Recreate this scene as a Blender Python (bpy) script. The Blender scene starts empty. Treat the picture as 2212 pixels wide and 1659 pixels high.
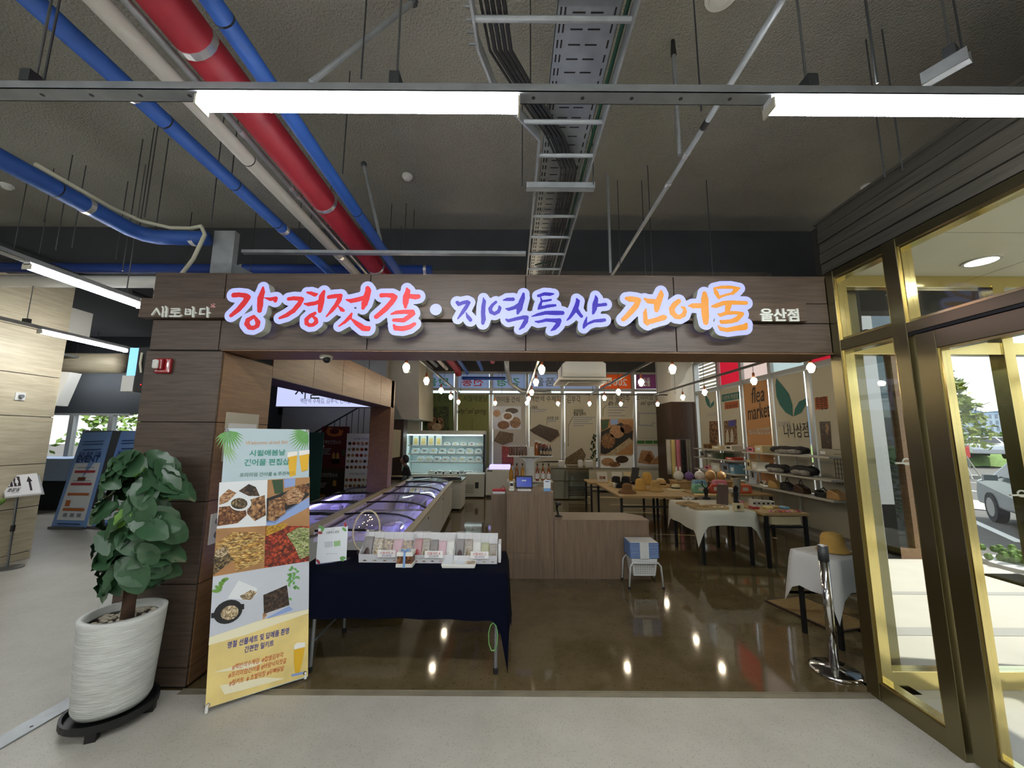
import bpy, math, random
import numpy as np
from mathutils import Matrix, Vector, noise as mnoise
random.seed(7)
S = bpy.context.scene
C = S.collection
# ---------------------------------------------------------------- camera
HCAM, FPX, CXP, CYP = 1.75, 830.0, 1106.0, 829.5
_p, _r = math.radians(7.9), math.radians(0.35)
_fw = Vector((0, math.cos(_p), math.sin(_p))); _rt = Vector((1, 0, 0)); _up = _rt.cross(_fw)
RT = _rt*math.cos(_r) + _up*math.sin(_r); UP = _up*math.cos(_r) - _rt*math.sin(_r); FW = _fw
cd = bpy.data.cameras.new('camera'); cam = bpy.data.objects.new('camera', cd); C.objects.link(cam)
cd.sensor_width = 36; cd.lens = 36*FPX/2212; cd.clip_start = 0.05; cd.clip_end = 500
cam.matrix_world = Matrix(((RT.x, UP.x, -FW.x, 0), (RT.y, UP.y, -FW.y, 0), (RT.z, UP.z, -FW.z, HCAM), (0, 0, 0, 1)))
S.camera = cam
S.cycles.transparent_max_bounces = 40; S.cycles.max_bounces = 10; S.cycles.caustics_reflective = False; S.cycles.caustics_refractive = False; S.cycles.sample_clamp_indirect = 6
# ---------------------------------------------------------------- sky, sun, exposure
S.view_settings.view_transform = 'Standard'; S.view_settings.look = 'None'
S.view_settings.gamma = 1; S.view_settings.use_curve_mapping = False
S.view_settings.exposure = 0.35
w = bpy.data.worlds.new('sky'); S.world = w; w.use_nodes = True
nt = w.node_tree; nt.nodes.clear()
sky = nt.nodes.new('ShaderNodeTexSky'); sky.sky_type = 'NISHITA'; sky.sun_disc = False
sky.sun_elevation = math.radians(45); sky.sun_rotation = math.radians(100); sky.air_density = 1.2; sky.dust_density = 2.5
tc = nt.nodes.new('ShaderNodeTexCoord'); nz = nt.nodes.new('ShaderNodeTexNoise'); nz.inputs['Scale'].default_value = 2.2; nz.inputs['Detail'].default_value = 6
rp = nt.nodes.new('ShaderNodeValToRGB'); rp.color_ramp.elements[0].position = .38; rp.color_ramp.elements[1].position = .6
mx = nt.nodes.new('ShaderNodeMixRGB'); mx.inputs[2].default_value = (5.2, 5.4, 5.6, 1)
bg = nt.nodes.new('ShaderNodeBackground'); bg.inputs['Strength'].default_value = 0.28; ow = nt.nodes.new('ShaderNodeOutputWorld')
L = nt.links.new
L(tc.outputs['Generated'], nz.inputs['Vector']); L(nz.outputs['Fac'], rp.inputs[0]); L(rp.outputs[0], mx.inputs[0]); L(sky.outputs[0], mx.inputs[1]); L(mx.outputs[0], bg.inputs['Color']); L(bg.outputs[0], ow.inputs[0])
sl = bpy.data.lights.new('sun', 'SUN'); sl.energy = 5.0; sl.angle = .01; sl.color = (1, .95, .86)
sun = bpy.data.objects.new('sun', sl); C.objects.link(sun)
sun.rotation_euler = Vector((1.0, -.12, 1.0)).to_track_quat('Z', 'Y').to_euler()
TUBE = 85.0      # hanging tube lights
BULB = 78.0      # pendant bulbs
SIGNE = .82     # lit sign faces
# ---------------------------------------------------------------- helpers
def ray(x, y): return RT*((x-CXP)/FPX) - UP*((y-CYP)/FPX) + FW
def at(x, y, Y=None, Z=None, X=None):
    "point of the place seen at a photo pixel, on a plane of known depth, height or side"
    d = ray(x, y)
    t = Y/d.y if Y is not None else ((Z-HCAM)/d.z if Z is not None else X/d.x)
    return Vector((0, 0, HCAM)) + d*t
def lin(c):
    if isinstance(c, str):
        c = [int(c[i:i+2], 16)/255 for i in (0, 2, 4)]
        c = [v/12.92 if v <= .04045 else ((v+.055)/1.055)**2.4 for v in c]
    return (c[0], c[1], c[2], 1)
MATS = {}
def _new(name):
    m = bpy.data.materials.new(name); m.use_nodes = True; MATS[name] = m
    return m, m.node_tree, m.node_tree.nodes['Principled BSDF']
def _coord(nt, scale=(1, 1, 1)):
    t = nt.nodes.new('ShaderNodeTexCoord'); mp = nt.nodes.new('ShaderNodeMapping'); mp.inputs['Scale'].default_value = scale
    nt.links.new(t.outputs['Object'], mp.inputs[0]); return mp.outputs[0]
def mat(name, col, rough=.5, metal=0, var=None, bump=None, emit=0, ecol=None, trans=0, alpha=1, spec=None, coat=0, ior=None):
    m, nt, b = _new(name); c = lin(col); b.inputs['Base Color'].default_value = c
    b.inputs['Roughness'].default_value = rough; b.inputs['Metallic'].default_value = metal
    if trans: b.inputs['Transmission Weight'].default_value = trans
    if ior: b.inputs['IOR'].default_value = ior
    if alpha < 1: b.inputs['Alpha'].default_value = alpha
    if spec is not None: b.inputs['Specular IOR Level'].default_value = spec
    if coat: b.inputs['Coat Weight'].default_value = coat; b.inputs['Coat Roughness'].default_value = .05
    if emit:
        b.inputs['Emission Color'].default_value = lin(ecol) if ecol else c; b.inputs['Emission Strength'].default_value = emit
    if var:
        sc, amt = var[0], var[1]; v = _coord(nt, var[2] if len(var) > 2 else (1, 1, 1))
        n = nt.nodes.new('ShaderNodeTexNoise'); n.inputs['Scale'].default_value = sc; n.inputs['Detail'].default_value = 5
        r = nt.nodes.new('ShaderNodeValToRGB')
        r.color_ramp.elements[0].position = .3; r.color_ramp.elements[1].position = .7
        r.color_ramp.elements[0].color = tuple(max(0, x*(1-amt)) for x in c[:3])+(1,)
        r.color_ramp.elements[1].color = tuple(min(1, x*(1+amt)) for x in c[:3])+(1,)
        nt.links.new(v, n.inputs['Vector']); nt.links.new(n.outputs['Fac'], r.inputs[0]); nt.links.new(r.outputs[0], b.inputs['Base Color'])
    if bump:
        v = _coord(nt, bump[2] if len(bump) > 2 else (1, 1, 1)); n = nt.nodes.new('ShaderNodeTexNoise'); n.inputs['Scale'].default_value = bump[0]; n.inputs['Detail'].default_value = 4
        bp = nt.nodes.new('ShaderNodeBump'); bp.inputs['Strength'].default_value = bump[1]; bp.inputs['Distance'].default_value = bump[3] if len(bump) > 3 else .02
        nt.links.new(v, n.inputs['Vector']); nt.links.new(n.outputs['Fac'], bp.inputs['Height']); nt.links.new(bp.outputs[0], b.inputs['Normal'])
    return m
def wood(name, c1, c2, stretch, rough=.45, scale=1.0):
    m, nt, b = _new(name); b.inputs['Roughness'].default_value = rough
    v = _coord(nt, tuple(s*scale for s in stretch))
    n = nt.nodes.new('ShaderNodeTexNoise'); n.inputs['Scale'].default_value = 1; n.inputs['Detail'].default_value = 8; n.inputs['Roughness'].default_value = .65
    r = nt.nodes.new('ShaderNodeValToRGB'); r.color_ramp.elements[0].position = .33; r.color_ramp.elements[1].position = .68
    r.color_ramp.elements[0].color = lin(c1); r.color_ramp.elements[1].color = lin(c2)
    bp = nt.nodes.new('ShaderNodeBump'); bp.inputs['Strength'].default_value = .12; bp.inputs['Distance'].default_value = .004
    nt.links.new(v, n.inputs['Vector']); nt.links.new(n.outputs['Fac'], r.inputs[0]); nt.links.new(r.outputs[0], b.inputs['Base Color'])
    nt.links.new(n.outputs['Fac'], bp.inputs['Height']); nt.links.new(bp.outputs[0], b.inputs['Normal'])
    return m
def specks(name, col, dark, scale, amt, rough=.4, c2=None, bump=0):
    "terrazzo or concrete: mottled ground with small darker chips"
    m, nt, b = _new(name); b.inputs['Roughness'].default_value = rough
    v = _coord(nt)
    n = nt.nodes.new('ShaderNodeTexNoise'); n.inputs['Scale'].default_value = 2.2; n.inputs['Detail'].default_value = 7; n.inputs['Roughness'].default_value = .7
    r = nt.nodes.new('ShaderNodeValToRGB'); r.color_ramp.elements[0].position = .3; r.color_ramp.elements[1].position = .7
    r.color_ramp.elements[0].color = lin(c2 or col); r.color_ramp.elements[1].color = lin(col)
    vo = nt.nodes.new('ShaderNodeTexVoronoi'); vo.inputs['Scale'].default_value = scale
    r2 = nt.nodes.new('ShaderNodeValToRGB'); r2.color_ramp.elements[0].position = amt*.7; r2.color_ramp.elements[1].position = amt
    r2.color_ramp.elements[0].color = (1, 1, 1, 1); r2.color_ramp.elements[1].color = (0, 0, 0, 1)
    mx = nt.nodes.new('ShaderNodeMixRGB'); mx.inputs[2].default_value = lin(dark)
    l = nt.links.new
    l(v, n.inputs['Vector']); l(v, vo.inputs['Vector']); l(n.outputs['Fac'], r.inputs[0]); l(vo.outputs['Distance'], r2.inputs[0])
    l(r2.outputs[0], mx.inputs[0]); l(r.outputs[0], mx.inputs[1]); l(mx.outputs[0], b.inputs['Base Color'])
    if bump:
        bp = nt.nodes.new('ShaderNodeBump'); bp.inputs['Strength'].default_value = bump; bp.inputs['Distance'].default_value = .01
        l(n.outputs['Fac'], bp.inputs['Height']); l(bp.outputs[0], b.inputs['Normal'])
    return m
def food(name, cols, scale, stretch=(1, 1, 1), rough=.4):
    "printed or real food: cells of several colours with dark gaps"
    m, nt, b = _new(name); b.inputs['Roughness'].default_value = rough
    v = _coord(nt, stretch); n0 = nt.nodes.new('ShaderNodeTexNoise'); n0.inputs['Scale'].default_value = scale*.6
    ad = nt.nodes.new('ShaderNodeMixRGB'); ad.blend_type = 'ADD'; ad.inputs[0].default_value = .06
    vo = nt.nodes.new('ShaderNodeTexVoronoi'); vo.inputs['Scale'].default_value = scale
    sp = nt.nodes.new('ShaderNodeSeparateColor'); r = nt.nodes.new('ShaderNodeValToRGB'); cr = r.color_ramp
    while len(cr.elements) < len(cols): cr.elements.new(.5)
    for i, c in enumerate(cols): cr.elements[i].position = i/max(1, len(cols)-1); cr.elements[i].color = lin(c)
    r2 = nt.nodes.new('ShaderNodeValToRGB'); r2.color_ramp.elements[0].position = .25; r2.color_ramp.elements[0].color = (1, 1, 1, 1)
    r2.color_ramp.elements[1].position = .75; r2.color_ramp.elements[1].color = (.25, .2, .18, 1)
    mu = nt.nodes.new('ShaderNodeMixRGB'); mu.blend_type = 'MULTIPLY'; mu.inputs[0].default_value = 1
    l = nt.links.new
    l(v, n0.inputs['Vector']); l(v, ad.inputs[1]); l(n0.outputs['Color'], ad.inputs[2]); l(ad.outputs[0], vo.inputs['Vector'])
    l(vo.outputs['Color'], sp.inputs[0]); l(sp.outputs[0], r.inputs[0]); l(vo.outputs['Distance'], r2.inputs[0])
    l(r.outputs[0], mu.inputs[1]); l(r2.outputs[0], mu.inputs[2]); l(mu.outputs[0], b.inputs['Base Color'])
    return m
def glass(name, tint=(.9, .95, .93), refl=.08, rough=.0, dark=0.0):
    "architectural pane: clear with a mirror share that grows at grazing angles"
    m = bpy.data.materials.new(name); m.use_nodes = True; MATS[name] = m; nt = m.node_tree; nt.nodes.clear()
    o = nt.nodes.new('ShaderNodeOutputMaterial'); t = nt.nodes.new('ShaderNodeBsdfTransparent'); t.inputs[0].default_value = (*tint, 1)
    g = nt.nodes.new('ShaderNodeBsdfGlossy'); g.inputs['Roughness'].default_value = rough
    fr = nt.nodes.new('ShaderNodeLayerWeight'); fr.inputs[0].default_value = .5
    po = nt.nodes.new('ShaderNodeMath'); po.operation = 'POWER'; po.inputs[1].default_value = 4.5
    ma = nt.nodes.new('ShaderNodeMath'); ma.operation = 'MULTIPLY_ADD'; ma.inputs[1].default_value = .75; ma.inputs[2].default_value = .025+refl; ma.use_clamp = True
    mix = nt.nodes.new('ShaderNodeMixShader'); l = nt.links.new
    l(fr.outputs['Facing'], po.inputs[0]); l(po.outputs[0], ma.inputs[0]); l(ma.outputs[0], mix.inputs[0]); l(t.outputs[0], mix.inputs[1]); l(g.outputs[0], mix.inputs[2]); l(mix.outputs[0], o.inputs[0])
    return m
def M(n): return MATS[n] if isinstance(n, str) else n
def link(o, parent=None):
    C.objects.link(o)
    if parent is not None:
        o.parent = parent
        if parent.get('_world'): o.matrix_parent_inverse = INV[parent.name]
    return o
INV = {}
class MB:
    def __init__(s): s.v = []; s.f = []
    def add(s, vs, fs):
        k = len(s.v); s.v += [tuple(v) for v in vs]; s.f += [tuple(i+k for i in f) for f in fs]; return s
    def box(s, x0, y0, z0, x1, y1, z1):
        return s.add([(x0,y0,z0),(x1,y0,z0),(x1,y1,z0),(x0,y1,z0),(x0,y0,z1),(x1,y0,z1),(x1,y1,z1),(x0,y1,z1)],
                     [(0,3,2,1),(4,5,6,7),(0,1,5,4),(1,2,6,5),(2,3,7,6),(3,0,4,7)])
    def obox(s, c, sz, R=None):
        h = [x/2 for x in sz]; c = Vector(c); R = R or Matrix.Identity(3)
        vs = [c + R @ Vector((a*h[0], b*h[1], d*h[2])) for d in (-1, 1) for a, b in ((-1,-1),(1,-1),(1,1),(-1,1))]
        return s.add(vs, [(0,3,2,1),(4,5,6,7),(0,1,5,4),(1,2,6,5),(2,3,7,6),(3,0,4,7)])
    def bar(s, a, b, w, h):
        "box beam between two points, width w across, height h"
        a = Vector(a); b = Vector(b); d = (b-a).normalized(); up = Vector((0,0,1)) if abs(d.z) < .95 else Vector((0,1,0))
        sd = d.cross(up).normalized(); u = sd.cross(d)
        return s.obox((a+b)/2, (w, (b-a).length, h), Matrix((sd, d, u)).transposed())
    def cyl(s, a, b, r0, r1=None, n=12, caps=True):
        return s.tube([a, b], [r0, r0 if r1 is None else r1], n, caps)
    def tube(s, pts, r, n=8, caps=True):
        pts = [Vector(p) for p in pts]; k = len(pts); rs = r if isinstance(r, (list, tuple)) else [r]*k
        t0 = (pts[1]-pts[0]).normalized(); ref = Vector((0,0,1)) if abs(t0.z) < .9 else Vector((1,0,0)); u = t0.cross(ref).normalized()
        vs = []
        for i, p in enumerate(pts):
            t = ((pts[min(i+1, k-1)]-pts[max(i-1, 0)])).normalized(); u = (u - t*u.dot(t)).normalized(); v = t.cross(u)
            vs += [p + (u*math.cos(2*math.pi*j/n) + v*math.sin(2*math.pi*j/n))*rs[i] for j in range(n)]
        fs = [(i*n+j, i*n+(j+1) % n, (i+1)*n+(j+1) % n, (i+1)*n+j) for i in range(k-1) for j in range(n)]
        if caps: fs += [tuple(range(n-1, -1, -1)), tuple((k-1)*n+j for j in range(n))]
        return s.add(vs, fs)
    def lathe(s, prof, c=(0,0,0), n=24, R=None, cap=True):
        c = Vector(c); R = R or Matrix.Identity(3); k = len(prof)
        vs = [c + R @ Vector((r*math.cos(2*math.pi*j/n), r*math.sin(2*math.pi*j/n), z)) for r, z in prof for j in range(n)]
        fs = [(i*n+j, i*n+(j+1) % n, (i+1)*n+(j+1) % n, (i+1)*n+j) for i in range(k-1) for j in range(n)]
        if cap: fs += [tuple(range(n-1, -1, -1)), tuple((k-1)*n+j for j in range(n))]
        return s.add(vs, fs)
    def ball(s, c, r, n=12, m=8, sc=(1,1,1)):
        pr = [(math.sin(math.pi*i/m), -math.cos(math.pi*i/m)) for i in range(m+1)]
        c = Vector(c); vs = [c + Vector((a*r*sc[0]*math.cos(2*math.pi*j/n), a*r*sc[1]*math.sin(2*math.pi*j/n), z*r*sc[2])) for a, z in pr for j in range(n)]
        return s.add(vs, [(i*n+j, i*n+(j+1) % n, (i+1)*n+(j+1) % n, (i+1)*n+j) for i in range(m) for j in range(n)])
    def prism(s, pts, ax, a, b):
        "outline in the plane across axis ax ('x','y','z'), from a to b"
        def P(u, v, w): return {'x': (w, u, v), 'y': (u, w, v), 'z': (u, v, w)}[ax]
        n = len(pts); vs = [P(u, v, a) for u, v in pts] + [P(u, v, b) for u, v in pts]
        return s.add(vs, [tuple(range(n)), tuple(range(2*n-1, n-1, -1))] + [(i, i+n, (i+1) % n+n, (i+1) % n) for i in range(n)])
    def poly(s, pts): return s.add(pts, [tuple(range(len(pts)))])
    def grid(s, fn, nu, nv):
        vs = [fn(i/nu, j/nv) for j in range(nv+1) for i in range(nu+1)]
        return s.add(vs, [(j*(nu+1)+i, j*(nu+1)+i+1, (j+1)*(nu+1)+i+1, (j+1)*(nu+1)+i) for j in range(nv) for i in range(nu)])
    def xf(s, mtx): s.v = [tuple(mtx @ Vector(v)) for v in s.v]; return s
    def mesh(s, name, m=None, smooth=False):
        me = bpy.data.meshes.new(name); me.from_pydata(s.v, [], s.f)
        if m is not None: me.materials.append(M(m))
        if smooth: me.polygons.foreach_set('use_smooth', [True]*len(me.polygons))
        me.update(); return me
    def build(s, name, m, parent=None, smooth=False, bevel=0, solid=0, sub=0, fix=True):
        me = s.mesh(name, m, smooth)
        if fix:
            import bmesh
            b = bmesh.new(); b.from_mesh(me); bmesh.ops.recalc_face_normals(b, faces=b.faces[:]); b.to_mesh(me); b.free()
        o = link(bpy.data.objects.new(name, me), parent)
        if solid: md = o.modifiers.new('s', 'SOLIDIFY'); md.thickness = solid; md.offset = 0
        if bevel: md = o.modifiers.new('b', 'BEVEL'); md.width = bevel; md.segments = 2; md.limit_method = 'ANGLE'
        if sub: md = o.modifiers.new('u', 'SUBSURF'); md.levels = sub; md.render_levels = sub
        return o
def tag(o, label, cat, group=None):
    o['label'] = label; o['category'] = cat
    if group: o['group'] = group
    return o
def thing(name, label, cat, loc=(0,0,0), rz=0, group=None, local=False):
    o = bpy.data.objects.new(name, None); o.empty_display_size = .1; o.location = loc; o.rotation_euler = (0, 0, rz); C.objects.link(o)
    if not local: o['_world'] = 1; INV[o.name] = (Matrix.Translation(loc) @ Matrix.Rotation(rz, 4, 'Z')).inverted()
    return tag(o, label, cat, group)
def struct(o): o['kind'] = 'structure'; return o
def copy_tree(o, loc, rz=None, label=None, group=None, parent=None):
    c = o.copy(); C.objects.link(c)
    if parent is None:
        c.location = loc
        if rz is not None: c.rotation_euler = (0, 0, rz)
        if label: c['label'] = label
        if group: c['group'] = group
    else: c.parent = parent
    for ch in o.children: copy_tree(ch, None, parent=c)
    return c
def piece(me, name, parent, loc=(0,0,0), m=None):
    "another small piece that shares mesh data"
    o = bpy.data.objects.new(name, me); o.location = loc; link(o, parent); return o
def frame_mtx(o, u, v):
    u = Vector(u).normalized(); v = Vector(v); v = (v-u*u.dot(v)).normalized(); n = u.cross(v); o = Vector(o)
    return Matrix(((u.x, v.x, n.x, o.x), (u.y, v.y, n.y, o.y), (u.z, v.z, n.z, o.z), (0, 0, 0, 1)))
TCACHE = {}
def text_mesh(s, bold=0, shear=0):
    k = (s, bold, shear)
    if k not in TCACHE:
        c = bpy.data.curves.new('t', 'FONT'); c.body = s; c.size = 1; c.offset = bold; c.shear = shear; c.resolution_u = 3
        o = bpy.data.objects.new('t', c); me = bpy.data.meshes.new_from_object(o)
        TCACHE[k] = ([v.co.copy() for v in me.vertices], [tuple(p.vertices) for p in me.polygons])
        bpy.data.objects.remove(o); bpy.data.meshes.remove(me); bpy.data.curves.remove(c)
    return TCACHE[k]
def text(s, mtx, width, height, m, parent, bold=0, depth=0, name='lettering', shear=0, mirror=False):
    "lettering scaled into a box of width x height centred on the frame's origin"
    vs, fs = text_mesh(s, bold, shear)
    if not vs: return None
    x0 = min(v.x for v in vs); x1 = max(v.x for v in vs); y0 = min(v.y for v in vs); y1 = max(v.y for v in vs)
    sx = width/(x1-x0); sy = height/(y1-y0) if height else sx; fl = -1 if mirror else 1
    pts = [Vector((fl*(v.x-(x0+x1)/2)*sx, (v.y-(y0+y1)/2)*sy, 0)) for v in vs]
    b = MB(); b.add([mtx @ p for p in pts], fs)
    if depth:
        from collections import Counter
        ec = {}
        for f in fs:
            for i in range(len(f)): a, c = f[i], f[(i+1) % len(f)]; ec[(a, c)] = 1
        bd = [e for e in ec if (e[1], e[0]) not in ec]; n = len(pts)
        nz = Vector((0, 0, depth)); b = MB(); b.add([mtx @ (p+nz) for p in pts]+[mtx @ p for p in pts], list(fs)+[(a, a+n, c+n, c) for a, c in bd])
    return b.build(name, m, parent, fix=False)
def stroke_mesh(strokes, grow, res, mtx, depth, rough=0, seed=0):
    "union of brush strokes (lists of x,y,r) as a plate: marching squares on their distance field"
    segs = []
    for st in strokes:
        if len(st) == 1: st = [st[0], st[0]]
        for a, b in zip(st[:-1], st[1:]): segs.append((a, b))
    x0 = min(min(a[0]-a[2], b[0]-b[2]) for a, b in segs)-grow-2*res; x1 = max(max(a[0]+a[2], b[0]+b[2]) for a, b in segs)+grow+2*res
    y0 = min(min(a[1]-a[2], b[1]-b[2]) for a, b in segs)-grow-2*res; y1 = max(max(a[1]+a[2], b[1]+b[2]) for a, b in segs)+grow+2*res
    nx = int((x1-x0)/res)+1; ny = int((y1-y0)/res)+1
    X, Y = np.meshgrid(x0+np.arange(nx)*res, y0+np.arange(ny)*res, indexing='ij'); D = np.full(X.shape, 9.)
    for a, b in segs:
        dx, dy = b[0]-a[0], b[1]-a[1]; L2 = dx*dx+dy*dy
        t = np.clip(((X-a[0])*dx+(Y-a[1])*dy)/L2, 0, 1) if L2 > 1e-12 else np.zeros_like(X)
        D = np.minimum(D, np.hypot(X-a[0]-t*dx, Y-a[1]-t*dy)-(a[2]+t*(b[2]-a[2])))
    D -= grow
    if rough:
        rng = np.random.default_rng(seed); nse = rng.random(D.shape)-.5; nse = (nse+np.roll(nse, 1, 0)+np.roll(nse, 1, 1))/3; D += nse*rough
    B = MB(); idx = {}
    def vert(key, p):
        if key not in idx: idx[key] = len(B.v); B.v.append(p)
        return idx[key]
    sides = []
    for i in range(nx-1):
        for j in range(ny-1):
            cs = [(i, j), (i+1, j), (i+1, j+1), (i, j+1)]; d = [D[c] for c in cs]
            if min(d) >= 0: continue
            poly = []
            for k in range(4):
                a, b = cs[k], cs[(k+1) % 4]; da, db = d[k], d[(k+1) % 4]
                if da < 0: poly.append((vert(a, (X[a], Y[a])), 0))
                if (da < 0) != (db < 0):
                    t = da/(da-db); key = (a, b) if a < b else (b, a)
                    poly.append((vert(key, (X[a]+t*(X[b]-X[a]), Y[a]+t*(Y[b]-Y[a]))), 1))
            if len(poly) > 2:
                B.f.append(tuple(p[0] for p in poly))
                for k in range(len(poly)):
                    p, q = poly[k], poly[(k+1) % len(poly)]
                    if p[1] and q[1]: sides.append((p[0], q[0]))
    n = len(B.v); pts = [Vector((p[0], p[1], 0)) for p in B.v]
    face = MB(); face.add([mtx @ (p+Vector((0, 0, depth))) for p in pts], B.f)
    us = sorted({i for e in sides for i in e}); rm = {o: k for k, o in enumerate(us)}; n = len(us)
    side = MB(); side.add([mtx @ (pts[i]+Vector((0, 0, depth))) for i in us]+[mtx @ pts[i] for i in us], [(rm[a], rm[a]+n, rm[b]+n, rm[b]) for a, b in sides])
    return face, side

class Print:
    "flat print on a planar sheet: shapes and lettering laid a hair in front of it"
    def __init__(s, o, u, v, parent, k=.0015):
        s.o = Vector(o); s.u = Vector(u).normalized(); v = Vector(v); s.v = (v-s.u*s.u.dot(v)).normalized(); s.n = s.u.cross(s.v); s.p = parent; s.k = k; s.l = 1
    def pt(s, x, y):
        d = ray(x, y); c = Vector((0, 0, HCAM)); t = (s.o-c).dot(s.n)/d.dot(s.n); return c+d*t
    def lay(s, p, l): return p + s.n*(s.k*l)
    def poly(s, pts, m, name='printed_shape', l=1): return MB().poly([s.lay(s.pt(*q), l) for q in pts]).build(name, m, s.p, fix=False)
    def ell(s, cx, cy, rx, ry, m, name='printed_shape', l=2, n=20, rot=0):
        return s.poly([(cx+rx*math.cos(2*math.pi*i/n)*math.cos(rot)-ry*math.sin(2*math.pi*i/n)*math.sin(rot), cy+rx*math.cos(2*math.pi*i/n)*math.sin(rot)+ry*math.sin(2*math.pi*i/n)*math.cos(rot)) for i in range(n, 0, -1)], m, name, l)
    def text(s, t, a, b, m, l=3, bold=0, h=None, name='lettering', shear=0, mirror=False):
        A, B = s.pt(*a), s.pt(*b); u = (B-A); return text(t, frame_mtx(s.lay((A+B)/2, l), u, s.v), u.length, h, m, s.p, bold, name=name, shear=shear, mirror=mirror)
# ---------------------------------------------------------------- materials of the setting
mat('ceil', '929085', .95, var=(1.3, .1), bump=(60, .7, (1, 1, 1), .04))
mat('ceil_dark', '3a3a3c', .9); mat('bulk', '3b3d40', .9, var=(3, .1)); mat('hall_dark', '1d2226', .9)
specks('terrazzo', 'bcb9ae', '7b7870', 75, .2, .5, 'aaa79c')
specks('shopfloor', '6b5d44', '4a3f29', 30, .2, .06, '51462c', bump=.03)
specks('stone', 'b5b2a6', '98958a', 60, .12, .4, 'aaa698')
wood('w_fascia', '3f342c', '5c4d41', (3, 30, 45)); wood('w_fascia_warm', '43362b', '614f40', (3, 30, 45))
wood('w_partition', '6b4d35', '836344', (30, 3, 40)); wood('w_counter', '6d5a48', '85715d', (45, 40, 2.2))
wood('w_pale', 'b3a78c', 'cfc4a9', (2.5, 2.5, 26)); wood('w_brown', '33241a', '4a3527', (40, 40, 3)); wood('w_slat', '2d2b26', '45423a', (40, 2, 40))
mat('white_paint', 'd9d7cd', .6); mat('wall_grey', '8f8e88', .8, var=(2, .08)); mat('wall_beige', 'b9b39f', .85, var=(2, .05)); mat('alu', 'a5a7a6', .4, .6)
mat('gold', 'd8c78a', .16, 1, bump=(3, .03, (1, 1, .05), .05)); mat('bronze', '8c8466', .28, 1, bump=(3, .03, (1, 1, .05), .05)); mat('black', '0d0d0e', .5); mat('groove', '15110e', .8)
glass('pane', (.975, .99, .985), .0); glass('pane_dark', (.24, .28, .29), .03); glass('acrylic', (.97, .98, .98), .02)
mat('cream_panel', 'e9e5cf', .5); mat('lamp_disc', 'ffffff', emit=9); mat('galv', '9ba0a2', .42, .45, var=(9, .14)); mat('galv_d', '71777a', .5, .4, var=(9, .15))
mat('asphalt', '55534f', .9, var=(6, .12)); mat('pave', 'b9b5aa', .85, var=(2, .06)); mat('paint_w', 'e6e6e0', .7); mat('kerb', '9b9a95', .8); mat('verge', '5d7a34', .9, var=(7, .3))
def paper(name, col, tl=.35, var=None):
    m = bpy.data.materials.new(name); m.use_nodes = True; MATS[name] = m; nt = m.node_tree; nt.nodes.clear()
    o = nt.nodes.new('ShaderNodeOutputMaterial'); d = nt.nodes.new('ShaderNodeBsdfDiffuse'); t = nt.nodes.new('ShaderNodeBsdfTranslucent'); mx = nt.nodes.new('ShaderNodeMixShader')
    d.inputs[0].default_value = lin(col); t.inputs[0].default_value = lin(col); mx.inputs[0].default_value = tl
    nt.links.new(d.outputs[0], mx.inputs[1]); nt.links.new(t.outputs[0], mx.inputs[2]); nt.links.new(mx.outputs[0], o.inputs[0]); return m
# ---------------------------------------------------------------- floors and ceilings
FY, ZC, BY, BW, RX = 2.93, 4.5, 4.8, 13.0, 5.6
struct(MB().box(-14, -7, -.1, 2.55, FY, 0).box(-14, FY, -.1, -2.6, 10.4, 0).box(-6.4, 10.4, -.1, -2.6, 13.2, 0).build('floor_hall', 'terrazzo'))
struct(MB().prism([(-2.6, FY), (2.86, FY), (2.86, 3.14), (5.55, 6.05), (5.9, 6.05), (5.9, BW+.2), (-2.6, BW+.2)], 'z', -.1, 0).build('floor_shop', 'shopfloor'))
struct(MB().box(2.55, -5, -.1, 6.2, 3.06, 0).build('floor_vestibule', 'stone'))
mat('edge_strip', '7d7664', .5, var=(6, .15)); struct(MB().box(-2.27, 2.885, 0, 2.5, 2.93, .004).box(-2.27, 2.93, 0, 2.5, 2.938, .008).build('trim_1', 'edge_strip'))
struct(MB().box(-14, -7, ZC, 6.2, BY, ZC+.2).build('ceiling_hall', 'ceil'))
struct(MB().box(-6.4, BY+.2, ZC-.1, 6.0, 13.2, ZC+.1).box(-14, BY+.2, ZC-.1, -6.4, 10.4, ZC+.1).build('ceiling_shop', 'ceil_dark'))
struct(MB().box(-14, BY, 3.92, 6.2, BY+.2, ZC+.05).box(3.4, BY, 3.4, 6.2, BY+.2, 3.92).build('wall_bulkhead', 'bulk'))
# hall enclosure
struct(MB().box(-14.2, -7.2, 0, 2.55, -7, ZC).build('wall_hall_near', 'wall_beige'))
struct(MB().box(-14.2, -7, 0, -14, 10.4, ZC).build('wall_hall_left', 'wall_beige'))
struct(MB().box(6.0, -7, 3.55, 6.2, BY, ZC).box(2.55, -7, 0, 2.7, -3.2, ZC).build('wall_facade', 'bulk'))
# metal floor joint cover crossing the hall floor
a, b = at(0, 1606, Z=0), at(185, 1500, Z=0); d = (b-a).normalized(); e = Vector((-d.y, d.x, 0))*.062
p0, p1 = a-d*1.5, b+d*.35
jc = struct(MB().bar((p0+p1)/2-(p1-p0)/2+Vector((0,0,.004)), p1+Vector((0,0,.004)), .125, .008).build('trim_2', 'galv'))
k = 0
while True:
    q = p0 + d*(.12+.25*k)
    if (q-p0).dot(d) > (p1-p0).length-.1: break
    MB().cyl(q+e*(.4 if k % 2 else -.4)+Vector((0,0,.007)), q+e*(.4 if k % 2 else -.4)+Vector((0,0,.0095)), .008, n=10).build('screw', 'black', jc); k += 1
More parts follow.
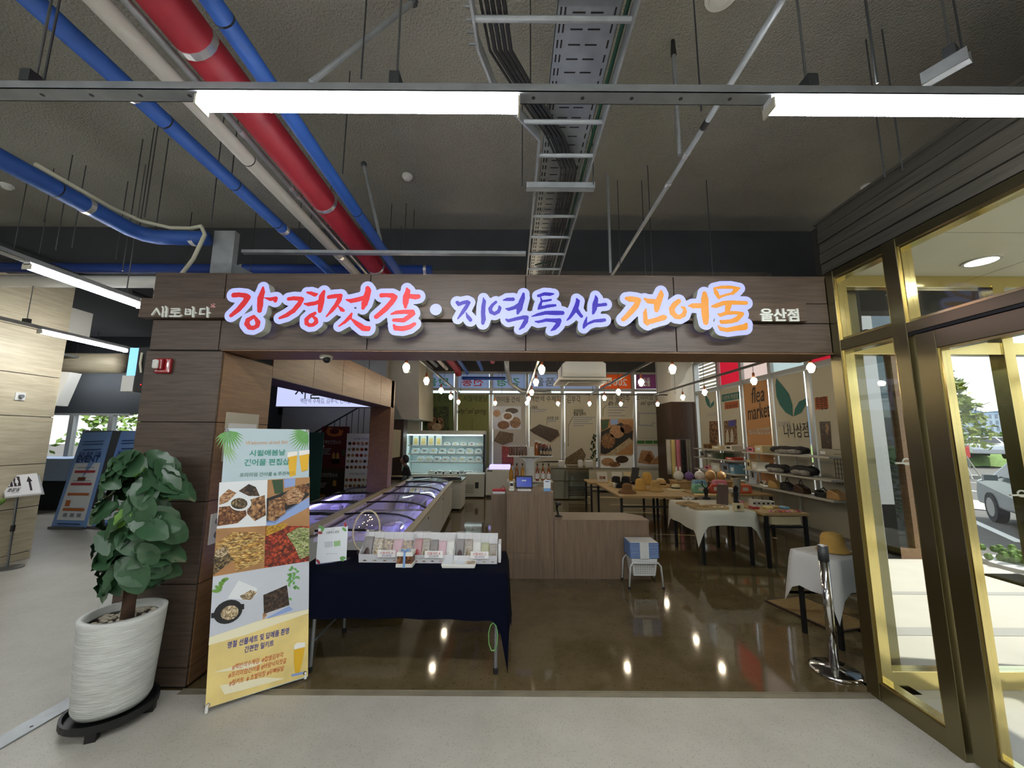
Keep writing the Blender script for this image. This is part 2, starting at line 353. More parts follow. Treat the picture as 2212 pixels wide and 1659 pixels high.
# ---------------------------------------------------------------- shop front: timber beam and pillar
ZB, ZT = 2.405, 3.03
beam = struct(MB().box(-2.84, FY+.012, ZB+.01, 2.5, FY+.34, ZT-.005).build('beam_front', 'groove'))
xs = [-2.86, -2.29, -1.135, .105, 1.285, 2.5]
g = .004
for i in range(5):
    MB().box(xs[i]+g, FY, 2.815, xs[i+1]-g, FY+.02, ZT).build('panel', 'w_fascia', beam, bevel=.002)
    MB().box(xs[i]+(.03 if i == 0 else 0)+g, FY, ZB+.006, xs[i+1]-g, FY+.02, 2.648).build('panel', 'w_fascia', beam, bevel=.002)
MB().box(-2.9, FY-.05, 2.655, 2.29, FY+.012, 2.81).build('band_board', 'w_fascia_warm', beam, bevel=.003)
MB().box(2.29, FY, 2.655, 2.5-g, FY+.02, 2.81).build('panel', 'w_fascia', beam)
MB().box(-2.27, FY, ZB, 2.5, FY+.345, ZB+.012).build('soffit_board', 'w_partition', beam)
MB().box(-2.86, FY, ZT, 2.5, FY+.345, ZT+.01).build('top_board', 'w_fascia', beam)
pil = struct(MB().box(-2.83, FY+.012, .01, -2.262, 3.55, ZB+.01).build('pillar_front', 'groove'))
zs = [.02, .14, .69, 1.265, 1.85, ZB-.004]
for i in range(5):
    MB().box(-2.845, FY, zs[i]+.003, -2.255, FY+.02, zs[i+1]-.003).build('panel', 'w_fascia', pil, bevel=.002)
    MB().box(-2.845, FY+.02, zs[i]+.003, -2.83, 3.55, zs[i+1]-.003).build('panel', 'w_fascia', pil)
    MB().box(-2.262, FY+.02, zs[i]+.003, -2.25, 3.56, zs[i+1]-.003).build('panel', 'w_partition', pil)
# timber lintel running back into the shop, its end post and the stair opening
zl0, zl1 = at(850, 880, X=-2.25).z, at(850, 823, X=-2.25).z
YE = at(850, 880, X=-2.25).y
lin_ = struct(MB().box(-2.6, 3.56, zl0+.01, -2.265, YE, zl1).build('beam_stair', 'groove'))
for i in range(5):
    y0 = 3.56+(YE-3.56)*i/5; y1 = 3.56+(YE-3.56)*(i+1)/5
    MB().box(-2.265, y0+.004, zl0, -2.25, y1-.004, zl1).build('panel', 'w_partition', lin_)
MB().box(-2.6, 3.56, zl0-.012, -2.25, YE, zl0).build('soffit_board', 'w_brown', lin_)
struct(MB().box(-2.62, YE-.16, 0, -2.25, YE+.06, zl1).build('pillar_stair', 'w_partition'))
# ---------------------------------------------------------------- back wall of the shop: windows
bx = [at(x, 920, Y=BW).x for x in (907, 983.5, 1060, 1138.5, 1215.5, 1292, 1370, 1449)]
zt0, zt1, zp1, zsill = at(1106, 842, Y=BW).z, at(1106, 804, Y=BW).z, at(1106, 848, Y=BW).z, .75
struct(MB().box(bx[0]-3.4, BW, 0, bx[0], BW+.2, ZC).box(bx[0], BW, 0, bx[-1], BW+.2, zsill).box(bx[0], BW, zt1, bx[-1], BW+.2, ZC).box(bx[-1], BW, 0, 6.2, BW+.2, ZC).build('wall_back', 'wall_beige'))
struct(MB().box(bx[0]-3.4, BW-.02, zt1+.02, 6.2, BW, ZC-.1).build('trim_3', 'ceil_dark'))
for i in range(7):
    w_ = struct(MB().box(bx[i]-.05, BW-.04, zsill, bx[i]+.05, BW+.1, zt1).box(bx[i]+.05, BW-.03, zt0-.03, bx[i+1]-.05, BW+.1, zt0+.05).box(bx[i]+.05, BW-.02, zsill, bx[i+1]-.05, BW+.1, zsill+.05).box(bx[i]+.05, BW-.02, zt1-.05, bx[i+1]-.05, BW+.1, zt1).build('window_%d' % (i+1), 'alu'))
    MB().box(bx[i]+.05, BW+.04, zsill+.05, bx[i+1]-.05, BW+.05, zt0-.03).build('pane', 'pane', w_)
    MB().box(bx[i]+.05, BW+.04, zt0+.05, bx[i+1]-.05, BW+.05, zt1-.05).build('pane', 'pane', w_)
struct(MB().box(bx[-1]-.05, BW-.04, zsill, bx[-1]+.05, BW+.1, zt1).build('trim_4', 'alu'))
# corner column at the back right
cx0 = at(1453, 950, Y=11.7).x; zc_ = at(1480, 868, Y=11.7).z
struct(MB().box(cx0, 11.7, 0, RX+.02, BW-.05, zc_).build('column_corner', 'w_brown'))
struct(MB().box(cx0+.05, 11.75, zc_, RX+.02, BW-.05, ZC-.1).build('wall_corner', 'white_paint'))
# ---------------------------------------------------------------- right wall of the shop: window bays with posters
ys = [11.62, 10.3, 9.25, 8.2, 7.15, 6.1]
zrt = at(1672, 812, X=RX).z; zrb = .78
zr1 = zrt+.95
struct(MB().box(RX, 6.0, 0, RX+.2, 11.7, zrb).box(RX, 6.0, zr1, RX+.2, 11.7, ZC).build('wall_right', 'wall_beige'))
for i in range(5):
    y1, y0 = ys[i], ys[i+1]
    w_ = struct(MB().box(RX-.04, y1-.05, zrb, RX+.1, y1+.05, zr1).box(RX-.03, y0+.05, zrt-.02, RX+.1, y1-.05, zrt+.07).box(RX-.03, y0+.05, zr1-.05, RX+.1, y1-.05, zr1).box(RX-.03, y0+.05, zrb, RX+.1, y1-.05, zrb+.05).build('window_%d' % (i+8), 'alu'))
    MB().box(RX+.04, y0+.05, zrb+.05, RX+.05, y1-.05, zrt-.02).build('pane', 'pane', w_)
    MB().box(RX+.04, y0+.05, zrt+.07, RX+.05, y1-.05, zr1-.05).build('pane', 'pane', w_)
struct(MB().box(RX-.06, 6.0, 0, RX+.2, 6.15, ZC).build('trim_5', 'alu'))
struct(MB().box(RX-.35, 6.2, 0, RX, 11.6, .1).box(RX-.3, 6.2, .1, RX, 11.6, .12).build('baseboard_right', 'wall_grey'))
# slanting glazed wall between shop front and right wall
q0, q1 = Vector((2.86, 3.14, 0)), Vector((5.55, 6.05, 0)); dq = (q1-q0).normalized()
sw = struct(MB().bar(q0+Vector((0,0,.06)), q1+Vector((0,0,.06)), .1, .12).bar(q0+Vector((0,0,2.45)), q1+Vector((0,0,2.45)), .1, .1).bar(q0+Vector((0,0,3.05)), q1+Vector((0,0,3.05)), .1, .1).build('window_13', 'bronze'))
for i in range(4):
    p = q0+(q1-q0)*i/3; MB().box(p.x-.035, p.y-.035, 0, p.x+.035, p.y+.035, 3.1).build('mullion', 'bronze', sw)
    if i < 3:
        r = q0+(q1-q0)*(i+1)/3
        MB().bar(p+Vector((0,0,1.28)), r+Vector((0,0,1.28)), .02, 2.3).build('pane', 'pane_dark', sw); MB().bar(p+Vector((0,0,2.75)), r+Vector((0,0,2.75)), .02, .5).build('pane', 'pane_dark', sw)
ws = struct(MB().bar(q0+Vector((0,0,3.42)), q1+Vector((0,0,3.42)), .16, .64).build('wall_slant', 'ceil_dark'))
# ---------------------------------------------------------------- stair recess on the left of the shop
struct(MB().box(-6.4, 10.4, 0, -3.45, 10.6, ZC-.1).build('wall_stair_back', 'wall_grey'))
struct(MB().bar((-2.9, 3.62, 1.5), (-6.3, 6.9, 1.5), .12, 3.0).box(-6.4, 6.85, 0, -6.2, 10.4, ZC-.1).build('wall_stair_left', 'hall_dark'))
# pale slanting soffit wall of the upper flight
P = [at(800, 762, Y=10.9), at(905, 768, Y=10.9), at(905, 905, Y=10.9), at(869, 905, Y=10.9)]
struct(MB().prism([(p.x, p.z) for p in P], 'y', 10.9, 12.9).build('wall_stair_soffit', 'wall_beige'))
struct(MB().box(at(852, 900, Y=11.2).x, 11.2, 0, at(873, 900, Y=11.2).x, 11.6, at(860, 906, Y=11.2).z).build('column_stair', 'w_brown'))
struct(MB().box(at(860, 900, Y=12.9).x, 12.9, 0, at(907, 900, Y=12.9).x, 12.98, ZC-.1).build('wall_stair_pier', 'wall_beige'))
# ---------------------------------------------------------------- glazed entrance vestibule on the right
VX = 2.55
# timber cladding above the glazing
vz0, vz1 = 3.06, 3.5
fas = struct(MB().box(VX-.03, -4.5, vz0+.01, VX+.1, FY+.1, vz1-.01).build('wall_vestibule_fascia', 'groove'))
for i in range(5):
    h = (vz1-vz0)/5; MB().box(VX-.05-.006*(i % 2), -4.5, vz0+h*i+.004, VX-.03, FY+.02, vz0+h*(i+1)-.004).build('slat', 'w_slat', fas)
MB().box(VX-.06, -4.5, vz1-.005, VX+.12, FY+.05, vz1+.02).build('capping', 'w_slat', fas)
struct(MB().box(VX+.1, -4.5, 3.1, 6.0, 3.1, 3.5).build('ceiling_vestibule', 'groove'))
cvp = bpy.data.objects['ceiling_vestibule']
for i in range(9):
    for j in range(3):
        MB().box(VX+.12+j*1.15, -4.4+i*.84, 3.075, VX+.12+(j+1)*1.15-.008, -4.4+(i+1)*.84-.008, 3.1).build('ceiling_panel', 'cream_panel', cvp)
# side screen of the vestibule (faces the hall): posts, rails, panes, sliding door
def post(x0, y0, x1, y1, z0, z1, par, name='post', m='bronze', inner=True): return MB().box(x0, y0, z0, x1, y1, z1).build(name, m, par, bevel=.003)
scr = struct(MB().box(VX-.05, FY-.07, 0, VX+.05, FY+.03, vz0).build('window_14', 'bronze', bevel=.003))
ym0, ym1 = 2.455, 2.365
post(VX-.05, ym1, VX+.05, ym0, 0, vz0, scr)
for z0, z1 in ((0, .11), (2.42, 2.5), (3.0, vz0)): MB().box(VX-.045, ym0, z0, VX+.045, FY-.07, z1).build('rail', 'bronze', scr, bevel=.003)
def beads(y0, y1, z0, z1, par, x0=VX-.035, x1=VX+.035, t=.018):
    m = MB().box(x0, y0, z0, x1, y0+t, z1).box(x0, y1-t, z0, x1, y1, z1).box(x0, y0+t, z0, x1, y1-t, z0+t).box(x0, y0+t, z1-t, x1, y1-t, z1)
    m.build('bead', 'gold', par)
    MB().box((x0+x1)/2-.006, y0+t, z0+t, (x0+x1)/2+.006, y1-t, z1-t).build('pane', 'pane', par)
beads(ym0, FY-.07, .11, 2.42, scr); beads(ym0, FY-.07, 2.5, 3.0, scr)
# door header and transom over the sliding doors
MB().box(VX-.05, -1.5, 2.42, VX+.05, ym1, 2.485).build('rail', 'bronze', scr, bevel=.003)
MB().box(VX-.046, -1.5, 2.402, VX+.03, ym1, 2.42).build('track_gap', 'black', scr)
MB().box(VX-.045, -1.5, 3.0, VX+.045, ym1, vz0).build('rail', 'bronze', scr)
beads(-1.5, ym1, 2.485, 3.0, scr)
post(VX-.05, -1.6, VX+.05, -1.5, 0, vz0, scr)
MB().box(VX-.045, -3.2, 0, VX+.045, -1.6, vz0).build('pane', 'pane', scr)
for n_, (y0, y1) in enumerate(((1.05, ym1-.03), (-.2, 1.03))):
    dr = struct(MB().box(VX-.04, y1-.115, .02, VX+.03, y1, 2.4).box(VX-.04, y0, .02, VX+.03, y0+.1, 2.4).box(VX-.04, y0+.1, .02, VX+.03, y1-.115, .12).box(VX-.04, y0+.1, 2.29, VX+.03, y1-.115, 2.4).build('door_%d' % (n_+1), 'bronze', bevel=.003))
    beads(y0+.1, y1-.115, .12, 2.29, dr, VX-.03, VX+.02, .015)
    ph = [(VX-.09, y0+.16, 1.0+.0), (VX-.1, y0+.16, 1.03), (VX-.1, y0+.16, 1.45), (VX-.09, y0+.16, 1.48)]
# far screen of the vestibule
fs_ = struct(MB().box(VX+.05, 2.98, 0, 6.0, 3.06, .12).build('window_15', 'gold', bevel=.003))
for z0, z1 in ((2.42, 2.52), (2.98, 3.08)): MB().box(VX+.05, 2.98, z0, 6.0, 3.06, z1).build('rail', 'gold', fs_, bevel=.003)
for x in (VX+.05, at(2148, 700, Y=3).x, 5.9): MB().box(x, 2.97, .12, x+.09, 3.07, 3.0).build('post', 'gold', fs_, bevel=.003)
xm = at(2148, 700, Y=3).x
for x0, x1 in ((VX+.14, xm), (xm+.09, 5.9)):
    for z0, z1 in ((.12, 2.42), (2.52, 2.98)): MB().box(x0, 3.01, z0, x1, 3.022, z1).build('pane', 'pane', fs_)
# outer screen of the vestibule (street side)
os_ = struct(MB().box(5.95, -4.5, 0, 6.05, 3.0, .1).box(5.95, -4.5, 2.42, 6.05, 3.0, 2.5).box(5.95, -4.5, 3.0, 6.05, 3.0, 3.1).build('window_16', 'gold'))
for y in (-4.5, -2.6, -1.3, 0, 1.3, 2.6): MB().box(5.95, y, .1, 6.05, y+.08, 3.0).build('post', 'gold', os_)
MB().box(5.995, -4.4, .1, 6.005, 2.9, 3.0).build('pane', 'pane', os_)
DL = at(2120, 565, Z=3.07)
for i, (x, y) in enumerate(((DL.x, DL.y), (DL.x, .4), (DL.x+1.35, DL.y), (DL.x+1.35, .4))):
    dl = thing('downlight', ('round recessed downlight in the cream vestibule ceiling beside the far screen', 'round recessed downlight in the cream vestibule ceiling nearer the doors', 'second downlight of the vestibule ceiling towards the street, beside the far screen', 'street side downlight of the vestibule ceiling nearer the doors')[i], 'light', (x, y, 3.07), group='vestibule downlights')
    MB().lathe([(.085, 0), (.105, 0), (.105, .01), (.085, .01)], (x, y, 3.066), 24, cap=False).build('trim_ring', 'white_paint', dl); MB().cyl((x, y, 3.068), (x, y, 3.074), .085, n=24).build('diffuser', 'lamp_disc', dl)

for px, py in ((1957, 997), (2205, 1066)):
    p = at(px, py, Y=2.99); MB().tube([(p.x+.03*math.cos(i*math.pi/10), 2.985, p.z+.022*math.sin(i*math.pi/10)) for i in range(21)], .006, 6).tube([(p.x-.09, 2.985, p.z-.012), (p.x+.03, 2.985, p.z-.012)], .007, 6).build('pull_handle', 'white_paint', fs_)
# ---------------------------------------------------------------- hanging tube lights and their channels
mat('tube', 'ffffff', emit=TUBE, ecol='fbfdff'); mat('housing', 'd5d8d6', .4); mat('lamp_end', 'c9c5b2', .5); mat('steel', '7b7f80', .35, .8); mat('steel_d', '4c5052', .5, .6)
mat('pipe_blue', '24509c', .55, var=(8, .1)); mat('pipe_blue_d', '173a86', .6); mat('pipe_red', '98202e', .5, var=(8, .1)); mat('pipe_white', 'b9b6ad', .5); mat('band', 'cfcfcf', .25, .6); mat('hose', 'c8c6b0', .5); mat('cable', '1b1c1d', .5); mat('cable_green', '14402a', .5); mat('pvc', 'dcdcd6', .5)
def tube_light(a, b, label, group='hanging tube lights'):
    a = Vector(a); b = Vector(b); d = (b-a).normalized(); t = thing('tube_light', label, 'light', (a+b)/2, group=group)
    MB().bar(a+Vector((0,0,.012)), b+Vector((0,0,.012)), .05, .024).build('housing', 'housing', t)
    sd = d.cross(Vector((0,0,1))); n = 8; m = MB(); vs = []
    for p in (a+d*.008, b-d*.008):
        for i in range(n+1):
            an = math.pi*i/n; vs.append(p + sd*(math.cos(an)*.032) - Vector((0,0,1))*(math.sin(an)*.034))
    k = n+1; m.add(vs, [(i, i+1, k+i+1, k+i) for i in range(n)] + [(n, 0, k, k+n), tuple(range(k)), tuple(range(2*k-1, k-1, -1))]); m.build('diffuser', 'tube', t, smooth=False)
    for p in (a, b-d*.008): MB().bar(p-Vector((0,0,.014)), p+d*.008-Vector((0,0,.014)), .068, .044).build('end_cap', 'lamp_end', t)
    return t
def channel(a, b, label, rods=(), group='strut channels under the ceiling', w=.06, h=.035, holes=True):
    a = Vector(a); b = Vector(b); d = (b-a).normalized(); t = thing('strut_channel', label, 'channel', (a+b)/2, group=group)
    u = Vector((0,0,1)); sd = d.cross(u)
    m = MB().bar(a+u*.0015, b+u*.0015, w, .003)
    for s in (-1, 1): m.bar(a+sd*s*(w/2-.0015)+u*h/2, b+sd*s*(w/2-.0015)+u*h/2, .003, h)
    m.build('channel', 'galv', t)
    if holes:
        k = .08; me = None
        while k < (b-a).length-.05:
            q = a+d*k; MB().cyl(q-u*.0008, q+u*.0002, .008, n=10).build('hole', 'steel_d', t); k += .2
    for r in rods:
        q = a+d*r
        MB().bar(q-d*.02+u*(h+.025), q+d*.02+u*(h+.025), w+.012, .05).build('hanger_clip', 'steel_d', t); MB().cyl(q+u*(h+.04), Vector((q.x, q.y, ZC)), .005, n=6).build('rod', 'steel', t)
    return t
zr = 3.12
ch1 = channel((-3.2, 1.39, zr), (3.6, 1.39, zr), 'long galvanised strut channel across the ceiling that carries the two front tube lights', rods=(1.24, 2.72, 4.4, 6.0))
tube_light((-1.275, 1.395, zr-.025), (.025, 1.395, zr-.025), 'bright tube light hanging left of centre in front of the shop sign')
tube_light((1.035, 1.395, zr-.025), (2.335, 1.395, zr-.025), 'bright tube light at the upper right, above the timber slat fascia')
tube_light((3.35, 1.395, zr-.025), (3.58, 1.395, zr-.025), 'short tube light past the right edge of the row')
XL = -3.775; channel((XL, -.5, 3.08), (XL, 4.2, 3.08), 'strut channel of the upper tube light at the left of the hall', rods=(.8, 4.1), holes=False)
tube_light((XL, 2.83, 3.055), (XL, 3.76, 3.055), 'upper of the two tube lights at the left of the hall, above the round duct')
XL2 = -6.0; channel((XL2, 2.0, 3.08), (XL2, 6.4, 3.08), 'strut channel of the lower tube light at the left of the hall', rods=(2.6,), holes=False)
tube_light((XL2, 4.74, 3.055), (XL2, 5.85, 3.055), 'lower of the two tube lights at the left of the hall, beside the pale pillar')
channel((-7.2, 6, 3.0), (-7.2, 9, 3.0), 'strut channel deep in the left hall under the white pipes', holes=False)
for i, (x, y) in enumerate(((-6.5, -1.4), (-4.4, -1.4), (-2.1, -1.4), (.3, -1.4), (-6.5, -4.2), (-4.4, -4.2), (-2.1, -4.2), (.3, -4.2))):  # unseen rows added behind the viewer to brighten the front of the hall
    tube_light((x-.65, y, zr-.025), (x+.65, y, zr-.025), 'added tube light in the unseen rows behind the viewer, %s from the left in the %s row' % (('first', 'second', 'third', 'fourth')[i % 4], ('nearer', 'farther')[i//4]))
channel((-7.4, -1.4, zr), (1.5, -1.4, zr), 'strut channel of the nearer row of added tube lights behind the viewer', holes=False); channel((-7.4, -4.2, zr), (1.5, -4.2, zr), 'strut channel of the farther row of added tube lights behind the viewer', holes=False)
# ---------------------------------------------------------------- pipes
def pipe(pts, r, m, label, bands=(), name='pipe', sleeves=(), hang=()):
    t = thing(name, label, 'pipe', pts[0]); MB().tube(pts, r, 16).build('pipe_run', m, t, smooth=True)
    p0, p1 = Vector(pts[0]), Vector(pts[1]); d = (p1-p0).normalized()
    for k in bands:
        q = p0+d*k; MB().tube([q-d*.018, q+d*.018], r+.004, 16).build('band_clamp', 'band', t)
    for k, L in sleeves:
        q = p0+d*k; MB().tube([q-d*L, q+d*L], r+.002, 16).build('collar', 'cable', t)
    for k in hang:
        q = p0+d*k; MB().cyl(q+Vector((0, 0, r*.8)), (q.x, q.y, ZC-.1 if q.y > BY+.2 else ZC), .005, n=6).build('hanger', 'steel_d', t)
    return t
def ydir(px, py, Z, y0, y1, r): p = at(px, py, Z=Z); return [(p.x, y0, Z), (p.x, y1, Z)]
ZP = 3.62
pr = pipe([(-1.585, -2, 3.7), (-1.585, 11.0, 3.7), (-1.585, 11.2, 3.6)], .1, 'pipe_red', 'thick red pipe with silver band clamps running from the ceiling front into the shop', bands=(3.66, 4.98, 6.2, 8, 9.5, 11))
pb1 = pipe([(-2.075, -2, 3.6), (-2.075, 4.62, 3.6), (-2.075, 4.66, 3.5), (-2.075, 4.66, 3.2)], .047, 'pipe_blue', 'blue pipe left of the white pipe pair, with silver clamps', bands=(3.86, 5.25), sleeves=((4.05, .004), (4.63, .004), (5.15, .004)))
pb2 = pipe([(-1.315, -2, 3.62), (-1.315, 11.2, 3.62)], .045, 'pipe_blue', 'blue pipe right of the thick red pipe', sleeves=((3.5, .004), (5.0, .004)))
pw = pipe([(-1.815, -2, 3.62), (-1.815, 10.5, 3.62)], .045, 'pipe_white', 'pale insulated pipe between the left blue pipe and the red pipe', sleeves=((3.88, .003), (4.4, .003)), bands=(5.8, 7))
ps = pipe([(-1.725, -2, 3.66), (-1.725, 7.5, 3.66)], .02, 'galv', 'slim steel conduit on top of the pale insulated pipe', bands=(4.2, 4.75, 4.85))
pl = pipe([(-3.29, -2, 3.5), (-3.29, 3.08, 3.5), (-3.25, 3.17, 3.5), (-3.17, 3.22, 3.5), (-2.74, 3.24, 3.5)], .062, 'pipe_blue', 'blue pipe at the far left that bends right to the galvanised upright', bands=(4.75,), sleeves=((4.55, .004),))
MB().tube([(-2.88, 3.24, 3.5), (-2.84, 3.24, 3.5)], .066, 16).build('band_clamp', 'band', pl)
hs = tag(MB().tube([(-3.27, 2.4, 3.58), (-3.27, 2.9, 3.582), (-3.22, 3.1, 3.585), (-3.06, 3.21, 3.585), (-2.88, 3.22, 3.588), (-2.75, 3.17, 3.58), (-2.71, 3.17, 3.5), (-2.74, 3.12, 3.25), (-2.8, 3.06, 3.035)], .016, 8).build('flexible_hose', 'hose', smooth=True), 'cream flexible hose lying on the left blue pipe and dropping behind the sign', 'hose')
pf = pipe([(-6.8, 4.6, 3.83), (-1.02, 4.6, 3.83)], .06, 'pipe_blue_d', 'dark blue pipe running across behind the sign beam', bands=(3.4, 5.7))
pipe([(-6.8, 4.62, 3.66), (-2.9, 4.62, 3.66)], .075, 'pvc', 'thick white pipe under the cross blue pipe at the left', bands=()); pipe([(-4.3, 4.45, 3.5), (-2.9, 4.45, 3.5)], .05, 'pvc', 'short white pipe with a coupling, lower of the white pipes at the left', sleeves=((.1, .02),), hang=(.3, 1.1))
pipe([(-10, 6.4, 2.95), (-8, 6.4, 2.95), (-6.6, 6.4, 2.95)], .17, 'w_pale', 'wide round duct behind the upper left tube light', name='duct', bands=(1.2, 1.5))
pipe([(-5.9, 3.3, 3.9), (-5.9, 8.5, 3.9)], .07, 'steel_d', 'dark pipe high up at the far left under the ceiling'); pipe([(-4.9, 1.8, 3.5), (-4.9, 4.1, 3.5)], .045, 'steel_d', 'dark sprinkler pipe above the left tube lights')
# two blue and one red pipe dropping inside the shop near the windows
pipe([(-.9, 7.0, 3.75), (-.9, 11.3, 3.75)], .05, 'pipe_blue', 'blue pipe inside the shop next to the red pipe end', hang=(1, 3.5)); pipe([(-1.5, 11.4, 3.5), (-.2, 11.4, 3.5)], .05, 'pipe_blue_d', 'dark blue pipe across the inner ends of the shop pipes', hang=(.15, 1.1))
pipe([(-.55, 6, 3.85), (-.55, 10.6, 3.85)], .07, 'pipe_red', 'second red pipe deep inside the shop', hang=(1, 3.5)); pipe([(-2.2, 6, 3.8), (-2.2, 11, 3.8)], .05, 'galv', 'steel pipe inside the shop above the open cooler', hang=(1, 3.5))
pipe([(-.15, 9.0, 3.85), (-.15, 11.4, 3.75), (-.05, 11.8, 3.4), (.3, 12.1, 3.2), (1.0, 12.2, 3.16), (1.25, 12.2, 3.2)], .07, 'galv', 'grey ventilation pipe curving down in front of the back windows', hang=(.5, 1.8))
# sprinkler branches and conduits
def rod(px, py, Z, label='thin threaded hanger rod dropping from the grey ceiling', r=.0045, group='threaded hanger rods', m='steel_d'):
    p = at(px, py, Z=Z); return tag(MB().cyl(p, (p.x, p.y, ZC if p.y < BY else ZC-.1), r, n=6).build('hanger_rod', m), label, 'rod', group)
RODS = ['left of the first blue pipe near the front channel', 'beside the far left blue pipe bend, longest one', 'between the left blue pipes, left one of a close pair', 'between the left blue pipes, right one of a close pair', 'holding the first blue pipe at its dark collar', 'holding the blue pipe right of the red pipe', 'nearest the sign top left of the cable ladder', 'left one of three rods above the red pipe end', 'middle one of three rods above the red pipe end', 'right one of three rods above the red pipe end', 'beside the top left brace pipe', 'inside the wide part of the cable ladder', 'left end of the short cross strut', 'right end of the short cross strut', 'dropping behind the sign above the blue lettering end', 'dropping behind the sign above the amber lettering', 'holding the slim conduit near the front channel', 'right of the thick drop pipe, nearer the sign', 'above the right tube light, left of two', 'holding the short strut at the upper right', 'meeting the slat fascia, right one', 'meeting the slat fascia, left one', 'next to the galvanised upright', 'above the upper left tube light, left one', 'above the upper left tube light, right one', 'far left over the dark pipes, second', 'far left over the dark pipes, third', 'far left over the dark pipes, first at the edge', 'far left beside the high dark pipe', 'between the drop pipe and the slim conduit', 'holding the pale insulated pipe', 'above the cross blue pipe, left of the pair', 'above the cross blue pipe, right of the pair']
for a_, l_ in zip(((95, 172, 3.15), (300, 500, 3.5), (312, 470, 3.6), (335, 505, 3.55), (498, 400, 3.6), (740, 375, 3.65), (862, 590, 3.85), (840, 560, 3.8), (872, 560, 3.8), (890, 570, 3.8), (780, 170, 3.7), (1146, 190, 3.75), (1128, 402, 3.55), (1282, 398, 3.55), (1395, 600, 3.4), (1540, 600, 3.4), (1515, 240, 3.6), (1410, 600, 3.3), (1895, 180, 3.1), (2080, 115, 3.5), (1950, 370, 3.45), (1912, 385, 3.45), (455, 490, 3.4), (250, 560, 3.6), (265, 585, 3.2), (120, 540, 3.5), (155, 535, 3.6), (30, 540, 3.6), (95, 480, 3.9), (1340, 580, 3.5), (705, 540, 3.6), (640, 560, 3.7), (665, 560, 3.7)), RODS): rod(*a_, 'thin threaded hanger rod '+l_)
tag(MB().cyl(at(1319, 590, Z=3.4), Vector((*at(1319, 590, Z=3.4).xy, ZC)), .014, n=8).build('sprinkler_drop', 'galv'), 'thicker steel drop pipe right of the cable ladder above the sign', 'pipe')
t = thing('sprinkler_drop', 'steel sprinkler drop with a dark head between the two front tube lights', 'pipe', at(1468, 335, Z=3.62))
p = at(1468, 335, Z=3.62); MB().cyl(p, (p.x, p.y, ZC-.12), .014, n=10).build('drop_pipe', 'galv', t); MB().cyl((p.x, p.y, ZC-.12), (p.x, p.y, ZC), .02, .012, n=10).build('fitting', 'cable', t)
pipe([(1.14, -1, 3.6), (1.14, 7, 3.6)], .0165, 'galv', 'slim steel conduit slanting across the ceiling at the right', sleeves=((3.05, .03),), bands=(3.6, 3.3))
for a_, b_, l_ in (((672, 178, 3.62), (893, 4, 4.45), 'steel brace pipe rising to the ceiling at the top left of the cable ladder'), ((786, 355, 4.45), (822, 520, 3.62), 'thin steel brace with an anchor beside the blue pipe')):
    A, B = at(*a_[:2], Z=a_[2]), at(*b_[:2], Z=b_[2]); t = thing('sprinkler_brace', l_, 'pipe', A); MB().cyl(A, B, .016 if 'pipe' in l_ else .008, n=10).build('brace_pipe', 'galv', t); MB().ball(B if B.z > A.z else A, .03, 8, 6).build('anchor', 'steel_d', t)
# galvanised upright, slanting sheet and cross strut above the sign beam
up = thing('galvanised_upright', 'wide galvanised upright standing behind the left end of the sign beam', 'post', (-2.62, 3.3, 3.04)); p, q = at(402, 500, Y=3.3), at(450, 592, Y=3.3)
MB().box(-2.72, 3.28, 3.04, -2.53, 3.34, 3.6).build('upright', 'galv', up); MB().add([(-2.53, 3.28, 3.04), (-2.0, 3.5, 3.04), (-2.53, 3.3, 3.3), (-2.53, 3.34, 3.04), (-2.0, 3.56, 3.04), (-2.53, 3.36, 3.3)], [(0, 1, 2), (3, 5, 4), (0, 2, 5, 3), (1, 4, 5, 2), (0, 3, 4, 1)]).build('slanting_sheet', 'galv_d', up)
MB().box(-2.25, 3.5, 3.04, -2.0, 3.75, 3.12).build('junction_box', 'galv_d', up)
channel((-2.5, 3.36, 3.42), (.12, 3.36, 3.42), 'strut channel crossing below the pipes to the cable ladder', holes=False, w=.045, h=.03)
# ---------------------------------------------------------------- cable ladder, perforated tray and cables
ZL = 3.6; cl = thing('cable_ladder', 'galvanised cable ladder with rungs hanging over the sign', 'cable tray', (.35, 2, ZL))
left = [(-.205, .4), (-.2, 1.3), (-.185, 1.45), (-.175, 1.62), (-.1, 1.86), (.165, 2.19), (.168, 9.0)]
for nm, pts in (('side_rail', left), ('side_rail', [(.535, .4), (.535, 9.0)])):
    m = MB()
    for (x0, y0), (x1, y1) in zip(pts[:-1], pts[1:]): m.bar((x0, y0, ZL+.04), (x1, y1, ZL+.04), .012, .08)
    m.build(nm, 'galv', cl)
def lx(y):
    for (x0, y0), (x1, y1) in zip(left[:-1], left[1:]):
        if y0 <= y <= y1: return x0+(x1-x0)*(y-y0)/(y1-y0)
for py in (50, 270, 342, 472, 517, 553, 585): y = at(1230, py, Z=ZL).y; MB().cyl((lx(y), y, ZL+.02), (.535, y, ZL+.02), .014, n=10).build('rung', 'galv', cl)
for y in (4.6, 4.95, 5.3, 5.65, 6.0, 6.35, 6.7, 7.05, 7.4, 7.75, 8.1, 8.45, 8.8): MB().box(.17, y, ZL+.01, .535, y+.03, ZL+.03).build('rung', 'galv', cl)
for i in range(7): MB().cyl((-.2-.02, 1.3+i*.055, ZL+.05), (-.18, 1.3+i*.055, ZL+.05), .006, n=6).build('bolt', 'steel', cl)
pt = thing('perforated_tray', 'perforated metal cable tray lying above the cable ladder', 'cable tray', (.36, 2, ZL+.13))
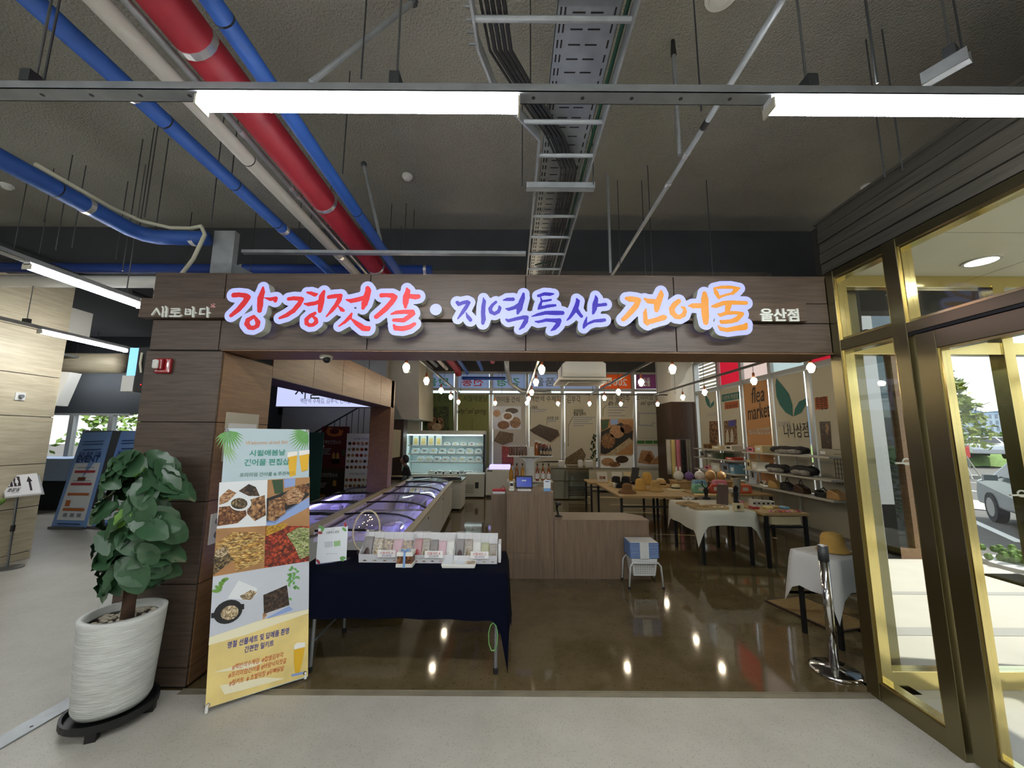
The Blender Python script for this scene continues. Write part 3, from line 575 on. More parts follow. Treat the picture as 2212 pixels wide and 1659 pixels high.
MB().box(.2, .4, ZL+.13, .5, 9.0, ZL+.135).box(.2, .4, ZL+.13, .203, 9.0, ZL+.18).box(.497, .4, ZL+.13, .5, 9.0, ZL+.18).build('tray_plate', 'galv', pt)
m = MB(); y = 1.0
while y < 5.0:
    for x in (.215, .235, .47): m.box(x, y, ZL+.1285, x+.008, y+.04, ZL+.13)
    for x in (.275, .36): m.box(x, y+.02, ZL+.1285, x+.06, y+.027, ZL+.13)
    y += .075
o = m.build('perforation', 'groove', pt); o['kind'] = 'stuff'
for i in range(5):
    o_ = i*.026; m = MB().tube([(-.17+o_, .5, ZL+.05), (-.155+o_, 1.4, ZL+.05), (-.12+o_, 1.66, ZL+.05), (.03+o_, 1.92, ZL+.05), (.21+o_, 2.2, ZL+.05), (.34+o_, 2.5, ZL+.05), (.36+o_, 2.8, ZL+.05), (.36+o_, 3.2, ZL+.05), (.34+o_, 4.0, ZL+.05), (.28+o_, 6.0, ZL+.05)], .0105 if i else .007, 8)
    tag(m.build('power_cable', 'cable', smooth=True), ('thin black cable, leftmost in the cable ladder bend', 'second black cable from the left in the cable ladder bend', 'middle black cable in the cable ladder bend', 'fourth black cable from the left in the cable ladder bend', 'rightmost black cable in the cable ladder bend')[i], 'cable', 'black cables on the cable ladder')
tag(MB().tube([(.508, .5, ZL+.07), (.508, 3.5, ZL+.07), (.5, 5, ZL+.07)], .011, 8).build('power_cable', 'cable_green'), 'dark green cable along the right rail of the cable ladder', 'cable')
tag(MB().tube([(.43, 3.9, ZL+.02), (.36, 3.85, ZL-.02), (.32, 3.95, ZL+.02), (.25, 4.05, ZL+.05)], .008, 8).build('power_cable', 'cable_green'), 'loose green cable end looping at the far end of the cable ladder', 'cable')
y = at(1210, 410, Z=3.55).y; channel((at(1137, 410, Z=3.55).x, y, 3.55), (at(1284, 410, Z=3.55).x, y, 3.55), 'short cross strut under the cable ladder with two nuts', w=.05, h=.045, holes=False)
# short strut at the upper right
A, B = at(2097, 130, Z=3.4), at(1995, 188, Z=3.4); channel(A, B, 'short strut piece hanging above the right tube light', rods=(.05,), holes=False, w=.05, h=.06)
# smoke detectors
for px, py, l_ in ((880, 383, 'white smoke detector on the ceiling left of the cable ladder'), (1873, 405, 'white smoke detector on the ceiling above the timber slats'), (15, 403, 'white smoke detector on the ceiling at the far left'), (1560, -10, 'round white ceiling plate at the top edge')):
    p = at(px, py, Z=ZC-.02); t = thing('smoke_detector', l_, 'detector', (p.x, p.y, ZC)); s = 1.8 if 'plate' in l_ else 1
    MB().lathe([(.055*s, 0), (.055*s, -.018), (.045*s, -.022)], (p.x, p.y, ZC), 20).build('base', 'pvc', t, smooth=False); MB().lathe([(.04*s, -.022), (.04*s, -.04), (.02*s, -.052), (.006, -.054)], (p.x, p.y, ZC), 20).build('sensor_head', 'pvc', t)
# ---------------------------------------------------------------- lit sign on the beam
mat('sign_face', '4c5074', .4, emit=SIGNE, ecol='aeb6ff'); mat('sign_side', 'b9bdb2', .5); mat('letter_red', 'b81a1e', .45, emit=.3, ecol='d8262c'); mat('letter_blue', '1a0a80', .45, emit=.3, ecol='2410c0'); mat('letter_amber', 'b8740a', .45, emit=.3, ecol='dd920f'); mat('letter_white', 'dde1d8', .4); mat('seal', 'c98a88', .5)
SY = 2.82
def conv(st, ox, oy, sc, Y=SY):
    out = []
    for s in st:
        q = []
        for x, y, r in s:
            p = at(ox+x/sc, oy+y/sc, Y=Y); q.append((p.x, p.z, r/sc*Y*1.03/FPX))
        out.append(q)
    return out
c1 = [[(235,440,52),(330,430,48),(470,450,52),(515,480,55),(440,590,58),(330,720,53),(180,845,38)], [(815,285,22),(805,380,50),(762,500,62),(755,650,60),(745,745,48)], [(835,490,8),(960,520,38),(1070,505,42),(1060,550,38)], [(630,865,36),(515,935,48),(490,1010,52),(540,1080,48),(620,1095,42),(700,1050,48),(715,980,48),(665,900,33)],
      [(1325,515,38),(1430,500,42),(1560,515,48),(1585,525,48),(1530,620,50),(1420,750,48),(1280,840,43),(1145,895,26)], [(2025,365,32),(1985,470,60),(1968,600,60),(1950,720,48),(1945,755,40)], [(1690,385,18),(1770,400,38),(1850,430,42),(1912,410,8)], [(1640,612,18),(1720,622,42),(1850,600,42),(1950,560,40)], [(1850,800,34),(1760,845,40),(1680,920,42),(1680,1000,42),(1740,1038,38),(1810,1030,40),(1872,980,42),(1870,915,38),(1800,860,22)]]
c2 = [[(240,410,33),(330,395,38),(440,385,36),(420,450,43),(370,540,38),(290,640,32),(195,745,10)], [(412,570,15),(460,622,36),(490,640,26)], [(900,255,38),(915,300,52),(880,420,60),(850,520,56),(822,600,28)], [(545,455,16),(620,475,38),(720,455,42),(850,420,40)], [(630,690,18),(600,750,36),(520,830,28),(410,908,12)], [(635,790,18),(720,862,42),(830,940,50),(910,950,44),(935,925,22)],
      [(1140,380,40),(1220,375,36),(1320,385,46),(1370,410,45),(1310,500,46),(1200,620,46),(1050,745,40)], [(1572,262,20),(1590,310,44),(1560,400,56),(1550,500,52),(1545,590,22)], [(1620,395,40),(1720,405,46),(1765,400,42)], [(1305,700,16),(1400,670,33),(1540,660,38),(1665,665,44),(1680,690,38),(1600,750,42),(1520,805,40),(1350,802,30)], [(1350,890,22),(1380,940,42),(1500,948,45),(1620,920,42),(1700,868,32)]]
c3 = [[(305,590,42),(340,640,42),(430,600,45),(540,580,48),(595,590,32),(520,700,48),(430,830,43),(320,982,16)], [(518,835,12),(560,930,42),(620,1008,48)], [(932,490,18),(950,560,45),(930,700,52),(925,850,53),(935,1000,58),(918,1085,42)], [(1230,580,33),(1150,650,38),(1092,740,46),(1112,820,46),(1200,862,42),(1290,808,46),(1325,730,42),(1312,685,26)], [(1400,540,12),(1500,517,42),(1640,515,46)], [(1470,740,18),(1540,755,40),(1680,710,46),(1780,660,60)], [(1890,385,32),(1872,480,56),(1822,620,68),(1790,740,72),(1750,848,32)], [(1480,1000,28),(1530,1030,38),(1700,985,43),(1900,945,46),(1965,950,52),(1940,1050,56),(1870,1160,48),(1795,1232,18)]]
c4 = [[(430,395,30),(560,352,38),(680,360,40),(762,352,18)], [(480,420,12),(502,500,22),(470,600,36),(432,680,22)], [(500,510,22),(600,500,26),(705,482,22)], [(435,675,22),(540,640,36),(680,610,36),(800,600,28)], [(290,840,12),(420,800,33),(600,760,42),(800,765,52),(955,765,46)], [(365,950,15),(430,960,28),(600,920,36),(800,930,46),(885,930,52),(850,1020,52),(780,1100,42),(710,1148,15)],
      [(1262,460,20),(1290,510,45),(1260,620,52),(1200,740,46),(1120,860,33),(1050,928,12)], [(1260,690,46),(1320,780,40),(1368,838,35)], [(1672,392,15),(1690,460,45),(1660,580,58),(1650,680,52),(1620,778,26)], [(1700,600,40),(1800,590,35),(1890,580,38)], [(1482,860,14),(1460,940,32),(1430,1040,38),(1415,1088,22)], [(1430,1070,22),(1500,1000,26),(1640,940,33),(1780,930,42),(1868,920,38)]]
c5 = [[(395,530,48),(480,545,76),(640,560,72),(705,572,64),(640,720,76),(500,880,72),(385,1005,64),(310,1068,56)], [(1278,350,36),(1280,430,72),(1230,560,82),(1180,700,85),(1165,800,72),(1160,845,46)], [(860,540,32),(960,600,66),(1100,610,72)], [(885,810,24),(870,900,55),(875,1020,58),(890,1130,66),(930,1188,42)], [(900,1140,60),(1050,1110,66),(1200,1065,66),(1340,1020,76),(1385,1010,52)], [(1730,600,62),(1620,690,72),(1550,790,72),(1570,900,74),(1660,990,66),(1750,1010,58),(1850,950,60),(1890,860,52),(1870,780,42),(1790,740,16)]]
c6 = [[(210,520,15),(270,520,42),(400,520,43)], [(455,325,36),(460,420,60),(460,560,60),(470,700,58),(475,788,42)], [(605,240,12),(640,310,36),(682,390,27)], [(610,242,18),(720,225,26),(880,225,28),(1010,240,16)], [(965,258,38),(900,325,27)], [(690,385,22),(780,352,20),(900,322,20)], [(578,530,20),(640,520,38),(760,475,36),(900,470,36),(1115,475,32)], [(840,500,50),(822,580,42)], [(672,650,12),(710,670,28),(800,635,33),(950,630,28),(1055,650,32)], [(1045,662,33),(960,740,42),(870,770,35),(730,780,33),(715,765,22)], [(672,840,10),(720,890,32),(820,905,36),(960,880,42),(1095,860,50),(1120,815,28)]]
def lit_sign(strokes, label, m, seed, grow=.037, letters=True):
    t = thing('lit_sign', label, 'sign', (sum(s[0][0] for s in strokes)/len(strokes), SY+.06, 2.6))
    mx = frame_mtx((0, SY+.075, 0), (1, 0, 0), (0, 0, 1))
    f, s = stroke_mesh(strokes, grow, .007, mx, .075); f.build('lit_face', 'sign_face', t, fix=False); s.build('return_edge', 'sign_side', t, smooth=False, fix=False)
    if letters:
        f, s = stroke_mesh(strokes, 0, .0045, frame_mtx((0, SY, 0), (1, 0, 0), (0, 0, 1)), .002, rough=.0035, seed=seed); k = len(f.v); f.add(s.v, s.f); f.build('lettering', m, t, fix=False)
lit_sign(conv(c1, 480, 590, 9.2167)+conv(c2, 680, 590, 7.9), 'glowing white sign cloud with red brush lettering, leftmost on the beam', 'letter_red', 1)
lit_sign(conv([[(2065, 620, 75)]], 680, 590, 7.9), 'small round glowing white dot between the red and the blue lettering', None, 2, grow=.012, letters=False)
lit_sign(conv(c3, 960, 600, 11.06)+conv(c4, 1120, 600, 10.055), 'glowing white sign cloud with violet blue brush lettering in the middle of the beam', 'letter_blue', 3)
lit_sign(conv(c5, 1320, 600, 11.85)+conv(c6, 1460, 590, 7.373), 'glowing white sign cloud with amber brush lettering, rightmost on the beam', 'letter_amber', 4)
c7 = [[(240,515,24),(370,345,24),(460,515,24)], [(530,300,22),(555,330,22),(545,450,25),(530,565,25)], [(620,290,24),(655,330,25),(645,450,28),(630,565,28)], [(555,450,14),(640,450,14)], [(785,352,19),(1005,352,22),(1005,405,17),(790,410,17),(780,465,20),(1010,465,20)], [(885,500,24),(885,530,18)], [(738,560,24),(1020,560,26),(1060,530,22)], [(1195,355,20),(1180,505,22),(1320,505,18),(1315,380,22),(1255,372,22)], [(1190,435,13),(1310,430,13)], [(1380,305,24),(1410,330,25),(1395,450,26),(1388,570,26)], [(1460,462,26)], [(1725,355,20),(1600,355,20),(1580,500,21),(1712,500,20)], [(1785,312,24),(1805,340,25),(1800,450,27),(1795,575,27)], [(1860,465,26)]]
t = thing('shop_name_sign', 'pale raised shop name letters on the left end of the timber band', 'sign', (-2.6, FY-.05, 2.7)); f, s = stroke_mesh(conv(c7, 310, 640, 13.01, FY-.06), 0, .0035, frame_mtx((0, FY-.05, 0), (1, 0, 0), (0, 0, 1)), .012); f.add(s.v, s.f); f.build('lettering', 'letter_white', t, fix=False)
f, s = stroke_mesh(conv([[(1900+i*25, 220+(i*37 % 80), 14), (1915+i*20, 235+(i*53 % 80), 14)] for i in range(5)]+[[(1890, 300, 14), (1950, 290, 14), (2010, 300, 14)], [(1960, 215, 14), (2010, 220, 12)]], 310, 640, 13.01, FY-.053), 0, .003, frame_mtx((0, FY-.05, 0), (1, 0, 0), (0, 0, 1)), .003); f.build('seal_mark', 'seal', t, fix=False)
t = thing('branch_name_sign', 'pale raised block letters on the right end of the timber band', 'sign', (2.1, FY-.05, 2.7)); A, B = at(1639, 667, Y=FY-.05), at(1725, 695, Y=FY-.05)
text('울산점', frame_mtx((A+B)/2, (1, 0, 0), (0, 0, 1)), B.x-A.x, A.z-B.z, 'letter_white', t, bold=.028, depth=.012)
# ---------------------------------------------------------------- outdoors beyond the vestibule
struct(MB().box(2.6, 3.06, -.12, 6.75, 6.15, -.005).box(6.2, -12, -.12, 7.6, 3.06, -.005).box(6.2, 3.06, -.12, 6.9, 5.4, -.005).build('ground_pavement', 'pave'))
struct(MB().box(-90, -90, -.3, 120, 160, -.14).box(6.2, -60, -.14, 60, 60, -.06).build('ground_street', 'asphalt'))
struct(MB().box(3.2, 3.75, -.006, 6.7, 3.9, .0).box(3.2, 4.68, -.006, 6.7, 4.76, .0).build('trim_6', 'kerb'))
struct(MB().box(5.85, 6.15, 0, 6.6, 6.3, 4.2).build('wall_porch', 'pane_dark'))
px0, px1 = at(1935, 1190, Z=0), at(1983, 1195, Z=0)
struct(MB().box(6.05, 6.02, 0, 6.4, 6.14, 3.3).box(5.7, 6.0, 0, 6.8, 6.14, .14).build('column_porch', 'w_partition'))
for i, (a_, b_, w_) in enumerate((((2068, 1110), (2205, 1172), .14), ((2060, 1056), (2150, 1066), .12), ((2062, 1040), (2150, 1046), .12))):
    struct(MB().bar(at(*a_, Z=-.05)-Vector((0,0,0)), at(*b_, Z=-.05), w_*(1+i), .01).build('road_marking', 'paint_w' if i != 2 else 'kerb')).name = 'trim_%d' % (7+i)
mp = [at(2060, 1074, Z=-.04), at(2150, 1086, Z=-.04), at(2150, 1104, Z=-.04), at(2060, 1094, Z=-.04)]
struct(MB().poly(mp).build('ground_median', 'pave'))
struct(MB().bar(at(2040, 1028, Z=0), at(2212, 1036, Z=0), .5, .2).build('kerb_far', 'kerb'))
il = thing('traffic_island', 'pale kerbed traffic island with low planting beside the pavement', 'traffic island', at(2120, 1210, Z=0)); c_ = at(2118, 1208, Z=-.06)+Vector((.15,-.55,0))
MB().lathe([(.5, 0), (.5, .08), (.42, .1)], c_, 20).build('kerb_ring', 'paint_w', il); m = MB()
for i in range(60): m.ball((c_.x-.15+random.gauss(0, .15), c_.y+.1+random.gauss(0, .15), c_.z+.12+random.random()*.12), .05, 5, 4)
m.build('low_planting', 'verge', il)
vg = at(2060, 1012, Z=0); struct(MB().grid(lambda u, v: (vg.x-7+u*60, vg.y+1-u*10+v*9+2.5, .0+math.sin(v*math.pi)*1.1+.25*mnoise.noise((u*30, v*5, 0))), 60, 8).build('ground_verge', 'verge', smooth=True))
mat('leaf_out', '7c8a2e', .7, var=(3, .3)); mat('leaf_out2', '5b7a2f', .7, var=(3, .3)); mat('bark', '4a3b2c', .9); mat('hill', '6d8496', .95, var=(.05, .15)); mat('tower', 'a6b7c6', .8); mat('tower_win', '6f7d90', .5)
def tree(base, h, spread, n, label, m='leaf_out', seed=1, name='street_tree', leaf=.16, crown0=.3, stakes=False):
    rg = random.Random(seed); b = Vector(base); t = thing(name, label, 'tree', b); tr = MB().tube([b, b+Vector((.05, 0, h*.5)), b+Vector((0, .05, h*.95))], [h*.015, h*.011, h*.003], 7)
    for i in range(9):
        a = rg.random()*6.28; z = h*(crown0+.6*rg.random()); tr.tube([b+Vector((0, 0, z)), b+Vector((math.cos(a)*spread*.8, math.sin(a)*spread*.8, z+h*.12))], [h*.005, h*.002], 5)
    tr.build('trunk', 'bark', t); lv = MB()
    for i in range(n):
        z = crown0+(1-crown0)*rg.random(); rr = spread*(1-((z-crown0)/(1-crown0)))**.6*(.3+.7*rg.random()); a = rg.random()*6.28
        c = b+Vector((math.cos(a)*rr, math.sin(a)*rr, z*h+rg.gauss(0, .1))); u = Vector((rg.gauss(0, 1), rg.gauss(0, 1), rg.gauss(0, .6))).normalized(); v = u.cross(Vector((rg.gauss(0, 1), rg.gauss(0, 1), rg.gauss(0, 1)))).normalized()
        lv.poly([c-u*leaf, c+v*leaf*.5, c+u*leaf, c-v*leaf*.5])
    lv.build('foliage', m, t, fix=False)
    if stakes:
        for a in (0, 2.1, 4.2): MB().cyl(b+Vector((math.cos(a)*.9, math.sin(a)*.9, 0)), b+Vector((0, 0, 1.6)), .03, n=5).build('stake', 'pave', t)
tb = at(2076, 1016, Z=0); tree(tb*.8, 4.9, 1.5, 900, 'young yellow green street tree with stakes seen through the glass door', seed=3, stakes=True)
for i, (px, d) in enumerate(((2130, 45), (2185, 50), (2050, 40))):
    r_ = ray(px, 950); p = Vector((r_.x/r_.y*d, d, 0)); tree(p, 3.0, 2.6, 500, ('bushy tree beyond the parked cars below the tower block', 'bushy tree beyond the parked cars at the right edge', 'bushy tree beyond the parked cars behind the street tree')[i], 'leaf_out2', 10+i, 'roadside_tree', .3, .1)
for i, (x, y) in enumerate(((7.15, 6.75), (7.3, 7.7), (7.35, 8.6))): tree((x, y, -.05), 1.7+.3*i, .45, 420, ('low shrub next to the porch column, nearest the glass', 'middle shrub behind the porch column', 'far shrub behind the porch column')[i], 'leaf_out2', 30+i, 'planter_shrub', .07, .05)
for i, (x, y) in enumerate(((-13, 22), (-16, 24), (-19, 22), (-22, 26), (-25, 24))): tree((x, y, 0), 6, 2.2, 500, 'thin leafy tree outside the left hall window, %s from the right' % ('first', 'second', 'third', 'fourth', 'fifth')[i], 'leaf_out2', 50+i, 'garden_tree', .22, .15)
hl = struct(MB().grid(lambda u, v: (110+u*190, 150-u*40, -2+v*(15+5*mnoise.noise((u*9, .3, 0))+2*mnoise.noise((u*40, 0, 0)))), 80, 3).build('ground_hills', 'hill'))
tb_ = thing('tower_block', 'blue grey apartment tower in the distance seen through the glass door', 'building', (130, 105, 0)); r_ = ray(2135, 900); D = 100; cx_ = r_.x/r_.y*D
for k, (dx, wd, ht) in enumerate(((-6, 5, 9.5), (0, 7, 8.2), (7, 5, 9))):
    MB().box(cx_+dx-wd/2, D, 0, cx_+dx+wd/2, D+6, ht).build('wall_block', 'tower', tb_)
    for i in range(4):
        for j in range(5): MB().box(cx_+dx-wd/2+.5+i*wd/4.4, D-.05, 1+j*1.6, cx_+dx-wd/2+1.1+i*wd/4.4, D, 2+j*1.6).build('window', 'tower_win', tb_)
# cars
mat('car_grey', '7f8b96', .25, .5, coat=.6); mat('car_dark', '30363c', .3, .4, coat=.5); mat('car_white', 'c8ccd0', .3, .2, coat=.5); mat('tyre', '18181a', .8); mat('rim', 'a9adb0', .3, .8); mat('car_glass', '1c2227', .08); mat('headlamp', 'e8eef2', .15)
def car(loc, rz, paint, label):
    t = thing('parked_car', label, 'car', loc, rz, 'parked cars outside', local=True)
    prof = [(-2.1, .32), (-2.12, .6), (-2.0, .88), (-1.55, .97), (-1.3, 1.0), (-.75, 1.42), (.6, 1.47), (1.3, 1.42), (1.95, 1.02), (2.1, .9), (2.12, .45), (2.05, .3)]
    hw = lambda z: .88 if z < .95 else .88-(z-.95)*.42
    m = MB(); n = len(prof); vs = [(x, -hw(z), z) for x, z in prof]+[(x, hw(z), z) for x, z in prof]
    m.add(vs, [tuple(range(n)), tuple(range(2*n-1, n-1, -1))]+[(i, i+n, (i+1) % n+n, (i+1) % n) for i in range(n)]); m.build('body', paint, t, bevel=.06)
    for s in (-1, 1):
        MB().add([(x, s*(hw(z)+.004), z) for x, z in ((-1.1, 1.03), (-.7, 1.36), (.25, 1.4), (.25, 1.03))], [(0, 1, 2, 3)]).build('side_window', 'car_glass', t); MB().add([(x, s*(hw(z)+.004), z) for x, z in ((.33, 1.03), (.33, 1.4), (1.15, 1.36), (1.65, 1.06))], [(0, 1, 2, 3)]).build('side_window', 'car_glass', t)
        for x in (-1.32, 1.35):
            wl = MB().tube([(x, s*.72, .32), (x, s*.9, .32)], .32, 20).build('wheel', 'tyre', t); MB().tube([(x, s*.9, .32), (x, s*.905, .32)], .21, 12).build('rim', 'rim', wl)
        MB().ball((-2.02, s*.62, .72), .13, 10, 6, (.5, 1, .6)).build('headlamp', 'headlamp', t); MB().obox((-.85, s*.98, 1.0), (.12, .2, .12)).build('wing_mirror', paint, t)
    MB().add([(-1.33, -.7, 1.02), (-1.33, .7, 1.02), (-.8, .62, 1.4), (-.8, -.62, 1.4)], [(0, 1, 2, 3)]).build('windscreen', 'car_glass', t)
    return t
wp = at(2160, 1128, Z=-.06); hd = Vector((.57, .82, 0)).normalized(); rt_ = Vector((hd.y, -hd.x, 0)); cc = wp+rt_*.8-hd*1.32
car((cc.x, cc.y, -.06), math.atan2(-hd.y, -hd.x), 'car_grey', 'grey blue car parked closest, cut by the door frame')
for i, (px, d, pt_) in enumerate(((2112, 27, 'car_white'), (2158, 30, 'car_dark'), (2200, 33, 'car_dark'))):
    r_ = ray(px, 975); car((r_.x/r_.y*d, d, .55), 1.0, pt_, ('pale car in the row beyond the verge, next to the red board', 'dark car in the middle of the row beyond the verge', 'dark car at the right of the row beyond the verge')[i])
rb = thing('advert_board', 'red and white advertising board beyond the verge behind the street tree', 'sign', (0, 0, 0)); A, B = at(2050, 962, Y=25), at(2097, 988, Y=25)
mat('board_red', 'c43b34', .6); MB().box(A.x, 25, B.z, B.x, 25.1, A.z).build('board', 'board_red', rb); MB().box(A.x+.3, 24.98, B.z+.08, B.x-.4, 25, B.z+.5).build('printed_panel', 'paint_w', rb); MB().box(A.x+.1, 25, 0, A.x+.2, 25.1, B.z).box(B.x-.2, 25, 0, B.x-.1, 25.1, B.z).build('leg', 'steel', rb)
# ---------------------------------------------------------------- left part of the hall
p0 = at(65, 1205, Z=0); XR, YP = p0.x, 5.79
pp = struct(MB().box(-10, 3.4, 0, XR-.015, YP-.015, 4.05).build('pillar_hall', 'groove'))
zs_ = [0]+[at(60, y, X=XR).z for y in (1190, 1095, 1003, 899, 808)]+[at(80, 712, X=XR).z, 4.05]
for i in range(len(zs_)-1):
    MB().box(XR-.015, 3.4, zs_[i]+.005, XR, YP, zs_[i+1]-.005).build('panel', 'w_pale', pp); MB().box(-10, YP-.015, zs_[i]+.005, XR-.015, YP, zs_[i+1]-.005).build('panel', 'w_pale', pp)
struct(MB().box(-14, 5.85, 3.3, -7.0, 6.2, 3.75).build('beam_hall', 'white_paint'))
YW = 10.2
zw0, zw1 = at(200, 930, Y=YW).z, at(200, 893, Y=YW).z
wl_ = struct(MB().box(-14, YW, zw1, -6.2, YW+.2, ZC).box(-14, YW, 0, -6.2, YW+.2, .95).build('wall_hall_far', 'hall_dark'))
wx = [at(x, 910, Y=YW).x for x in (60, 155, 240, 284)]
for i in range(3):
    w_ = struct(MB().box(wx[i]-.06, YW-.02, .95, wx[i]+.06, YW+.1, zw1).box(wx[i]+.06, YW-.02, zw1-.05, wx[i+1]-.06, YW+.1, zw1).box(wx[i]+.06, YW-.02, .95, wx[i+1]-.06, YW+.1, 1.0).build('window_%d' % (17+i), 'alu')); MB().box(wx[i]+.06, YW+.05, 1.0, wx[i+1]-.06, YW+.06, zw1-.05).build('pane', 'pane', w_)
mat('grey_board', '70747a', .8); mat('pale_blue', '9fb4d2', .6); mat('ban_blue', '7ea3da', .55); mat('ban_white', 'dfe5ea', .55); mat('navy_ink', '25407a', .6); mat('ink', '2a2626', .6); mat('red_ink', 'b2404a', .6); mat('orange_ink', 'b86a3a', .6); mat('brown_ink', '6b3f2a', .6); mat('grey_ink', '8a8f99', .6)
pb_ = thing('board_partition', 'grey board partition standing behind the blue event banners', 'partition', (-9.2, 9.4, 0)); A, B = at(181, 930, Y=9.6), at(310, 930, Y=9.6)
MB().box(A.x, 9.6, 0, -6.5, 9.66, A.z).build('board', 'grey_board', pb_); MB().box(A.x-.02, 9.59, 0, A.x+.04, 9.68, A.z+.02).build('edge_frame', 'alu', pb_)
sp = thing('window_bench', 'pale blue counter bench below the left hall window', 'bench', (-12, 9.4, 0)); A = at(130, 990, Y=9.3); MB().box(-13.8, 9.1, A.z-.5, -10.3, 10.1, A.z).build('bench_top', 'pale_blue', sp); MB().box(-13.8, 9.3, 0, -10.4, 10.1, A.z-.5).build('bench_base', 'hall_dark', sp)
def leaning_banner(bl, br, tl, tr, label):
    t = thing('roll_up_banner', label, 'banner', (bl+br)/2, group='blue event banners'); u = (br-bl); n = (tl-bl).cross(u).normalized()
    P = lambda a, b: bl+(br-bl)*a+((tl-bl)*(1-a)+(tr-br)*a)*b
    if n.y > 0: n = -n
    MB().add([P(0, 0), P(1, 0), P(1, 1), P(0, 1)]+[P(a, b)-n*.01 for a, b in ((0, 0), (1, 0), (1, 1), (0, 1))], [(0, 1, 2, 3), (7, 6, 5, 4), (0, 4, 5, 1), (1, 5, 6, 2), (2, 6, 7, 3), (3, 7, 4, 0)]).build('printed_sheet', 'ban_blue', t)
    def rect(a0, b0, a1, b1, m, nm, k=1): MB().poly([P(a0, b0)+n*.012*k, P(a1, b0)+n*.012*k, P(a1, b1)+n*.012*k, P(a0, b1)+n*.012*k]).build(nm, m, t)
    rect(.12, .07, .93, .66, 'ban_white', 'white_panel')
    for b, m in ((.555, 'red_ink'), (.425, 'red_ink'), (.32, 'orange_ink'), (.165, 'orange_ink')): rect(.22, b, .86, b+.026, m, 'heading_bar', 2)
    rect(.38, .47, .62, .51, 'brown_ink', 'printed_photo', 2); rect(.24, .21, .38, .27, 'orange_ink', 'printed_photo', 2)
    for i in range(3): rect(.28+i*.2, .105, .4+i*.2, .14, 'grey_ink', 'printed_photo', 2)
    for i in range(4): rect(.25, .61-.14*i, .8, .615-.14*i, 'grey_ink', 'text_line', 2)
    rect(.18, .86, .86, .868, 'navy_ink', 'ribbon_line', 2); rect(.18, .89, .86, .898, 'navy_ink', 'ribbon_line', 2); rect(.25, .8, .85, .81, 'navy_ink', 'text_line', 2); rect(.2, .03, .85, .04, 'navy_ink', 'text_line', 2)
    mx = lambda a, b: frame_mtx(P(a, b)+n*.03, P(1, b)-P(0, b), P(a, 1)-P(a, 0)); wd = u.length
    text('EVENT', mx(.53, .705), wd*.74, None, 'navy_ink', t, bold=.03); text('일상 회복 기원', mx(.53, .762), wd*.72, None, 'navy_ink', t, bold=.02)
    MB().bar(P(.02, -.005), P(.98, -.005), .12, .05).build('foot_bar', 'steel', t)
    MB().cyl(P(.5, .9)-n*.02, Vector((P(.5, .9).x, P(.5, .9).y+.06, 0.0)), .012, n=6).build('strut', 'steel', t)
    return t
b0, b1 = at(110, 1138, Z=.03), at(185, 1140, Z=.03); leaning_banner(b0, b1, at(178, 935, X=b0.x), at(242, 932, X=b1.x), 'leaning blue event banner beside the pale pillar, fully visible one')
b0, b1 = at(197, 1138, Z=.03), at(262, 1139, Z=.03); leaning_banner(b0, b1, at(262, 932, X=b0.x), at(318, 930, X=b1.x), 'leaning blue event banner half hidden behind the fig plant')
# restroom sign on a stand
mat('sign_plate', 'e4e6ea', .4); mat('sign_frame', 'c5c7cb', .35, .3); mat('purple_ink', '2e2530', .6)
P0 = at(15, 1228, Z=0); rs = thing('restroom_sign_stand', 'small restroom direction sign on a slim metal stand at the left edge', 'sign', P0)
ht = 1.0; MB().lathe([(.15, 0), (.15, .012), (.02, .025)], P0, 24).build('base', 'steel', rs); q = at(37, 1075, Y=P0.y+.02); MB().tube([P0, q], .013, 8).build('pole', 'steel', rs); m_ = P0.lerp(q, .56); MB().tube([m_-Vector((0,0,.04)), m_+Vector((0,0,.04))], .022, 8).build('clamp', 'black', rs)
cs = [at(x, y, Y=P0.y+dy) for x, y, dy in ((10, 1076, -.02), (93, 1067, -.02), (82, 1026, .14), (2, 1028, .14))]; u = cs[1]-cs[0]; v = cs[3]-cs[0]; n = u.cross(v).normalized(); n = n if n.y < 0 else -n
MB().add(cs+[c-n*.02 for c in cs], [(0, 1, 2, 3), (7, 6, 5, 4), (0, 4, 5, 1), (1, 5, 6, 2), (2, 6, 7, 3), (3, 7, 4, 0)]).build('plate_frame', 'sign_frame', rs)
Q = lambda a, b, k=1: cs[0]+u*a+v*b+n*.002*k
def srect(a0, b0, a1, b1, m, nm, k=1): MB().poly([Q(a0, b0, k), Q(a1, b0, k), Q(a1, b1, k), Q(a0, b1, k)]).build(nm, m, rs)
srect(.03, .05, .97, .95, 'sign_plate', 'plate')
for a in (.1, .31):
    srect(a, .45, a+.18, .88, 'purple_ink', 'pictogram_square', 2); MB().poly([Q(a+.09+.028*math.cos(i*.785), .8+.05*math.sin(i*.785), 3) for i in range(8)]).poly([Q(a+x, y, 3) for x, y in ((.06, .75), (.12, .75), (.14, .6), (.11, .6), (.11, .48), (.07, .48), (.07, .6), (.04, .6))]).build('pictogram', 'sign_plate', rs)
text('화장실', frame_mtx(Q(.28, .31, 2), u, v), u.length*.33, None, 'purple_ink', rs, bold=.02); srect(.2, .17, .42, .19, 'grey_ink', 'text_line', 2)
MB().poly([Q(x, y, 2) for x, y in ((.7, .2), (.76, .2), (.76, .6), (.81, .6), (.73, .85), (.65, .6), (.7, .6))]).build('arrow', 'purple_ink', rs)
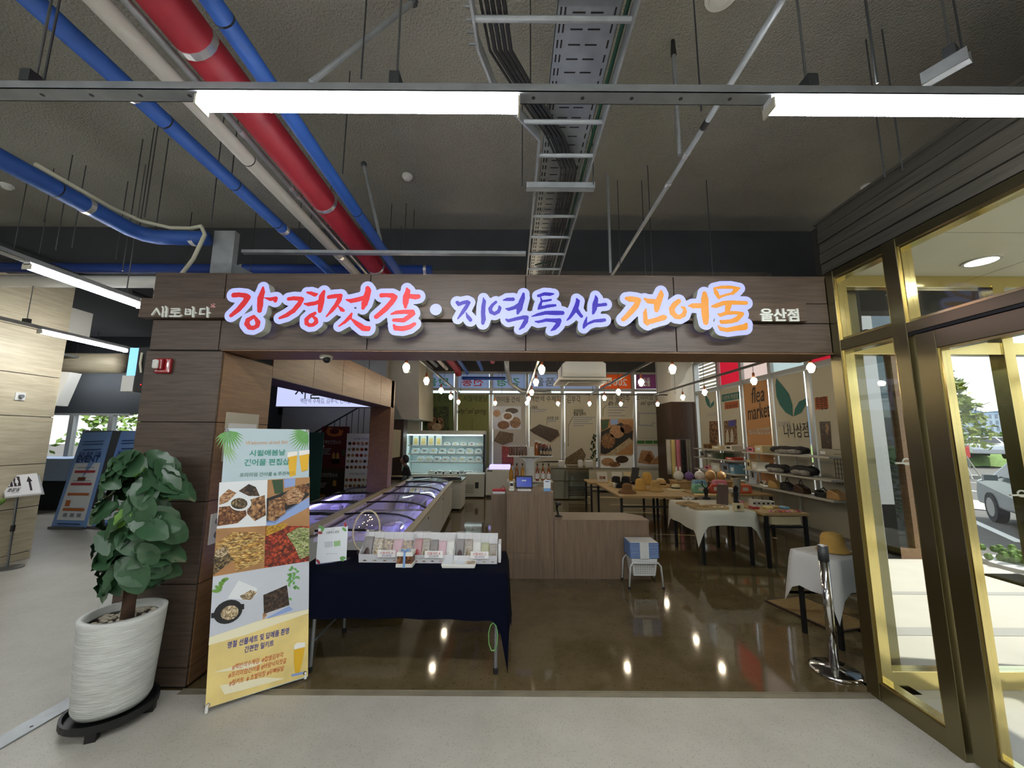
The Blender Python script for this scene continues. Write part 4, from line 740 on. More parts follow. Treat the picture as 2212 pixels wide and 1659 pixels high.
tag(MB().tube([at(-14, 1100, Y=P0.y-.4)-Vector((0,0,.8)), at(-10, 1095, Y=P0.y-.4), at(4, 1082, Y=P0.y-.4), at(14, 1078, Y=P0.y-.4)], [.004, .02, .035, .003], 6).build('plant_leaf', 'leaf_out2'), 'green leaf tip of a plant cut by the left edge', 'plant')
# exit sign, lamp strip, wall fittings
mat('exit_white', 'e9efe9', .4, emit=.5); mat('exit_green', '1c9a45', .5, emit=.25)
A, B = at(143, 776, Y=8.6), at(173, 804, Y=8.6); t = thing('exit_sign', 'hanging white exit sign with a green arrow in the left hall', 'sign', (A+B)/2)
MB().box(A.x, 8.6, B.z, B.x, 8.66, A.z).build('sign_box', 'exit_white', t); wd = B.x-A.x; c_ = (A+B)/2
MB().poly([(c_.x+x*wd, 8.598, c_.z+z*wd) for x, z in ((-.3, .05), (0, .05), (-.12, .22), (.02, .22), (.3, 0), (.02, -.22), (-.12, -.22), (0, -.05), (-.3, -.05))]).build('arrow', 'exit_green', t); MB().cyl((c_.x, 8.63, A.z), (c_.x, 8.63, ZC-.1), .01, n=6).build('hanger', 'steel', t)
tl_ = tube_light(at(125, 803, Y=9.7), at(285, 800, Y=9.7), 'distant lamp strip above the left hall window', 'hanging tube lights'); p_ = at(200, 801, Y=9.7); MB().cyl(p_+Vector((0, 0, .02)), (p_.x, p_.y, ZC-.1), .006, n=6).build('hanger', 'steel_d', tl_)
A = at(122, 840, X=XR); t = thing('emergency_lamp', 'white wedge shaped lamp fixed behind the edge of the pale pillar', 'lamp', (XR, 5.9, A.z)); MB().prism([(XR-.25, A.z+.28), (XR+.14, A.z+.26), (XR+.0, A.z-.25), (XR-.25, A.z-.25)], 'y', YP, 5.95).build('lamp_body', 'pvc', t)
A = at(42, 856, X=XR); t = thing('wall_dial', 'small white wall dial on the pale pillar', 'switch', A); MB().box(XR, A.y-.055, A.z-.055, XR+.015, A.y+.055, A.z+.055).build('plate', 'pvc', t); MB().cyl((XR+.015, A.y, A.z), (XR+.045, A.y, A.z), .025, n=12).build('knob', 'grey_board', t)
# fire alarm, display unit and socket on the timber pillar
mat('alarm_red', '8e141d', .25, coat=.5); mat('screen_cyan', '7fc4e6', .3, emit=.8); mat('led_red', 'ff2020', emit=3)
A = at(357, 791, Y=FY); t = thing('fire_alarm', 'red fire alarm with a white lens on the timber pillar', 'alarm', A)
MB().box(A.x-.062, FY-.03, A.z-.06, A.x+.062, FY, A.z+.06).build('housing', 'alarm_red', t, bevel=.012); MB().box(A.x-.045, FY-.055, A.z-.035, A.x+.02, FY-.03, A.z+.05).build('sounder', 'alarm_red', t, bevel=.01); MB().box(A.x-.04, FY-.075, A.z-.03, A.x+.002, FY-.05, A.z+.04).build('lens', 'pvc', t, bevel=.012)
t = thing('display_unit', 'tilted display with a glowing blue screen fixed left of the timber pillar', 'screen', (-2.95, 2.98, 2.3)); A, B = at(284, 752, Y=3.0), at(300, 812, Y=3.0)
MB().box(A.x, 2.99, B.z, B.x, 3.0, A.z).build('screen', 'screen_cyan', t); MB().box(B.x, 2.97, B.z-.13, -2.85, 3.1, A.z).build('housing', 'black', t); A, B = at(270, 812, Y=3.0), at(291, 846, Y=3.0); MB().box(A.x, 2.98, B.z, B.x, 3.08, A.z).build('printer_box', 'pvc', t); p = at(304, 831, Y=2.968); MB().ball(p, .004, 6, 4).build('indicator', 'led_red', t)
MB().tube([at(307, 762, Y=2.965), at(303, 785, Y=2.96), at(305, 805, Y=2.965)], .008, 6).build('handle', 'hose', t)
A = at(465, 1140, X=-2.25); t = thing('wall_socket', 'white double socket low on the inner face of the timber pillar', 'socket', A); MB().box(-2.25, A.y-.06, A.z-.11, -2.238, A.y+.06, A.z+.11).build('plate', 'pvc', t)
for dz in (-.05, .05): MB().cyl((-2.238, A.y, A.z+dz), (-2.235, A.y, A.z+dz), .025, n=12).build('outlet', 'grey_board', t)
# ---------------------------------------------------------------- fig plant in its pot at the pillar
mat('pot_pale', 'c3c6c1', .7, var=(6, .16, (1, 1, 9)), bump=(14, .35, (1, 1, 12), .02)); mat('pot_white', 'd5d7d4', .5); mat('pebble', 'aaa390', .7, var=(20, .3)); mat('soil', '2b2019', .95); mat('fig_leaf', '35573a', .35, var=(5, .28)); mat('fig_leaf_young', '6b9644', .4, var=(5, .2)); mat('fig_bark', '4a3529', .9, var=(20, .3)); mat('stand_black', '101012', .5)
pc = Vector((-2.49, 2.66, 0))
st = thing('plant_stand', 'black round plant stand on feet under the pale pot', 'stand', pc); MB().lathe([(.2, .045), (.225, .05), (.225, .085), (.21, .085), (.2, .06)], pc, 28, cap=True).build('tray', 'stand_black', st)
for a in (.4, 1.97, 3.54, 5.11): MB().obox(pc+Vector((math.cos(a)*.19, math.sin(a)*.19, .0275)), (.05, .05, .055), Matrix.Rotation(a, 3, 'Z')).build('foot', 'stand_black', st)
pt_ = thing('plant_pot', 'large pale ribbed plant pot on a black stand beside the timber pillar', 'pot', pc+Vector((0, 0, .085)))
MB().lathe([(.02, .087), (.17, .087), (.185, .12), (.2, .4), (.21, .6), (.212, .625), (.185, .63), (.18, .58)], pc, 36, cap=False).build('pot_wall', 'pot_pale', pt_, smooth=True); MB().cyl(pc+Vector((0,0,.55)), pc+Vector((0,0,.57)), .182, n=28).build('soil', 'soil', pt_)
m = MB(); rg = random.Random(5)
for i in range(120):
    a = rg.random()*6.28; r = .17*math.sqrt(rg.random()); m.ball(pc+Vector((math.cos(a)*r, math.sin(a)*r, .575)), .014+.008*rg.random(), 6, 4, (1.2, .9, .6))
o = m.build('pebbles', 'pebble', pt_, smooth=True); o['kind'] = 'stuff'
fg = thing('fiddle_leaf_fig', 'tall fiddle leaf fig with broad dark leaves in the pale pot', 'plant', pc+Vector((0,0,.57)))
T0 = pc+Vector((.02, 0, .57)); F = T0+Vector((.01, 0, .27))
MB().tube([T0, T0+Vector((.0, 0, .12)), F], [.036, .034, .042], 12).build('trunk', 'fig_bark', fg, smooth=True)
stems = [[F, F+Vector((-.05, .0, .08)), F+Vector((-.09, -.02, .28)), F+Vector((-.06, -.04, .55))], [F, F+Vector((.05, 0, .12)), F+Vector((.05, -.02, .35)), F+Vector((.04, -.03, .65))], [F+Vector((.05, 0, .2)), F+Vector((.12, -.06, .34)), F+Vector((.18, -.06, .42))]]
for s_ in stems: MB().tube(s_, [.026, .02, .013, .006][:len(s_)], 8).build('branch', 'fig_bark', fg, smooth=True)
def leaf_mesh(L, W):
    def fn(u, v):
        w_ = W*(math.sin(math.pi*min(1, u*.93+.05))**.7)*(.75+.35*u); x = (v-.5)*2*w_
        return (x, u*L, -.3*L*u*u + .2*abs(x) + .01*math.sin(u*22)*abs(x)/W)
    return MB().grid(fn, 8, 6)
lm = [leaf_mesh(.19, .066).mesh('leaf', 'fig_leaf', True), leaf_mesh(.23, .08).mesh('leaf', 'fig_leaf', True), leaf_mesh(.15, .04).mesh('leaf', 'fig_leaf_young', True)]
cen = pc+Vector((.0, -.05, 1.22))
for i in range(150):
    zz = -.4+.8*rg.random(); a = rg.random()*6.28; rad = .06+.2*math.sqrt(rg.random())*math.sqrt(max(.12, 1-(zz/.5)**2))
    b = cen+Vector((math.cos(a)*rad*.85+.03, math.sin(a)*rad*.55, zz)); nrm = Vector((math.cos(a)*.7+rg.gauss(0, .3), math.sin(a)*.7-.55+rg.gauss(0, .2), .55+.5*zz+rg.gauss(0, .25))).normalized()
    out = Vector((math.cos(a)+rg.gauss(0, .5), math.sin(a)*.6+rg.gauss(0, .3), rg.gauss(-.25, .5))); out = (out-nrm*out.dot(nrm)).normalized(); side = out.cross(nrm); k = 2 if (i % 12 == 0) else rg.choice((0, 1, 1))
    o = bpy.data.objects.new('leaf', lm[k]); link(o, fg)
    o.matrix_basis = Matrix.Translation(b-out*.08) @ Matrix((side, out, nrm)).transposed().to_4x4() @ Matrix.Scale(.8+.35*rg.random(), 4)
p2 = Vector((-3.85, 4.05, 0)); t = thing('plant_pot', 'slim white plant pot behind the big pale pot', 'pot', p2); MB().lathe([(.02, 0), (.15, 0), (.155, .2), (.15, .4), (.19, .68), (.175, .68), (.14, .6)], p2, 28, cap=False).build('pot_wall', 'pot_white', t, smooth=True); MB().cyl(p2+Vector((0,0,.6)), p2+Vector((0,0,.62)), .15, n=20).build('gravel', 'pebble', t)
# ---------------------------------------------------------------- standing banner beside the pillar
mat('xb_sky', 'b7cbd2', .5); mat('xb_yellow', 'e6cf86', .5, var=(4, .12)); mat('xb_cream', 'ece6c4', .5); mat('xb_grey', 'c3c9d2', .5, var=(3, .06)); mat('xb_plate', 'dfe4e6', .5); mat('teal_ink', '3f9585', .5); mat('teal_dark', '4b7f72', .5); mat('orange_pale', 'd09a62', .5); mat('violet_ink', '3c3f8c', .5); mat('rust_ink', 'c4572f', .5); mat('palm', '6aa65a', .5); mat('palm_light', '96bf86', .5); mat('beer', 'e3b32a', .4); mat('foam', 'efeee6', .5); mat('wood_print', 'a87c50', .5, var=(8, .15)); mat('pan', '1b1b1d', .5); mat('can', '8ea6d6', .5); mat('bottle_g', '2f4a2e', .5)
food('f_nuts', ['5a3420', '8a5630', 'b98552', '6d3f22'], 70); food('f_brown', ['6b4328', 'a3744a', 'c99d6b', '3d261a'], 45); food('f_fries', ['b87f3a', 'e2b45c', 'f0d38a', '8d5a24'], 42, (1, 1, 3)); food('f_red', ['7a1f14', 'b2371f', 'd2572c', '541309'], 48); food('f_green', ['6f8f3a', 'b6c77a', 'dfe3b0', '4a6a28'], 60, (1, 1, 3)); food('f_squid', ['b77a4c', 'd9a675', 'e9c9a0', '8c552f'], 55, (1, 1, 4)); food('f_dark', ['2a201a', '4a382c', '6b5440', '1a1411'], 60); food('f_cream', ['cbb58c', 'e8d9b4', 'a58a5e', 'efe4c8'], 70); food('f_corn', ['c98f12', 'e0b02a', 'f2cf55'], 110); food('f_weed', ['332a20', '6a5a3c', 'b09a6c', '1d1914'], 90)
TL, TR = at(487, 925, Y=2.79), at(668, 928, Y=3.13); BL, BR = at(443, 1530, Y=2.72), at(665, 1462, Y=3.04)
xb = thing('standing_banner', 'tall white and yellow food banner standing in front of the timber pillar', 'banner', (BL+BR)/2*1.0)
pn = Print((TL+TR+BL+BR)/4, (TR-TL), (TL+TR-BL-BR)/2, xb, .0012)
c4 = [pn.pt(*q) for q in ((443, 1531), (665, 1462), (668, 928), (487, 925))]
MB().add(c4+[c-pn.n*.002 for c in c4], [(0, 1, 2, 3), (7, 6, 5, 4), (0, 4, 5, 1), (1, 5, 6, 2), (2, 6, 7, 3), (3, 7, 4, 0)]).build('printed_sheet', 'xb_sky', xb)
A7 = lambda x, y: (420+x/4.607, 900+y/4.607); A8 = lambda x, y: (420+x/4.607, 1220+y/4.607)
def P7(pts, m, nm, l=1): return pn.poly([A7(*q) for q in pts], m, nm, l)
def P8(pts, m, nm, l=1): return pn.poly([A8(*q) for q in pts], m, nm, l)
P7([(248, 655), (728, 628), (714, 1085), (222, 1120)], 'xb_plate', 'photo_print'); P7([(728, 628), (1147, 602), (1144, 1090), (714, 1085)], 'wood_print', 'photo_print'); P7([(218, 1115), (708, 1085), (695, 1508), (184, 1592)], 'wood_print', 'photo_print'); P7([(708, 1085), (1144, 1088), (1141, 1438), (695, 1508)], 'f_red', 'photo_print')
P8([(184, 118), (692, 32), (676, 545), (148, 722)], 'xb_grey', 'photo_print'); P8([(692, 32), (1141, -36), (1137, 440), (676, 545)], 'xb_grey', 'photo_print'); P8([(148, 722), (676, 545), (1137, 440), (1129, 1105), (107, 1432)], 'xb_yellow', 'yellow_ground')
P8([(148, 722), (600, 570), (1137, 440), (1135, 480), (500, 700), (140, 800)], 'xb_cream', 'cream_swash', 2); P8([(180, 1070), (500, 980), (700, 960), (560, 1030), (300, 1060)], 'xb_cream', 'cream_swash', 2); P8([(250, 1200), (700, 1120), (900, 1130), (500, 1240), (300, 1290)], 'xb_cream', 'cream_swash', 2)
pn.ell(*A7(455, 860), 24, 17, 'xb_plate', 'plate_print', 3); pn.ell(*A7(445, 865), 18, 12, 'f_weed', 'food_print', 4); P7([(245, 900), (500, 870), (520, 980), (430, 1060), (225, 1090)], 'f_nuts', 'food_print', 2); P7([(540, 830), (700, 780), (712, 980), (600, 1040), (520, 960)], 'f_brown', 'food_print', 2); P7([(440, 740), (540, 670), (610, 700), (650, 790), (540, 790)], 'f_dark', 'food_print', 3); P7([(250, 800), (340, 720), (420, 760), (330, 850), (245, 880)], 'f_squid', 'food_print', 2)
P7([(735, 840), (900, 780), (905, 960), (800, 1040), (722, 1030)], 'f_brown', 'food_print', 3); P7([(870, 790), (1000, 690), (1100, 770), (1050, 860), (920, 880)], 'f_squid', 'food_print', 3); P7([(1000, 690), (1090, 670), (1144, 700), (1140, 760), (1060, 750)], 'f_nuts', 'food_print', 4); P7([(716, 1040), (1143, 800), (1143, 900), (790, 1085), (716, 1085)], 'can', 'tray_print', 2); P7([(718, 815), (1143, 660), (1143, 780), (800, 1060), (716, 1050)], 'pan', 'tray_print', 2); P7([(770, 632), (880, 625), (885, 760), (800, 770)], 'bottle_g', 'bottle_print', 2); P7([(890, 622), (1005, 612), (1000, 690), (895, 710)], 'can', 'can_print', 2)
P7([(215, 1260), (380, 1150), (600, 1150), (700, 1190), (690, 1440), (420, 1540), (370, 1400), (230, 1330)], 'f_fries', 'food_print', 2); P7([(190, 1400), (300, 1310), (390, 1420), (190, 1580)], 'f_weed', 'food_print', 3); pn.ell(*A7(270, 1350), 16, 10, 'f_cream', 'food_print', 4, rot=-.4); P7([(915, 1170), (1040, 1100), (1144, 1110), (1142, 1380), (1050, 1420), (1000, 1300)], 'f_green', 'food_print', 2); P7([(712, 1090), (930, 1060), (900, 1110), (712, 1190)], 'f_corn', 'food_print', 3)
pn.ell(*A8(335, 467), 33, 24, 'pan', 'pan_print', 3, rot=-.5); pn.ell(*A8(350, 475), 20, 15, 'f_cream', 'food_print', 4, rot=-.4); P8([(168, 480), (205, 475), (200, 530), (165, 530)], 'pan', 'pan_print', 3); P8([(460, 390), (495, 388), (495, 440), (470, 445)], 'pan', 'pan_print', 3); P8([(330, 335), (440, 155), (620, 230), (625, 285), (550, 355), (430, 340)], 'xb_plate', 'pouch_print', 2); P8([(450, 310), (560, 250), (625, 270), (560, 350), (480, 345)], 'f_cream', 'pouch_print', 3)
for q in range(5): pn.ell(*A8(215+q*22, 260-q*28), 9, 4, 'fig_leaf_young', 'leaf_print', 3, 10, rot=q*.7)
P8([(685, 300), (920, 200), (945, 400), (690, 490)], 'f_dark', 'box_print', 2); P8([(720, 525), (940, 410), (980, 440), (960, 455), (730, 535)], 'can', 'box_print', 3); P8([(680, 480), (725, 490), (700, 530), (678, 540)], 'f_squid', 'hand_print', 3)
for q in range(26): pn.ell(*A8(930+rg.random()*110, -30+rg.random()*380*(.3+.7*rg.random())), 4, 2.6, 'palm', 'leaf_print', 3, 7, rot=rg.random()*3)
def fronds(cx, cy, a0, a1, n, L, m, bend):
    for i in range(n):
        a = math.radians(a0+(a1-a0)*i/(n-1)); l_ = L*(.7+.3*math.sin(math.pi*(i+.5)/n)); d = (math.cos(a), math.sin(a)); q = (-d[1], d[0])
        x, y = cx+d[0]*6, cy+d[1]*3
        pn.poly([A7(x, y), A7(x+d[0]*l_*.5+q[0]*9, y+d[1]*l_*.5+q[1]*9), A7(x+d[0]*l_+bend*.3, y+d[1]*l_+12), A7(x+d[0]*l_*.5-q[0]*9, y+d[1]*l_*.5-q[1]*9)], m, 'palm_frond_print', 2)
fronds(335, 140, 15, 150, 13, 210, 'palm', 10); fronds(285, 260, 40, 80, 5, 230, 'palm_light', 10); fronds(1135, 160, 95, 195, 12, 220, 'palm', -10)
for g_, (x0, x1, y0, y1) in enumerate(((925, 1022, 355, 600), (1040, 1143, 340, 550))):
    P7([(x0, y0+40), (x1, y0+30), (x1-15, y1-20), (x0+25, y1)], 'beer', 'beer_print', 3); P7([(x0, y0), (x1, y0-10), (x1, y0+30), (x0, y0+50)], 'foam', 'foam_print', 4)
P8([(990, 840), (1100, 810), (1075, 950), (1045, 1070), (1000, 1080), (990, 960)], 'beer', 'beer_print', 3); P8([(990, 800), (1020, 775), (1100, 770), (1100, 815), (990, 842)], 'foam', 'foam_print', 4); P8([(960, 1090), (1080, 1060), (1085, 1085), (970, 1112)], 'can', 'coaster_print', 3)
pn.text('Welcome dried fish', A7(512, 262), A7(928, 252), 'orange_pale', h=.025, shear=.25); pn.text('시월애봄날', A7(545, 365), A7(905, 355), 'teal_ink', bold=.022, h=.046); pn.text('건어물 편집샵', A7(495, 458), A7(945, 448), 'teal_ink', bold=.022, h=.05); pn.text('프리미엄 건어물 & 주전부리', A7(450, 582), A7(988, 562), 'teal_dark', bold=.01, h=.03)
pn.text('명절 선물세트 및 답례품 환영', A8(330, 800), A8(940, 652), 'violet_ink', bold=.02, h=.042); pn.text('간편한 밀키트', A8(497, 845), A8(790, 775), 'violet_ink', bold=.02, h=.04)
pn.text('#맥반석수제김  #찹쌀김부각', A8(375, 1020), A8(885, 890), 'rust_ink', bold=.008, h=.034); pn.text('#프리미엄건어물 #바람낙지젓갈', A8(338, 1100), A8(915, 950), 'rust_ink', bold=.008, h=.034); pn.text('#밀키트  # 초벌막창 #무뼈닭발', A8(345, 1180), A8(890, 1025), 'rust_ink', bold=.008, h=.034)
mat('chrome', 'd8d8d8', .12, 1)
for q in (A7(322, 138), A7(1125, 142), A8(135, 1395), A8(1098, 1075)): p = pn.pt(*q); MB().lathe([(.006, -.002), (.012, -.002), (.012, .004), (.006, .004)], p, 14, Matrix((pn.u, pn.v, pn.n)).transposed(), cap=False).build('eyelet', 'chrome', xb)
for q in (A8(120, 1450), A8(1105, 1110)): p = pn.pt(*q); MB().tube([p+pn.v*.03-pn.n*.004, p-pn.v*.015+pn.n*.002, Vector((p.x, p.y, max(.012, p.z-.06)))], .009, 8).build('foot_peg', 'pvc', xb)
hub = (c4[0]+c4[1]+c4[2]+c4[3])/4-pn.n*.22
for c in c4: MB().tube([hub, c-pn.n*.012], .005, 6).build('rod', 'stand_black', xb)
MB().tube([hub, Vector((hub.x-pn.n.x*.25, hub.y-pn.n.y*.25, .008))], .007, 6).build('rear_leg', 'stand_black', xb)
# ---------------------------------------------------------------- table with the navy cloth and what stands on it
mat('navy', '060a1a', .9, var=(40, .12), spec=.08); mat('leg_grey', '8a8d90', .4, .6); mat('rubber', '16161a', .7); mat('box_print', 'd6d7da', .5); mat('leaf_black', '22242a', .6); mat('ribbon', '7fa6d8', .4); mat('film', 'e9e9e9', .15, alpha=.28); mat('wire', '9aa09a', .4, .5)
TX0, TX1, TY0, TY1, TZ = -1.68, -.05, 3.14, 3.74, .7
nt_ = thing('folding_table', 'folding table under the dark navy cloth in the shop front', 'table', ((TX0+TX1)/2, 3.45, 0)); MB().box(TX0, TY0, TZ-.03, TX1, TY1, TZ).build('tabletop', 'pvc', nt_)
for x in (TX0+.18, TX1-.06):
    MB().tube([(x, TY0+.05, TZ-.03), (x, TY0+.02, .35), (x, TY0+.005, .012)], .014, 10).build('leg', 'leg_grey', nt_); MB().tube([(x, TY1-.05, TZ-.03), (x, TY1-.02, .35), (x, TY1, .012)], .014, 10).build('leg', 'leg_grey', nt_)
    MB().cyl((x, TY0+.005, 0), (x, TY0+.005, .04), .018, n=10).build('foot', 'rubber', nt_); MB().cyl((x, TY1, 0), (x, TY1, .04), .018, n=10).build('foot', 'rubber', nt_); MB().cyl((x, TY0+.02, .2), (x, TY1-.02, .2), .008, n=8).build('stretcher', 'leg_grey', nt_)
def cloth(name, x0, x1, y0, y1, z, drop, m, label, fold=.02, corner=.18, seed=0, th=.004, jit=.03, rz=0, loc=None):
    "tablecloth: flat top, hanging sides with folds, longer pointed corners"
    b = MB(); rg_ = random.Random(seed); W, D = x1-x0, y1-y0; cx, cy = (x0+x1)/2, (y0+y1)/2; n = 14; rings = 7
    per = []
    for s_, L in ((0, W), (1, D), (2, W), (3, D)):
        k = max(6, int(L/.045))
        for i in range(k): per.append((s_, i/k))
    def base(s_, t):
        return {0: (x0+W*t, y0, 0, -1), 1: (x1, y0+D*t, 1, 0), 2: (x1-W*t, y1, 0, 1), 3: (x0, y1-D*t, -1, 0)}[s_]
    N = len(per); rr = .012
    lv = [(0, 0), (.012, -.004), (.018, -.016)] + [(None, j/rings) for j in range(1, rings+1)]
    vs = []
    for li, (o_, d_) in enumerate(lv):
        for s_, t in per:
            x, y, nx, ny = base(s_, t); dr = drop[s_] if isinstance(drop, (list, tuple)) else drop
            dprev = drop[(s_-1) % 4] if isinstance(drop, (list, tuple)) else drop; dnext = drop[(s_+1) % 4] if isinstance(drop, (list, tuple)) else drop
            L = (W, D, W, D)[s_]; c0, c1 = t*L, (1-t)*L
            e = max(0, 1-min(c0, c1)/.11)
            if c0 < c1: nb = {0: (-1, 0), 1: (0, -1), 2: (1, 0), 3: (0, 1)}[s_]; dd = dr+(dprev-dr)*.5*e
            else: nb = {0: (1, 0), 1: (0, 1), 2: (-1, 0), 3: (0, -1)}[s_]; dd = dr+(dnext-dr)*.5*e
            if o_ is not None:
                vs.append((x+nx*o_, y+ny*o_, z+d_)); continue
            v = d_; Ld = dd+corner*e**2.5; fl = fold*v*math.sin(t*L/.06+seed*1.7+s_)*(.4+.9*e) + fold*.6*v*math.sin(t*L/.21+seed)
            off = .018+fl+.01+v*.02; ox, oy = nx*off+nb[0]*e*e*.06*v, ny*off+nb[1]*e*e*.06*v
            vs.append((x+ox, y+oy, z-.016-v*(Ld-.016)+.006*math.sin(t*9+seed)*v))
    b.v = vs
    for l in range(len(lv)-1):
        for i in range(N): j = (i+1) % N; b.f.append((l*N+i, l*N+j, (l+1)*N+j, (l+1)*N+i))
    b.f.append(tuple(range(N-1, -1, -1)))
    if loc is not None: b.xf(Matrix.Translation((loc[0], loc[1], 0)) @ Matrix.Rotation(rz, 4, 'Z'))
    o = b.build(name, m, smooth=True, fix=True); tag(o, label, 'tablecloth'); return o
cloth('tablecloth', TX0, TX1, TY0, TY1, TZ+.006, [.31, .36, .3, .3], 'navy', 'plain dark navy tablecloth hanging over the folding table', fold=.025, corner=.34, seed=2)
TT = TZ+.0075
# gift set trays with bags
def at_t(x, y, z=TT): return at(x, y, Z=z)
food('bag_nut', ['8a6238', 'c09a63', 'd9bd88', '6a4526'], 55); food('bag_anch', ['8f7c5e', 'c9b994', 'a8946e', '6b5a42'], 80, (1, 1, 3)); mat('bag_pink', 'c99aa8', .5); mat('bag_dark', '3a2622', .5, var=(30, .3)); mat('bag_red', '9a2a35', .4); mat('bag_white', 'd8dad4', .4); mat('bag_green', '9aa05a', .5); mat('price', 'e8e8e6', .5)
def gift_tray(x0, x1, y0, yb, label, bags, card, hgt=.07):
    t = thing('gift_set_tray', label, 'box', ((x0+x1)/2, y0, TT), group='gift set trays on the navy table'); e = .004; yb_ = y0+yb; hb = .2
    pts = [(y0, TT+.001), (y0-.012, TT+hgt), (y0-.008, TT+hgt), (y0+.004, TT+.006), (yb_-.004, TT+.006), (yb_-.003, TT+hb), (yb_, TT+hb), (yb_, TT+.001)]
    MB().prism(pts, 'x', x0, x1).build('carton', 'box_print', t)
    for x in (x0, x1-e): MB().prism([(y0, TT+.002), (y0-.012, TT+hgt), (yb_, TT+hb), (yb_, TT+.002)], 'x', x, x+e).build('side_panel', 'box_print', t)
    rgl = random.Random(int(abs(x0)*100))
    for k in range(9):
        px = x0+.02+(x1-x0-.05)*rgl.random(); pz = TT+.012+.06*rgl.random(); yy = y0-.0135-(pz-TT)*.0
        for q in range(3): MB().poly([(px+q*.006, y0-.002-.12*(pz-TT)-.001, pz), (px+q*.006+.01, y0-.002-.12*(pz+.018-TT)-.001, pz+.018), (px+q*.006+.003, y0-.002-.12*(pz+.006-TT)-.001, pz+.004)]).build('leaf_print', 'leaf_black', t)
    w_ = (x1-x0)/len(bags)
    for k, (m_, hh) in enumerate(bags):
        bx = x0+.012+k*w_*.97
        bg_ = tag(MB().grid(lambda u, v: (bx+(u)*w_*.9, y0+.03+.07*v+.03*math.sin(math.pi*u)*(-1 if 1 else 1)*(1-v), TT+.012+hh*v), 6, 6).build('food_bag', m_, smooth=True, solid=.02), '%s food bag, %s in the %s' % ({'bag_nut': 'nut brown', 'bag_anch': 'dried fish', 'bag_pink': 'pink', 'bag_dark': 'dark seaweed', 'bag_red': 'red', 'bag_white': 'white', 'bag_green': 'green', 'f_cream': 'cream flake'}[m_], ('first', 'second', 'third', 'fourth', 'fifth')[k], label.replace(' on the navy table', '')), 'food bag', 'food bags in the gift trays')
        MB().grid(lambda u, v: (bx+u*w_*.92-.002, y0+.022+.075*v-.012*(1-v), TT+.014+(hh+.06)*v), 3, 3).build('clear_wrap', 'film', bg_)
    cx = x0+(x1-x0)*card[1]; MB().box(cx-.075, y0-.022, TT+hgt-.02, cx+.075, y0-.019, TT+hgt+.035).build('price_card', 'price', t)
    text(card[0], frame_mtx((cx, y0-.0225, TT+hgt+.015), (1, 0, 0), (0, 0, 1)), .11, None, 'red_ink', t, bold=.01); text(card[2], frame_mtx((cx, y0-.0225, TT+hgt-.006), (1, 0, 0), (0, 0, 1)), .08, None, 'violet_ink', t)
gift_tray(-1.27, -.84, 3.38, .2, 'left gift set tray on the navy table', [('bag_dark', .17), ('f_cream', .16), ('bag_nut', .15), ('bag_pink', .15), ('bag_nut', .14)], ('선물세트 A', .55, '30,000원')); gift_tray(-.835, -.48, 3.37, .2, 'middle gift set tray on the navy table', [('bag_red', .16), ('bag_anch', .16), ('bag_dark', .15), ('bag_pink', .14), ('bag_white', .15)], ('선물세트 B', .55, '50,000원')); gift_tray(-.475, -.115, 3.36, .2, 'right gift set tray on the navy table', [('bag_dark', .16), ('bag_anch', .16), ('bag_white', .15), ('bag_green', .13), ('bag_anch', .12)], ('선물세트 C', .6, '45,000원'))
t = thing('folded_carton', 'flat pale carton behind the right gift set tray', 'box', (-.1, 3.5, TT)); MB().box(-.108, 3.4, TT, -.085, 3.56, TT+.15).build('carton', 'box_print', t); MB().box(-.1085, 3.41, TT+.05, -.108, 3.55, TT+.1).build('price_label', 'price', t)
# framed card, ribbon gift, sample tray, sieve stand
cb = at_t(682, 1220); cr = at_t(748, 1212); u = (cr-cb); u.z = 0; t = thing('menu_card_stand', 'clear acrylic stand with a flowered card at the left of the navy table', 'sign', cb)
vv = Vector((-u.y, u.x, 0)).normalized()*.07+Vector((0, 0, .27)); pf_ = Print(cb+Vector((0, 0, .01)), u, vv, t, .0008); cs = [cb+Vector((0,0,.008)), cr+Vector((0,0,.008)), cr+vv, cb+vv]
MB().add(cs+[c-pf_.n*.004 for c in cs], [(0, 1, 2, 3), (7, 6, 5, 4), (0, 4, 5, 1), (1, 5, 6, 2), (2, 6, 7, 3), (3, 7, 4, 0)]).build('card', 'ban_white', t); MB().add([cb, cr, cr+Vector((.02, .1, 0)), cb+Vector((.02, .1, 0))]+[c+Vector((0,0,.006)) for c in (cb, cr, cr+Vector((.02, .1, 0)), cb+Vector((.02, .1, 0)))], [(0, 1, 2, 3), (7, 6, 5, 4), (0, 4, 5, 1), (1, 5, 6, 2), (2, 6, 7, 3), (3, 7, 4, 0)]).build('acrylic_foot', 'acrylic', t)
A6 = lambda x, y: (650+x/4.809, 1000+y/4.809)
pf_.text('선물박스포장', A6(262, 725), A6(398, 715), 'ink', h=.02); pf_.text('LIST', A6(315, 690), A6(352, 688), 'grey_ink'); pf_.text('포장가능', A6(260, 945), A6(380, 940), 'grey_ink', h=.007); pf_.poly([A6(245, 820), A6(330, 812), A6(332, 870), A6(248, 882)], 'xb_grey', 'box_print', 2); pf_.poly([A6(340, 815), A6(412, 805), A6(410, 860), A6(345, 868)], 'palm_light', 'box_print', 2)
for x, y, m_ in ((205, 665, 'palm'), (225, 690, 'palm'), (460, 640, 'bag_red'), (450, 690, 'palm'), (198, 725, 'bag_red'), (180, 1025, 'bag_red'), (425, 1000, 'palm'), (440, 985, 'palm')): pf_.ell(*A6(x, y), 6, 3.2, m_, 'flower_print', 2, 8, rot=x)
